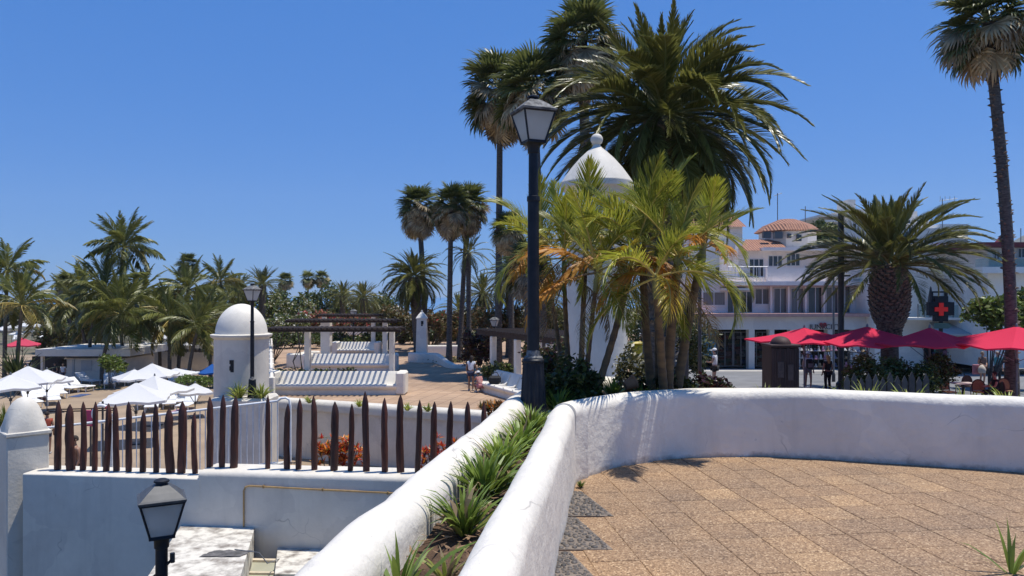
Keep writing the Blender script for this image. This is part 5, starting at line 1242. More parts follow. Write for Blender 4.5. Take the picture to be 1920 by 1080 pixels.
b.add(vs + [(x, y+.05, z) for x, y, z in vs], [list(range(20)), list(range(20, 40))[::-1]] + [(k, 20+k, 20+(k+1) % 20, (k+1) % 20) for k in range(20)]); b.obj('heart_emblem', mat('sign_red', (.35, .03, .04), rough=.5), bd)
# first floor
b = MB(); rb(b, 1288, 520, 1648, 589, 53.4, 60); b.obj('first_floor_wall', PINKW, bd)
b = MB(); rb(b, 1358, 528, 1650, 535, 52.3, 56); b.obj('upper_slab', PINKW, bd)
b = MB(); rb(b, 1358, 535.2, 1650, 537, 52.35, 53.3); b.obj('slab_trim', TRIMP, bd)
for (x0, y0, x1, y1, gl, br) in ((1317, 547, 1360, 573, GLASSC, 1), (1363, 546, 1386, 587, GLASSD, 1), (1388, 546, 1411, 587, GLASSD, 1), (1415, 541, 1443, 571, GLASSC, 1), (1450, 540, 1476, 587.5, GLASSC, 1), (1482, 540, 1509, 587.5, GLASSC, 1), (1514, 538, 1543, 587.5, GLASSD, 1), (1548, 538, 1572, 587.5, GLASSC, 1), (1583, 535, 1594, 587.5, GLASSC, 0), (1621, 535, 1634, 585, GLASSC, 0)):
    window(bd, x0, y0, x1, y1, 53.4, gl, 'window', br)
for px in (1446, 1479, 1511, 1545.5, 1576):
    b = MB(); rb(b, px-1.6, 535.5, px+1.6, 588, 53.0, 53.39); b.obj('pilaster', PINKW, bd)
b = MB(); rb(b, 1360, 540, 1412, 544.5, 52.0, 53.35); b.obj('terrace_awning', CREAMW, bd)
# second floor
b = MB(); rb(b, 1440, 502, 1650, 528.2, 52.8, 53.3); b.obj('parapet', PINKW, bd)
b = MB(); rb(b, 1384, 466, 1648, 529, 55.0, 60); b.obj('second_floor_wall', PINKW, bd)
b = MB(); a0 = at(1384, 477, 54.0); a1 = at(1470, 474, 54); a2 = at(1655, 461, 54); b.box(at(1430, 0, 54).x, 53.8, at(0, 470, 54).z, at(1652, 0, 54).x, 60, at(0, 464, 54).z); b.obj('flat_roof', PINKW, bd)
for (x0, y0, x1, y1, gl, br) in ((1404, 485, 1432, 519, GLASSD, 2), (1440, 479, 1467, 500, GLASSD, 2), (1474, 475, 1500, 499, GLASSD, 2), (1508, 498, 1527, 517, GLASSC, 0), (1538, 496, 1565, 518, GLASSC, 1), (1590, 492, 1625, 516, GLASSD, 1)):
    window(bd, x0, y0, x1, y1, 55.0, gl, 'window', br)
b = MB(); rb(b, 1529, 499, 1541, 516, 54.6, 54.7); b.obj('red_panel', MERCH[0], bd)
b = MB()
for k in range(12):
    px = 1366+k*6.6; b.tube([at(px, 500, 52.6), at(px, 528, 52.6)], .02, 4)
b.tube([at(1364, 500, 52.6), at(1440, 500, 52.6)], .03, 4); b.obj('balcony_railing', FRAMEW, bd)
# octagonal tower with hipped roof
twd = 58; c = G(1476, twd, at(0, 470, twd).z); kt = twd/F
b = MB(); b.lathe([(51*kt, -.3), (51*kt, 38*kt)], 8, c, rot=R(22.5)); tw_ = b.obj('roof_tower', CREAMW, bd)
b = MB(); b.lathe([(58*kt, 33*kt), (60*kt, 34.5*kt), (44*kt, 47*kt), (16*kt, 58*kt), (3*kt, 59.5*kt)], 8, c, rot=R(22.5)); b.obj('tiled_roof', ROOF, tw_)
for x0, x1, y0, y1 in ((1432, 1446, 434, 446), (1453, 1468, 434, 447), (1478, 1484, 438, 446), (1495, 1503, 440, 452)):
    dd_ = twd - 51*kt*.93 - .25; b = MB(); rb(b, x0, y0, x1, y1, dd_-.0, dd_+.4); b.obj('tower_window', GLASSD, tw_)
b = MB(); e = [at(1386, 470, 54.2), at(1480, 469, 54.2), at(1458, 449, 57), at(1398, 449, 57), at(1386, 470, 59.5), at(1480, 469, 59.5)]
b.add(e, [(0, 1, 2, 3), (0, 3, 4), (1, 5, 2), (4, 3, 2, 5), (0, 4, 5, 1)]); b.obj('lower_tiled_roof', ROOF, bd)
b = MB(); rb(b, 1392, 452, 1470, 468, 57.2, 59); b.obj('attic_wall', PINKW, bd)
hn = empty('house', G(1355, 64, -3.7)); tag(hn, 'white house with a tiled roof half hidden behind the areca fronds', 'house')
b = MB(); rb(b, 1240, 424, 1392, 690, 62, 70); b.obj('wall', WALLW, hn)
b = MB(); e = [at(1232, 425, 61.5), at(1400, 425, 61.5), at(1375, 402, 65), at(1258, 402, 65), at(1232, 425, 70.5), at(1400, 425, 70.5)]; b.add(e, [(0, 1, 2, 3), (0, 3, 4), (1, 5, 2), (4, 3, 2, 5), (0, 4, 5, 1)]); b.obj('tiled_roof', ROOF, hn)
for px in (1262, 1300, 1340): 
    for py in (450, 500): window(hn, px, py, px+18, py+22, 62, GLASSD)
for px, y0, y1, d_, lab, arms in ((1458, 362, 420, 58, 'thin antenna mast above the octagonal roof', 1), (1510, 387, 425, 60, 'short thin mast right of the octagonal roof', 0), (1767, 372, 440, 62, 'branched television antenna above the white building', 3), (1914, 428, 470, 60, 'thin aerial on the red-trimmed building', 0)):
    b = MB(); b.tube([at(px, y1+10, d_), at(px, y0, d_)], .035, 5)
    for k in range(arms): yy = y0+2+k*15; b.tube([at(px-6, yy+3, d_), at(px+(28 if arms > 1 else 8), yy-2, d_)], .022, 4); 
    if arms > 1:
        for k in range(10): b.tube([at(px-4+k*3, 372+(k % 3)*15-4, d_-.3), at(px-4+k*3, 372+(k % 3)*15+4, d_+.3)], .016, 4)
    tag(b.obj('antenna', GREYMETAL, loc=at(px, y1, d_)), lab, 'antenna')
# plain white building
wb = empty('white_building', G(1755, 50, -3.6)); tag(wb, 'plain white building with a glass terrace rail behind the stout date palm', 'building')
b = MB(); rb(b, 1640, 462, 1866, 692, 50.6, 62); b.obj('wall', WALLW, wb)
b = MB(); rb(b, 1636, 455, 1868, 462.2, 50.2, 62); b.obj('roof_slab', WALLW, wb)
b = MB(); rb(b, 1700, 595.5, 1880, 600, 48.8, 50.55); b.obj('terrace_slab', WALLW, wb)
window(wb, 1768, 541, 1788, 577, 50.6, GLASSD, 'door', 1); window(wb, 1621+28, 538, 1668, 585, 50.6, GLASSC)
b = MB(); rb(b, 1765, 538, 1768, 595, 50.2, 50.58); rb(b, 1788.5, 538, 1793, 576, 50.3, 50.58); b.obj('shutter', FRAMEW, wb)
gm, nt_, bs_ = newmat('balustrade_glass'); bs_.inputs['Base Color'].default_value = (.75, .85, .82, 1); bs_.inputs['Transmission Weight'].default_value = .9; bs_.inputs['Roughness'].default_value = .05; bs_.inputs['IOR'].default_value = 1.1
for k in range(7):
    x0 = 1722+k*22; b = MB(); rb(b, x0, 572, x0+21, 595, 49.0, 49.03); b.obj('glass_panel', gm, wb); b = MB(); rb(b, x0-.8, 570, x0+.4, 595.3, 48.98, 49.06); b.obj('rail_post', GREYMETAL, wb)
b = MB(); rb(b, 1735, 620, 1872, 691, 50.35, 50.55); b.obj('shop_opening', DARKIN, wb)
b = MB()
for k in range(34):
    px = rM.uniform(1745, 1868); q = at(px, rM.uniform(640, 672), 50.1); b.box(q.x-.2, q.y, q.z-.5, q.x+.2, q.y+.12, q.z, rM.randrange(6))
tag(b.obj('hanging_clothes', MERCH, wb), kind='stuff')
aw = MB(); p4 = [at(1742, 604, 50.2), at(1838, 604, 50.2), at(1856, 626, 47.6), at(1762, 626, 47.6)]; aw.add(p4 + [p - Vector((0, 0, .12)) for p in p4], [(0, 1, 2, 3), (7, 6, 5, 4), (3, 2, 6, 7), (0, 3, 7, 4), (1, 5, 6, 2)])
aw.obj('awning', mat('grey_awning', (.42, .45, .46), (.36, .39, .40), 2, rough=.8), wb)
# closed parasol and chairs on that terrace
q = at(1745, 595, 49.6); t = empty('closed_parasol', q); tag(t, 'closed dark parasol on the glass-railed terrace', 'parasol')
MB().tube([(0, 0, 0), (0, 0, 2.0)], .03, 6).obj('pole', GREYMETAL, t, local=True); MB().lathe([(.05, .7), (.22, .75), (.16, 1.3), (.05, 2.0), (.01, 2.08)], 8).obj('folded_canopy', DKMETAL, t, local=True)
def chair(loc, rz, label, m1, m2, sc=1.0, cat='chair', group=None):
    t = empty('chair', loc, rz); tag(t, label, cat, group)
    b = MB(); b.box(-.22*sc, -.22*sc, .43*sc, .22*sc, .22*sc, .48*sc, 0, .02); b.obj('seat', m2, t, local=True)
    for sx in (-1, 1):
        for sy in (-1, 1): b = MB(); b.tube([(sx*.2*sc, sy*.2*sc, 0), (sx*.18*sc, sy*.18*sc, .44*sc)], .018, 6); b.obj('leg', m1, t, local=True)
    b = MB(); n = 12; arch = [(.22*sc*math.cos(math.pi*k/n), -.22*sc, (.66+.26*math.sin(math.pi*k/n))*sc) for k in range(n+1)]
    b.tube([(.22*sc, -.2*sc, .45*sc)] + arch + [(-.22*sc, -.2*sc, .45*sc)], .024, 6); b.obj('back_frame', m1, t, local=True)
    b = MB(); b.add([(x*.9, y-.008, z*.985) for x, y, z in arch] + [(-.19*sc, -.225*sc, .5*sc), (.19*sc, -.225*sc, .5*sc)], [list(range(n+3))]); b.add([(x*.9, y+.008, z*.985) for x, y, z in arch] + [(-.19*sc, -.21*sc, .5*sc), (.19*sc, -.21*sc, .5*sc)], [list(range(n+3))[::-1]]); b.obj('woven_back', m2, t, local=True)
    return t
WICK = mat('rattan_weave', (.42, .27, .12), (.30, .18, .08), 30, rough=.7); WOODC = mat('dark_bentwood', (.06, .03, .02), (.09, .045, .03), 8, rough=.5)
for px, rz in ((1733, .3), (1739, -.4)): chair(at(px, 595, 49.8), rz, 'dark chair on the glass-railed terrace beside the closed parasol', DKMETAL, DKMETAL, cat='chair', group='chairs on the glass-railed terrace')
# far apartment blocks
ap = empty('apartment_block', G(1590, 115, -4)); tag(ap, 'distant cream apartment block rising behind the date palm crown', 'building')
b = MB(); rb(b, 1560, 412, 1660, 470, 115, 130); b.obj('lower_wall', CREAMW, ap); b = MB(); rb(b, 1590, 392, 1650, 412, 117, 128); b.obj('penthouse', CREAMW, ap); b = MB(); rb(b, 1590, 374, 1604, 392, 118, 122); b.obj('stair_tower', CREAMW, ap)
b = MB(); rb(b, 1538, 402, 1600, 406, 113, 128); b.obj('roof_slab', CREAMW, ap); b = MB(); rb(b, 1545, 412, 1580, 416, 113.4, 116); b.obj('balcony_slab', CREAMW, ap)
b = MB(); rb(b, 1550, 380, 1700, 700, 131, 140); 
for k in range(5): window(ap, 1564+k*17, 418, 1572+k*17, 428, 115, GLASSD, 'window', 0)
for k in range(4): window(ap, 1564+k*20, 436, 1576+k*20, 448, 115, GLASSD, 'window', 0)
b = MB(); rb(b, 1560, 468, 1660, 700, 115.5, 129); b.obj('base_wall', CREAMW, ap)
a2 = empty('apartment_block', G(1740, 95, -4)); tag(a2, 'distant pale block with roof structures right of the date palm crown', 'building')
b = MB(); rb(b, 1640, 428, 1815, 700, 95, 108); b.obj('wall', CREAMW, a2); b = MB(); rb(b, 1762, 420, 1816, 428.5, 94.5, 107); b.obj('penthouse_roof', WALLW, a2); b = MB(); rb(b, 1690, 405, 1742, 428, 99, 106); b.obj('roof_house', CREAMW, a2); b = MB(); rb(b, 1700, 396, 1720, 405, 100, 105); b.obj('roof_tank', CREAMW, a2)
for x0, y0, x1, y1 in ((1740, 440, 1755, 455), (1762, 432, 1790, 448), (1797, 430, 1804, 448), (1700, 412, 1708, 420), (1720, 412, 1728, 420), (1660, 436, 1675, 450), (1690, 436, 1705, 450)): window(a2, x0, y0, x1, y1, 95 if y0 > 425 else 99, GLASSD, 'window', 0)
# building with red trim at the right edge
rbd = empty('red_trimmed_building', G(1900, 46, -3.4)); tag(rbd, 'white building with a dark red roof edge at the right side', 'building')
b = MB(); rb(b, 1852, 462, 2060, 690, 46, 56); b.obj('wall', WALLW, rbd); b = MB(); rb(b, 1840, 454, 2066, 462.4, 45, 57); b.obj('roof_edge', REDTRIM, rbd)
b = MB(); e = [at(1874, 453.6, 46.5), at(1896, 453.6, 46.5), at(1898, 433, 46.5), at(1888, 437, 46.5)]; b.add(e + [p+Vector((0, .5, 0)) for p in e], [(0, 1, 2, 3), (7, 6, 5, 4), (0, 3, 7, 4), (1, 5, 6, 2), (3, 2, 6, 7)]); b.obj('roof_horn', REDTRIM, rbd)
window(rbd, 1892, 470, 1903, 484, 46, GLASSC); window(rbd, 1907, 465, 1922, 484, 46, GLASSD); window(rbd, 1862, 470, 1874, 488, 46, GLASSC); window(rbd, 1935, 465, 1955, 484, 46, GLASSD)
b = MB(); rb(b, 1842, 485, 2060, 500, 45.2, 45.9); b.obj('balcony_front', gm, rbd); b = MB(); rb(b, 1842, 500.3, 2060, 512, 45.0, 45.95); b.obj('balcony_slab', WALLW, rbd)
hedge(1526, 1566, 418, 462, 80, 1800, .4, 'dark green tree right of the octagonal tiled roof', [LF_DK, LF_MID], [(0, .6), (1, .4)], 21, lob=2, z0=-3.7, name='tree', cat='tree', dep=2)
tr_ = hedge(1838, 1935, 540, 612, 36, 7000, .26, 'bright green round tree beside the fan palm trunk at the right', [LF_MID, LF_STRAP, LF_DK], [(0, .5), (1, .25), (2, .25)], 22, lob=3, z0=-2.8, name='tree', cat='tree', dep=1.8)
# pavement in front of the shops
b = MB(); b.box(at(1280, 0, 51).x, 47.0, -3.75, 60, 51.8, -3.50, 0, .02); tag(b.obj('pavement', mat('pavement_slab', (.44, .42, .39), (.36, .34, .31), 1, rough=.9)), kind='structure')

# poles and signs
def pole(px, y0, d, w_, label, arm=None):
    q = at(px, y0, d); t = empty('lamp_post', (q.x, d, -2.85)); tag(t, label, 'lamp post'); MB().tube([(0, 0, -.9), (0, 0, q.z+2.85)], w_, 10).obj('pole', DKMETAL if w_ > .08 else GREYMETAL, t, local=True, smooth=60)
    MB().lathe([(w_*1.7, -.9), (w_*1.7, .2), (w_*1.1, .3)], 12).obj('base', DKMETAL, t, local=True)
    if arm: b = MB(); b.box(-.05, -.06, q.z+2.85-.02, arm, .06, q.z+2.85+.10, 0, .02); b.obj('lamp_head', DKMETAL, t, local=True)
pole(1577, 398, 36, .14, 'thick dark post rising behind the red parasols left of the date palm'); pole(1563, 518, 40, .055, 'slim street lamp left of the thick dark post', .9); pole(1312, 480, 34, .085, 'grey post in front of the poster on the shop'); pole(1285, 560, 30, .13, 'dark post hidden among the areca fronds')
sg = empty('pharmacy_sign', at(1765, 690, 40)); tag(sg, 'black cross-shaped pharmacy sign with a red cross above the parasols', 'sign')
def plus(b, px, py, d0, d1, R_, w_):
    c = at(px, py, d0); k = d0/F; r = R_*k; h = w_*k
    poly = [(-h, -r), (h, -r), (h, -h), (r, -h), (r, h), (h, h), (h, r), (-h, r), (-h, h), (-r, h), (-r, -h), (-h, -h)]
    n = 12; vs = [(c.x+x, d0, c.z+z) for x, z in poly] + [(c.x+x, d1, c.z+z) for x, z in poly]
    b.add(vs, [list(range(n)), list(range(n, 2*n))[::-1]] + [(k_, n+k_, n+(k_+1) % n, (k_+1) % n) for k_ in range(n)])
b = MB(); plus(b, 1765.5, 579, 40, 40.25, 24, 12.5); rb(b, 1748.5, 566, 1782.5, 592, 40.01, 40.24); b.obj('housing', BLACKM, sg)
rm, nt_, bs_ = newmat('red_led'); bs_.inputs['Base Color'].default_value = (.45, .01, .01, 1); bs_.inputs['Emission Color'].default_value = (1, .03, .02, 1); bs_.inputs['Emission Strength'].default_value = .12
b = MB(); plus(b, 1765.5, 580, 39.94, 39.99, 12, 4); b.obj('red_cross', rm, sg)
b = MB(); rb(b, 1747, 546, 1781, 549, 40.05, 40.2); rb(b, 1747, 546.2, 1750, 566, 40.06, 40.19); rb(b, 1774, 543, 1777, 566, 40.04, 40.21); rb(b, 1763, 603, 1768, 735, 40.05, 40.2); b.obj('bracket', BLACKM, sg)
b = MB(); rb(b, 1753, 606, 1778, 616, 39.8, 39.9); a = at(1778, 606, 39.8); c = at(1786, 611, 39.8); e = at(1778, 616, 39.8); b.add([a, c, e, a+Vector((0, .1, 0)), c+Vector((0, .1, 0)), e+Vector((0, .1, 0))], [(0, 2, 1), (3, 4, 5), (0, 1, 4, 3), (1, 2, 5, 4)])
tag(b.obj('direction_sign', mat('dark_green_sign', (.05, .13, .12), (.07, .15, .14), 3, rough=.5), loc=at(1765, 611, 39.8)), 'dark green arrow-shaped direction sign under the pharmacy cross', 'sign')

# red parasols
REDF = canvas('red_canvas', (0.80, 0.045, 0.10), .35)
def parasol(name, loc, half, zr, za, rz, label, m, group, val=.10, polew=.03):
    t = empty(name, loc, rz); tag(t, label, 'parasol', group)
    b = MB(); n = 8; K = 5; vs = [(0, 0, za)]; fs = []
    for j in range(1, K+1):
        u = j/K
        for k in range(n*2):
            e = k/4.0; side = int(e) % 4; f = e-int(e); C4 = [(1, 1), (-1, 1), (-1, -1), (1, -1)]; p = Vector(C4[side]).lerp(Vector(C4[(side+1) % 4]), f)*half*u
            rib = 1-abs(math.sin(math.pi*e*2))   # ribs at corners and mid sides
            sag = (1-rib)*.055*half*u + .04*half*math.sin(math.pi*u)
            vs.append((p.x, p.y, za + (zr-za)*u - sag))
    m_ = n*2
    for k in range(m_): fs.append((0, 1+k, 1+(k+1) % m_))
    for j in range(K-1):
        for k in range(m_): fs.append((1+j*m_+k, 1+(j+1)*m_+k, 1+(j+1)*m_+(k+1) % m_, 1+j*m_+(k+1) % m_))
    base = 1+(K-1)*m_; v0 = len(vs)
    for k in range(m_): x, y, z = vs[base+k]; vs.append((x, y, z-val))
    for k in range(m_): fs.append((base+k, v0+k, v0+(k+1) % m_, base+(k+1) % m_))
    b.add(vs, fs); b.obj('canopy', m, t, local=True, smooth=22)
    MB().tube([(0, 0, 0), (0, 0, za+.08)], polew, 10).obj('pole', GREYMETAL, t, local=True, smooth=60)
    zh = za - (za-zr) - .55*1.0
    for sx, sy in ((1, 1), (-1, 1), (-1, -1), (1, -1)):
        b = MB(); b.tube([(sx*.03, sy*.03, zh-.15), (sx*half*.55, sy*half*.55, za+(zr-za)*.55-.10)], .014, 5); b.obj('strut', GREYMETAL, t, local=True)
    MB().lathe([(.07, zh-.22), (.07, zh-.08), (.045, zh-.06)], 10).obj('hub', DKMETAL, t, local=True)
    MB().lathe([(.05, za-.02), (.04, za+.07), (.015, za+.12)], 8).obj('finial', GREYMETAL, t, local=True)
    b = MB(); b.box(-.3, -.3, 0, .3, .3, .07, 0, .01); b.obj('foot', DKMETAL, t, local=True)
    return t
for px, apy, rpy, hp_, d, rz, lab in ((1508, 614, 636, 76, 33, R(32), 'leftmost of the four red parasols, above the brown kiosk'), (1626, 612, 640, 88, 31.5, R(12), 'second red parasol from the left, in front of the date palm trunk'), (1743, 614, 643, 70, 29.5, R(40), 'third red parasol, below the pharmacy cross'), (1906, 612, 643, 112, 28, R(8), 'rightmost red parasol, cut by the right edge')):
    q = G(px, d, -2.8); parasol('red_parasol', q, hp_*d/F, EYE-(rpy-HY)*d/F+2.8, EYE-(apy-HY)*d/F+2.8, rz, lab, REDF, 'red cafe parasols', .06, .035)
# brown kiosk
KW = mat('kiosk_brown_wood', (.06, .024, .017), (.03, .013, .010), 5, 6, rough=.7, bmp=.4, bscale=20, stretch=(4, 4, .6), rnd=.35)
kb = empty('kiosk', G(1465, 28.5, -2.8)); kb.scale = (.60, .8, 1.0); tag(kb, 'dark brown wooden kiosk with rounded top behind the curved wall', 'kiosk')
b = MB(); b.box(-.88, -.45, 0, .88, .8, 2.45); b.obj('body', KW, kb, local=True)
for k in range(11): x = -.86+k*.159; b = MB(); b.box(x, -.52, .02, x+.148, -.452, 2.42-.02*(k % 3), 0, .008); b.obj('plank', KW, kb, local=True)
b = MB(); b.box(-.95, -.58, 2.45, .95, .86, 2.55, 0, .02); b.obj('cornice', KW, kb, local=True)
b = MB(); b.lathe([(.62*math.cos(math.pi/2*k/6)+.001, .30*math.sin(math.pi/2*k/6)) for k in range(7)], 20, (0, .1, 2.55)); b.obj('rounded_top', KW, kb, local=True, smooth=60)
b = MB(); b.box(-.5, -.56, 1.3, -.1, -.515, 1.9); b.box(.15, -.56, 1.2, .5, -.515, 1.8); b.obj('notices', mat('faded_paper', (.10, .065, .055), (.06, .04, .035), 8, rough=.8), kb, local=True)
# picket fence
GREYWOOD = mat('grey_picket', (.12, .11, .105), (.07, .065, .06), 6, rough=.9, rnd=.3)
pk = MB(); pk.add([(-.06, -.02, 0), (.06, -.02, 0), (.06, -.02, .86), (0, -.02, 1.0), (-.06, -.02, .86), (-.06, .02, 0), (.06, .02, 0), (.06, .02, .86), (0, .02, 1.0), (-.06, .02, .86)], [(0, 1, 2, 3, 4), (9, 8, 7, 6, 5), (0, 5, 6, 1), (1, 6, 7, 2), (2, 7, 8, 3), (3, 8, 9, 4), (4, 9, 5, 0)])
po = pk.obj('picket', GREYWOOD); pkm = po.data; bpy.data.objects.remove(po)
pf = empty('picket_fence', G(1660, 26, -2.8)); tag(pf, 'grey pointed picket fence in front of the dark hedge', 'fence')
for k in range(12):
    q = G(1588+k*13.5, 26+k*.03, -2.8); inst('picket', pkm, pf, M=Matrix.Translation(q-pf.location) @ Matrix.Diagonal((1.6, 1.5, 1.62+.1*math.sin(k*2.3), 1)))
b = MB(); q0 = G(1580, 26.1, -1.9); q1 = G(1748, 26.4, -1.9); b.tube([q0, q1], .05, 5); b.obj('rail', GREYWOOD, pf)
hedge(1588, 1690, 668, 740, 29.5, 6000, .14, 'dark green hedge under the left red parasols', [LF_DK, LF_MID, LF_OLV], [(0, .72), (1, .2), (2, .08)], 23, lob=4, z0=-2.8, name='hedge', cat='hedge', dep=.7)
hedge(1690, 1782, 665, 740, 28.5, 4500, .14, 'dark leafy hedge left of the cafe table', [LF_DK, LF_MID], [(0, .75), (1, .25)], 24, lob=3, z0=-2.8, name='hedge', cat='hedge', dep=.7)
# cafe table and chairs
q = G(1806, 31, -2.8); t = empty('cafe_table', q); tag(t, 'pale square cafe table between rattan chairs under the parasols', 'table')
b = MB(); b.box(-.45, -.35, .72, .45, .35, .76, 0, .01); b.obj('top', mat('pale_table', (.55, .44, .40), (.5, .4, .36), 4, rough=.5), t, local=True); MB().tube([(0, 0, .03), (0, 0, .72)], .04, 8).obj('leg', DKMETAL, t, local=True); MB().lathe([(.28, 0), (.26, .03)], 12).obj('foot', DKMETAL, t, local=True)
chair(G(1778, 30.3, -2.8), R(190), 'rattan bistro chair left of the pale cafe table', WOODC, WICK, 1.05); chair(G(1838, 30.2, -2.8), R(165), 'rattan bistro chair right of the pale cafe table', WOODC, WICK, 1.05); chair(G(1806, 32.2, -2.8), R(5), 'bentwood chair behind the pale cafe table', WOODC, WOODC, 1.05)
chair(G(1885, 30.6, -2.8), R(160), 'bistro chair under the rightmost red parasol', WOODC, WICK, 1.05)
# market racks in front of the shops
def rack(px, d, w_, h, label, seed):
    t = empty('display_rack', G(px, d, -3.4)); tag(t, label, 'rack'); r = random.Random(seed)
    b = MB()
    for sx in (-1, 1): b.tube([(sx*w_, 0, 0), (sx*w_, 0, h)], .03, 6)
    for z in (.5, 1.0, 1.5, h): b.tube([(-w_, 0, z), (w_, 0, z)], .02, 5)
    b.obj('frame', DKMETAL, t, local=True)
    for z in (.5, 1.0, 1.5):
        x = -w_+.1
        while x < w_-.1:
            ww = r.uniform(.09, .16); b = MB(); kz = r.uniform(.16, .32)
            b.lathe([(ww*.9, z+.03), (ww, z+.05), (ww*.6, z+.06+kz*.3), (ww*.5, z+kz), (.02, z+kz+.03)], 8, (x+ww, 0, 0)); b.obj('hat', MERCH[r.choice((2, 2, 4, 3, 1, 2))], t, local=True, smooth=50); x += ww*2.1
for px, d, w_, h, lab, sd in ((1500, 47, .7, 2.2, 'rack of hats behind the brown kiosk', 1), (1535, 46.5, .7, 2.3, 'rack with pinkish goods between two walkers', 2), (1572, 47, .7, 2.2, 'rack of pale hats behind the thick dark post', 3), (1608, 46, .6, 2.2, 'rack of white goods left of the date palm trunk', 4)): rack(px, d, w_, h, lab, sd)
# yellow litter bin
q = G(1191, 22, -2.8); t = empty('litter_bin', q); tag(t, 'yellow litter bin on a post beside the white tower', 'bin'); YEL = mat('yellow_plastic', (.62, .48, .03), (.5, .38, .03), 5, rough=.5)
MB().tube([(0, 0, 0), (0, 0, 2.1)], .04, 8).obj('post', DKMETAL, t, local=True); b = MB(); zq = EYE-(668-HY)*22/F+2.8; b.box(-.20, -.18, zq, .20, .18, zq+.34, 0, .04); b.obj('body', YEL, t, local=True); b = MB(); b.box(-.23, -.2, zq+.345, .23, .2, zq+.43, 0, .04); b.obj('lid', YEL, t, local=True)
# ================================================================== pool side on the left
WCAN = canvas('white_canvas', (0.74, 0.74, 0.73), .25); BCAN = canvas('blue_canvas', (0.02, 0.10, 0.34), .2); RCAN = canvas('faded_red_canvas', (0.6, 0.07, 0.12), .2)
def par2(px, apy, rpy, half_px, d, rz, lab, m=WCAN, grp='white pool parasols'):
    q = G(px, d, ZP); parasol('pool_parasol', q, .88*half_px*d/F, EYE-(rpy-HY)*d/F-ZP, EYE-(apy-HY)*d/F-ZP, rz, lab, m, grp, .12, .03)
par2(255, 717, 746, 62, 36, R(20), 'white square parasol nearest to the wooden stakes')
par2(290, 704, 732, 56, 41, R(-12), 'white parasol just behind the nearest one')
par2(52, 686, 713, 56, 42, R(15), 'big white parasol at the left above the capped pillar'); par2(88, 692, 712, 44, 46, R(38), 'white parasol overlapping the big one at the left')
par2(366, 718, 734, 32, 44, R(30), 'small white parasol left of the domed turret'); par2(285, 681, 702, 44, 52, R(8), 'white parasol in the third row below the coconut palms'); par2(252, 692, 708, 36, 50, R(40), 'white parasol in the third row, left one')
par2(330, 690, 700, 36, 56, R(0), 'white parasol beside the low green bush'); par2(20, 702, 724, 50, 38, R(40), 'white parasol in the lower left corner behind the pillar')
par2(398, 682, 697, 26, 58, R(20), 'blue parasol beside the domed turret', BCAN, None); par2(42, 633, 646, 30, 78, R(25), 'red and pink parasol among the far ones at the left', RCAN, None)
rf = random.Random(21)
spots = [(70, 606), (95, 603), (110, 610), (22, 608), (45, 605), (5, 612), (60, 616), (85, 618), (120, 604), (30, 620), (270, 640), (290, 636), (312, 640), (330, 634), (350, 642), (308, 628)]
for i, (px, py) in enumerate(spots):
    d = 112 if px < 200 else 92; par2(px, py, py+6, 11 if px < 200 else 10, d, rf.uniform(0, 1.5), 'small far white parasol in the crowded sunbathing area', WCAN, 'far parasols of the sunbathing area')
# kiosk bar
kd = 63; kk = empty('pool_bar', G(215, kd, ZP)); tag(kk, 'low white poolside bar with a flat overhanging roof below the coconut palms', 'kiosk')
b = MB(); rb(b, 120, 672, 236, 716, kd, kd+5); b.obj('wall', WHITE_F, kk); b = MB(); rb(b, 66, 655, 244, 668, kd-1.5, kd+6); b.obj('roof', WHITE_F, kk)
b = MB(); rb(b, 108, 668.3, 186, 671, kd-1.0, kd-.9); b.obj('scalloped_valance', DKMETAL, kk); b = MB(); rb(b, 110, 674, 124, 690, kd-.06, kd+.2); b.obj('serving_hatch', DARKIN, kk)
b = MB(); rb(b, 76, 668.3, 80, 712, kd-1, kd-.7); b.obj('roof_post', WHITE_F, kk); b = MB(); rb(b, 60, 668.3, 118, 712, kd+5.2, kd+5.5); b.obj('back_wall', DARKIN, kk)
b = MB(); rb(b, 135, 672.4, 139, 716, kd-.05, kd+.1); rb(b, 152, 676, 172, 695, kd-.05, kd+.1); b.obj('shutter', GREYW, kk)
# long white wall behind
a = G(200, 74, ZP); c = G(405, 70, ZP); w_ = wallsweep([(a.x, a.y), (c.x, c.y)], roundtop(.4, ZP+2.0, ZP-.1, .1, 4), 'x', WHITE_F, step=2, seed=90); tag(w_.obj('pool_wall', WHITE_F, loc=(a.x, a.y, ZP), smooth=50), 'long white wall behind the pool parasols', 'wall')
# lava rocks on the wall
ROCK = mat('lava_rock', (.06, .055, .055), (.13, .12, .115), 3, 6, rough=.9, bmp=.6)
for k in range(22):
    px = 235 + k*8 + rf.uniform(-2, 2); d = 72.4-(px-200)*.02; q = G(px, d, ZP+2.0); r = rf.uniform(.28, .52); b = MB()
    prof = [(r*.7, 0), (r, r*.35), (r*.9, r*.8), (r*.45, r*1.15), (.02, r*1.2)]; b.lathe(prof, 7, q, rot=rf.uniform(0, 3)); b.v = [tuple(Vector(v)+Vector((rf.uniform(-.08, .08),)*3)) for v in b.v]
    tag(b.obj('lava_rock', ROCK, loc=q, smooth=30), 'dark lava rock in the row set along the long white pool wall', 'rock', 'lava rocks on the pool wall')
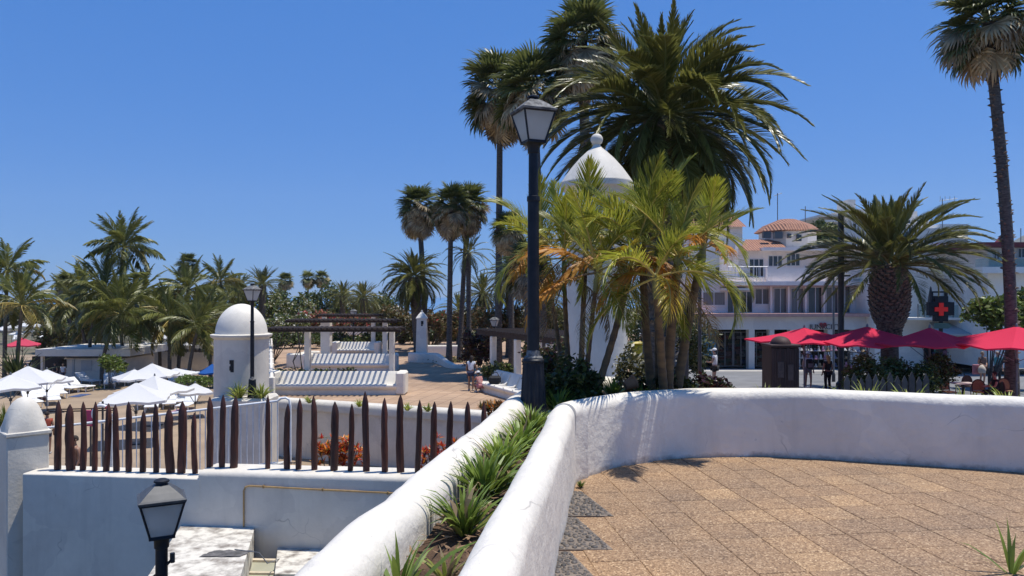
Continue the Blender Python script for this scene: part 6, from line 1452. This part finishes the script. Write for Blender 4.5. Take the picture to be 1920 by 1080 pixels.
# bushes
hedge(195, 232, 668, 700, 58, 1800, .22, 'clipped green bush right of the pool bar', [LF_MID, LF_STRAP], [(0, .6), (1, .4)], 31, lob=2, z0=ZP, dep=.9)
hedge(336, 396, 703, 725, 50, 1600, .18, 'clipped light green bush left of the domed turret', [LF_STRAP, LF_MID], [(0, .6), (1, .4)], 32, lob=2, z0=ZP, dep=.9)
hedge(72, 140, 600, 655, 82, 3600, .34, 'olive tamarisk bush left of the coconut palms', [LF_OLV, LF_MID], [(0, .7), (1, .3)], 33, lob=3, z0=ZP)
hedge(95, 330, 560, 640, 96, 8500, .5, 'wide green tree belt behind the coconut palms', [LF_MID, LF_OLV, LF_DK], [(0, .4), (1, .35), (2, .25)], 34, lob=7, z0=ZP, name='tree_belt', cat='trees', dep=3)
hedge(300, 470, 556, 640, 98, 7500, .5, 'green trees behind the domed turret and the yellowing coconut palms', [LF_MID, LF_OLV, LF_DK], [(0, .4), (1, .35), (2, .25)], 35, lob=5, z0=ZP, name='tree_belt', cat='trees', dep=3)
hedge(-20, 110, 566, 608, 150, 6500, .6, 'far dark trees at the left edge of the bathing area', [LF_MID, LF_DK], [(0, .4), (1, .6)], 36, lob=5, z0=ZP, name='tree_belt', cat='trees', dep=3)
q = G(32, 54, ZP); clump(Vector((q.x, q.y, ZP+.9)), 2.6, 90, 'dark spiky yucca beside the white parasols at the left', LF_DK, 600, .14, .7, name='yucca'); 
MB().tube([(q.x, q.y, ZP), (q.x, q.y, ZP+1.0)], .2, 8).obj('trunk', BARK, bpy.data.objects['yucca'])
q = G(10, 36, ZP); clump(Vector((q.x, q.y, ZP+.8)), 1.3, 60, 'low palm-like plant left of the capped pillar', LF_MID, 601, .07, 1.0)
for i, px in enumerate((262, 292, 330)):
    q = G(px, 17+i*.3, -4.9); bush([(q.x, q.y, -3.6+.0*i, .45, .4, .85)], 900, .12, ['dark green bush behind the railing, left one', 'dark green bush behind the railing, middle one', 'dark green bush behind the railing, right one'][i], [LF_DK, LF_MID], [(0, .7), (1, .3)], 610+i, z0=-4.9)
# loungers
lm = empty('sun_lounger', (0, 0, 0)); b = MB(); b.box(-.32, -.95, .28, .32, .35, .36, 0, .03); b.obj('bed', WPAINT, lm, local=True)
b = MB(); b.box(-.32, 0, 0, .32, .72, .07, 0, .03, Matrix.Translation((0, .34, .33)) @ Matrix.Rotation(R(38), 4, 'X')); b.obj('backrest', WPAINT, lm, local=True)
for sx in (-1, 1):
    for y in (-.8, .25): b = MB(); b.tube([(sx*.27, y, 0), (sx*.27, y, .29)], .025, 6); b.obj('leg', WPAINT, lm, local=True)
lsp = [(72, 742, .8), (66, 752, .9), (85, 748, .7), (60, 762, .8), (120, 736, 1.2), (135, 734, 1.3), (150, 733, 1.2), (95, 735, .4), (300, 760, .3), (318, 764, .4), (340, 760, .2), (352, 768, .1), (30, 640, .5), (80, 640, .8), (110, 728, .9), (165, 722, 1.1), (100, 757, .6), (110, 745, .7), (230, 722, .3), (205, 726, .5), (325, 722, .4), (345, 716, .2), (268, 764, .5), (285, 770, .4)]
for i, (px, py, rz) in enumerate(lsp):
    o = lm if i == 0 else copy_tree(lm); q = gz(px, py, ZP); o.location = (q.x, q.y, ZP); o.rotation_euler = (0, 0, rz); o.scale = (1.25,)*3
    pl_ = 0 if py < 700 else (1 if px < 112 else (2 if px < 240 and py < 730 else (3 if px < 240 else 4)))
    tag(o, ['far white sun lounger among the small parasols at the left edge', 'white sun lounger on the deck right of the capped pillar', 'white sun lounger on the sand near the pool bar', 'white sun lounger in the row on the sand left of the nearest white parasol', 'white sun lounger in the shade between the nearest white parasols'][pl_], 'lounger', 'sun loungers, ' + ['far', 'by the pillar', 'by the bar', 'left row', 'under the parasols'][pl_])
# life ring and red board on the deck rail
q = at(190, 776, 30); b = MB(); n = 20; b.tube([(q.x+.34*math.cos(2*math.pi*k/n), q.y, q.z+.34*math.sin(2*math.pi*k/n)) for k in range(n+1)], .07, 8)
t = tag(b.obj('life_ring', WPAINT, loc=q, smooth=60), 'white life ring hanging by the pool rail', 'life ring')
b = MB(); n = 5
for s__ in range(4):
    a0 = s__*math.pi/2+.5; b.tube([(q.x+.34*math.cos(a0+.12*k), q.y-.004, q.z+.34*math.sin(a0+.12*k)) for k in range(n)], .074, 8)
b.obj('red_band', MERCH[0], t)
b = MB(); b.tube([(q.x, q.y+.1, q.z-3.0), (q.x, q.y+.1, q.z+.5)], .04, 6); b.obj('post', DKMETAL, t)
q = at(168, 783, 30); b = MB(); b.box(q.x-.28, q.y, q.z-.35, q.x+.28, q.y+.05, q.z+.30, 0, .02); t = tag(b.obj('notice_board', mat('magenta_board', (.45, .03, .12), (.38, .03, .1), 4, rough=.5), loc=q), 'small magenta notice board by the pool rail', 'sign'); b = MB(); b.tube([(q.x, q.y+.08, q.z-3.0), (q.x, q.y+.08, q.z)], .04, 6); b.obj('post', DKMETAL, t)
b = MB()
for y_ in (766, 770): b.tube([at(88, y_+2, 33), at(215, y_-1, 33)], .03, 5)
for px in (90, 130, 172, 213): b.tube([at(px, 766, 33), at(px, 800, 33)], .03, 5)
tag(b.obj('pool_rail', WOODDK, loc=at(150, 790, 33)), 'dark low rail along the edge of the pool deck', 'railing')

b = foliage([(G(125, 58, ZP).x, 58, ZP+.08, 3.2, 1.6, .14)], 1500, .16, 77); tag(b.obj('lawn', [LF_MID], loc=G(125, 58, ZP)), 'low green lawn strip in front of the pool bar', kind='stuff')
# towels
for i, (px, py, m_, lab) in enumerate(((68, 750, 0, 'red towel on the deck beside the loungers, left'), (150, 742, 1, 'blue towel on the deck between the loungers'), (310, 768, 4, 'tan towel on the deck below the nearest parasol'), (340, 770, 3, 'pink towel on the deck below the small parasol'))):
    q = gz(px, py, ZP); b = MB(); b.box(q.x-.4, q.y-.8, ZP+.005, q.x+.4, q.y+.8, ZP+.03, 0, .01); tag(b.obj('towel', MERCH[m_], loc=q), lab, 'towel')
# ================================================================== people
def skin(name, nodes, edges, m, parent, root=0, sub=2):
    me = bpy.data.meshes.new(name); me.from_pydata([n[0] for n in nodes], edges, []); o = bpy.data.objects.new(name, me); col.objects.link(o)
    md = o.modifiers.new('s', 'SKIN'); md.use_smooth_shade = True
    for i, n in enumerate(nodes):
        v = me.skin_vertices[0].data[i]; r = n[1]; v.radius = r if isinstance(r, tuple) else (r, r); v.use_root = (i == root)
    o.modifiers.new('u', 'SUBSURF').levels = sub
    dg = bpy.context.evaluated_depsgraph_get(); me2 = bpy.data.meshes.new_from_object(o.evaluated_get(dg)); bpy.data.objects.remove(o)
    me2.materials.clear(); me2.materials.append(m); o = bpy.data.objects.new(name, me2); col.objects.link(o); o.parent = parent; return o
SKINM = mat('skin', (.42, .25, .17), (.36, .20, .13), 6, rough=.5); SKINT = mat('tanned_skin', (.30, .16, .10), (.25, .13, .08), 6, rough=.5)
def cl(name, c): return mat(name, c, tuple(x*.8 for x in c), 8, rough=.85)
def person(loc, rz, label, h=1.7, shirt=None, legs=None, hair=(.03, .02, .015), pose=None, short=True, cap=None, skinm=None, sit=False, hairlong=False, sleeve=.45):
    """x right, y forward, z up; unit figure of 1.75 m"""
    t = empty('person', loc, rz); t.scale = (h/1.75,)*3; tag(t, label, 'person'); skinm = skinm or SKINM
    J = dict(pelvis=(0, 0, .93), waist=(0, .0, 1.08), chest=(0, 0, 1.30), neckb=(0, -.005, 1.44), neck=(0, 0, 1.50), jaw=(0, .025, 1.555), head=(0, .01, 1.64), crown=(0, 0, 1.72), nose=(0, .105, 1.60),
             shL=(-.17, 0, 1.40), elL=(-.23, -.02, 1.13), wrL=(-.22, .08, .90), haL=(-.22, .11, .82), shR=(.17, 0, 1.40), elR=(.23, -.02, 1.13), wrR=(.22, .08, .90), haR=(.22, .11, .82),
             hiL=(-.095, 0, .88), knL=(-.10, .03, .50), anL=(-.10, -.02, .09), toL=(-.11, .14, .03), hiR=(.095, 0, .88), knR=(.10, .03, .50), anR=(.10, -.02, .09), toR=(.11, .14, .03))
    if pose: J.update(pose)
    Rr = dict(pelvis=(.15, .11), waist=(.125, .095), chest=(.155, .105), neckb=.075, neck=.052, jaw=(.058, .066), head=(.076, .092), crown=(.055, .068), nose=.014, shL=.062, elL=.042, wrL=.028, haL=.030, shR=.062, elR=.042, wrR=.028, haR=.030, hiL=.088, knL=.056, anL=.038, toL=.032, hiR=.088, knR=.056, anR=.038, toR=.032)
    names = list(J); ix = {n: i for i, n in enumerate(names)}
    E = [('pelvis', 'waist'), ('waist', 'chest'), ('chest', 'neckb'), ('neckb', 'neck'), ('neck', 'jaw'), ('jaw', 'head'), ('head', 'crown'), ('head', 'nose'), ('chest', 'shL'), ('shL', 'elL'), ('elL', 'wrL'), ('wrL', 'haL'), ('chest', 'shR'), ('shR', 'elR'), ('elR', 'wrR'), ('wrR', 'haR'), ('pelvis', 'hiL'), ('hiL', 'knL'), ('knL', 'anL'), ('anL', 'toL'), ('pelvis', 'hiR'), ('hiR', 'knR'), ('knR', 'anR'), ('anR', 'toR')]
    nodes = [(J[n], Rr[n]) for n in names]; ed = [(ix[a], ix[b]) for a, b in E]
    for sd in 'LR':     # fingers and thumb
        w_ = Vector(J['wr'+sd]); hd = Vector(J['ha'+sd]); u = (hd-w_).normalized(); s_ = u.cross(Vector((0, 1, .3))).normalized()
        for k, ln in enumerate((.07, .08, .075, .06)):
            off = s_*(k-1.5)*.016; a = len(nodes); nodes.append((tuple(hd+off+u*.02), .010)); nodes.append((tuple(hd+off+u*(.02+ln*.6)+Vector((0, .008, 0))), .009)); nodes.append((tuple(hd+off+u*(.02+ln)+Vector((0, .02, 0))), .008)); ed += [(ix['ha'+sd], a), (a, a+1), (a+1, a+2)]
    body = skin('body', nodes, ed, skinm, t, root=ix['pelvis'])
    def sub(ns, grow, name, m, ends={}):
        nd = []; ii = {}
        for n in ns:
            r = Rr[n]; r = (r[0]+grow, r[1]+grow) if isinstance(r, tuple) else r+grow; ii[n] = len(nd); nd.append((ends.get(n, J[n]), r))
        return skin(name, nd, [(ii[a], ii[b]) for a, b in E if a in ii and b in ii], m, t, root=0)
    def mid(a, b, f): return tuple(Vector(J[a]).lerp(Vector(J[b]), f))
    if shirt: sub(['pelvis', 'waist', 'chest', 'neckb', 'shL', 'elL', 'shR', 'elR'], .016, 'shirt', shirt, {'pelvis': mid('pelvis', 'waist', .25), 'elL': mid('shL', 'elL', sleeve), 'elR': mid('shR', 'elR', sleeve), 'neckb': mid('chest', 'neckb', .75)})
    if legs: sub(['pelvis', 'hiL', 'knL', 'hiR', 'knR'] + ([] if short else ['anL', 'anR']), .018, 'shorts' if short else 'trousers', legs, {'knL': mid('hiL', 'knL', .55), 'knR': mid('hiR', 'knR', .55)} if short else {})
    c = Vector(J['head']); hm = cl('hair_%d' % (int(hair[0]*1000)), hair)
    b = MB(); n = 14; vs = []
    for j in range(7):
        ph = math.pi*.62*j/6
        for k in range(n): a = 2*math.pi*k/n; drop = .0; vs.append((c.x+.092*math.sin(ph)*math.cos(a), c.y-.012+.108*math.sin(ph)*math.sin(a)*(1 if math.sin(a) < 0 or j < 4 else .6), c.z+.005+.112*math.cos(ph)))
    b.add(vs, [(j*n+k, (j+1)*n+k, (j+1)*n+(k+1) % n, j*n+(k+1) % n) for j in range(6) for k in range(n)])
    if hairlong: b.tube([c+Vector((0, -.07, .02)), c+Vector((0, -.11, -.12)), c+Vector((0, -.12, -.30))], [.085, .085, .05], 10)
    b.obj('hair', hm, t, local=True, smooth=60)
    for sx in (-1, 1):
        b = MB(); b.lathe([(.011*math.sin(math.pi*k/4)+.0005, -.011*math.cos(math.pi*k/4)) for k in range(5)], 6, c+Vector((sx*.032, .083, -.005))); b.obj('eye', DARKIN, t, local=True)
        b = MB(); b.lathe([(.004, -.03), (.016, -.015), (.018, .01), (.006, .028)], 6, c+Vector((sx*.083, .005, -.01))); b.obj('ear', skinm, t, local=True)
    b = MB(); b.box(c.x-.022, c.y+.075, c.z-.072, c.x+.022, c.y+.085, c.z-.066); b.obj('mouth', cl('lips', (.3, .1, .09)), t, local=True)
    if cap:
        b = MB(); b.lathe([(.102, .02), (.104, .05), (.085, .105), (.05, .128), (.01, .135)], 16, c+Vector((0, -.005, 0))); b.box(-.08, .07, .018, .08, .21, .034, 0, .006, Matrix.Translation(c)); b.obj('cap', cap, t, local=True, smooth=50)
    for sd in 'LR':
        a = Vector(J['an'+sd]); q = Vector(J['to'+sd]); b = MB(); b.tube([a+Vector((0, -.05, -.045)), a.lerp(q, .4)+Vector((0, 0, -.01)), q+Vector((0, .03, .0))], [.045, .05, .035], 8); b.obj('shoe', cl('shoe_pale', (.5, .48, .46)), t, local=True, smooth=60)
    return t
WT = cl('white_cotton', (.74, .74, .75)); NAVY = cl('navy_cloth', (.03, .04, .09)); BLK = cl('black_cloth', (.02, .02, .022)); TEAL = cl('teal_cloth', (.10, .33, .36)); FLOR = mat('patterned_cloth', (.25, .14, .10), (.05, .05, .05), 30, 2, rough=.85, lo=.45, hi=.55); ORNG = cl('orange_red_cloth', (.5, .10, .05)); PINK = cl('pink_cloth', (.5, .2, .22)); GREYC = cl('grey_cloth', (.25, .25, .26)); CAPW = cl('white_cap', (.75, .75, .74))
# girl on the patio and the child beside her
person(G(883, 33.6, PZ), R(-15), 'girl in a white T-shirt and dark shorts standing on the patio, seen from behind', 1.62, WT, NAVY, hairlong=True, skinm=SKINT, pose=dict(haR=(.30, .30, .93), wrR=(.27, .24, .98), elR=(.24, .08, 1.12), chest=(0, .05, 1.29), neckb=(0, .09, 1.42), neck=(0, .11, 1.47), jaw=(0, .15, 1.52), head=(0, .14, 1.60), crown=(0, .13, 1.68), nose=(0, .235, 1.56), shL=(-.17, .06, 1.38), shR=(.17, .06, 1.38)))
crouch = dict(pelvis=(0, -.12, .34), waist=(0, -.04, .48), chest=(0, .05, .68), neckb=(0, .09, .80), neck=(0, .11, .86), jaw=(0, .15, .905), head=(0, .13, .99), crown=(0, .12, 1.07), nose=(0, .235, .95), shL=(-.16, .06, .77), elL=(-.22, .22, .60), wrL=(-.14, .40, .52), haL=(-.12, .46, .48), shR=(.16, .06, .77), elR=(.22, .22, .60), wrR=(.14, .40, .52), haR=(.12, .46, .48), hiL=(-.1, -.08, .34), knL=(-.16, .28, .46), anL=(-.13, .08, .09), toL=(-.14, .24, .03), hiR=(.1, -.08, .34), knR=(.16, .28, .46), anR=(.13, .08, .09), toR=(.14, .24, .03))
person(G(899, 33.0, PZ), R(35), 'person in a patterned red top crouching beside the standing girl', 1.5, mat('red_pattern_cloth', (.45, .10, .10), (.45, .32, .28), 26, 2, rough=.85, lo=.45, hi=.55), PINK, pose=crouch, cap=CAPW, skinm=SKINT)
# bag on the bench
q = Vector((-.75, 32.35, PZ+.47)); t = empty('handbag', q); tag(t, 'black bag lying on the moulded white bench', 'bag'); b = MB(); b.box(-.27, -.2, 0, .27, .2, .34, 0, .08); b.obj('body', BLK, t, local=True); b = MB(); b.tube([(-.18, 0, .32), (-.1, 0, .48), (.1, 0, .48), (.18, 0, .32)], .02, 6); b.obj('handle', BLK, t, local=True)
# man with the white cap and camera
person(G(1340, 36, -2.85), R(60), 'man in a white T-shirt and white cap walking on the street', 1.90, WT, BLK, cap=CAPW, pose=dict(elL=(-.22, .06, 1.14), wrL=(-.08, .25, 1.13), haL=(-.02, .30, 1.14), elR=(.22, .06, 1.14), wrR=(.08, .25, 1.12), haR=(.03, .30, 1.13)))
person(G(1515, 36, -2.9), R(175), 'walker in a white shirt with a dark backpack right of the brown kiosk', 1.80, WT, GREYC, cap=CAPW, pose=dict(knL=(-.10, .12, .50), anL=(-.10, .10, .10), toL=(-.11, .26, .05)))
q = G(1515, 36, -2.9); b = MB(); b.box(-.16, -.36, 1.0, .16, -.12, 1.45, 0, .06); 
t = empty('backpack', (q.x, q.y, q.z), R(175)); tag(t, 'dark backpack worn by the walker beside the kiosk', 'backpack'); b.v = [(x, -y-.0, z) for x, y, z in b.v]; b.f = [f[::-1] for f in b.f]; b.obj('body', BLK, t, local=True); b = MB(); b.box(-.11, .37, 1.05, .11, .41, 1.25, 0, .02); b.obj('pocket', GREYC, t, local=True)
person(G(1552, 35, -2.9), R(10), 'blonde walker in dark clothes next to the rack of hats', 1.72, BLK, BLK, hair=(.45, .30, .12), hairlong=True, short=False)
person(G(1842, 38, -2.95), R(185), 'woman in a patterned dress carrying bags behind the cafe table', 1.70, FLOR, FLOR, hair=(.30, .22, .16), pose=dict(wrL=(-.10, .22, 1.05), haL=(-.04, .25, 1.03), wrR=(.12, .22, 1.05), haR=(.06, .25, 1.02)))
q = G(1841, 37.6, -2.95); b = MB(); b.lathe([(.02, 0), (.15, .02), (.19, .18), (.13, .33), (.05, .42)], 12, (q.x, q.y, q.z+.62)); tag(b.obj('shopping_bag', cl('beige_bag', (.6, .52, .42)), loc=(q.x, q.y, q.z+.62), smooth=50), 'pale round shopping bag in front of the woman in the patterned dress', 'bag')
q = G(1831, 37.8, -2.95); b = MB(); b.box(q.x-.2, q.y-.06, q.z+.55, q.x+.12, q.y+.06, q.z+1.05, 0, .02); tag(b.obj('shopping_bag', PINK, loc=(q.x, q.y, q.z+.55)), 'flat pink shopping bag beside the woman in the patterned dress', 'bag')
person(G(1870, 38, -2.95), R(160), 'person in a teal shirt and black trousers behind the cafe chairs', 1.70, TEAL, BLK, hair=(.40, .33, .26), short=False)
sitp = dict(pelvis=(0, -.05, .52), waist=(0, -.03, .68), chest=(0, 0, .90), neckb=(0, .01, 1.04), neck=(0, .02, 1.10), jaw=(0, .045, 1.155), head=(0, .03, 1.24), crown=(0, .02, 1.32), nose=(0, .125, 1.20), shL=(-.17, 0, 1.0), elL=(-.24, .1, .76), wrL=(-.14, .32, .74), haL=(-.11, .39, .74), shR=(.17, 0, 1.0), elR=(.24, .1, .76), wrR=(.14, .32, .74), haR=(.11, .39, .74), hiL=(-.1, .0, .52), knL=(-.12, .42, .52), anL=(-.12, .40, .10), toL=(-.13, .56, .04), hiR=(.1, .0, .52), knR=(.12, .42, .52), anR=(.12, .40, .10), toR=(.13, .56, .04))
person(G(1866, 30, -2.8), R(80), 'dark-clothed person seated at the cafe under the rightmost parasol', 1.72, BLK, BLK, pose=sitp, short=False)
chair(G(1868, 30.0, -2.8), R(80), 'chair under the seated dark-clothed cafe guest', WOODC, WOODC, 1.0)
# bathers on the pool side
q = at(88, 772, 30); person((q.x, q.y, q.z-1.72), R(20), 'man in an orange-red shirt just right of the capped pillar', 1.74, ORNG, NAVY, skinm=SKINT)
q = at(140, 822, 20); person((q.x, q.y, q.z-1.6), R(150), 'tanned bather on the stairs behind the left stakes', 1.68, None, BLK, skinm=SKINT)
q = G(118, 60.5, ZP); person(q, R(180), 'person in a white top standing at the pool bar', 1.70, WT, NAVY); q = G(103, 60.8, ZP); person(q, R(160), 'person in dark clothes standing at the pool bar', 1.75, BLK, BLK)

# ================================================================== air
b = MB(); b.box(-3600, -75, -8, 3600, 3560, 480)
hz = b.obj('haze', []); hz.data.materials.clear()
m = bpy.data.materials.new('hazy_air'); m.use_nodes = True; nt = m.node_tree; nt.nodes.remove(nt.nodes['Principled BSDF'])
pv = nt.nodes.new('ShaderNodeVolumePrincipled'); pv.inputs['Color'].default_value = (0.70, 0.84, 1.0, 1); pv.inputs['Density'].default_value = 0.00010; pv.inputs['Anisotropy'].default_value = 0.2
nt.links.new(pv.outputs[0], nt.nodes['Material Output'].inputs['Volume'])
hz.data.materials.append(m); tag(hz, kind='stuff')
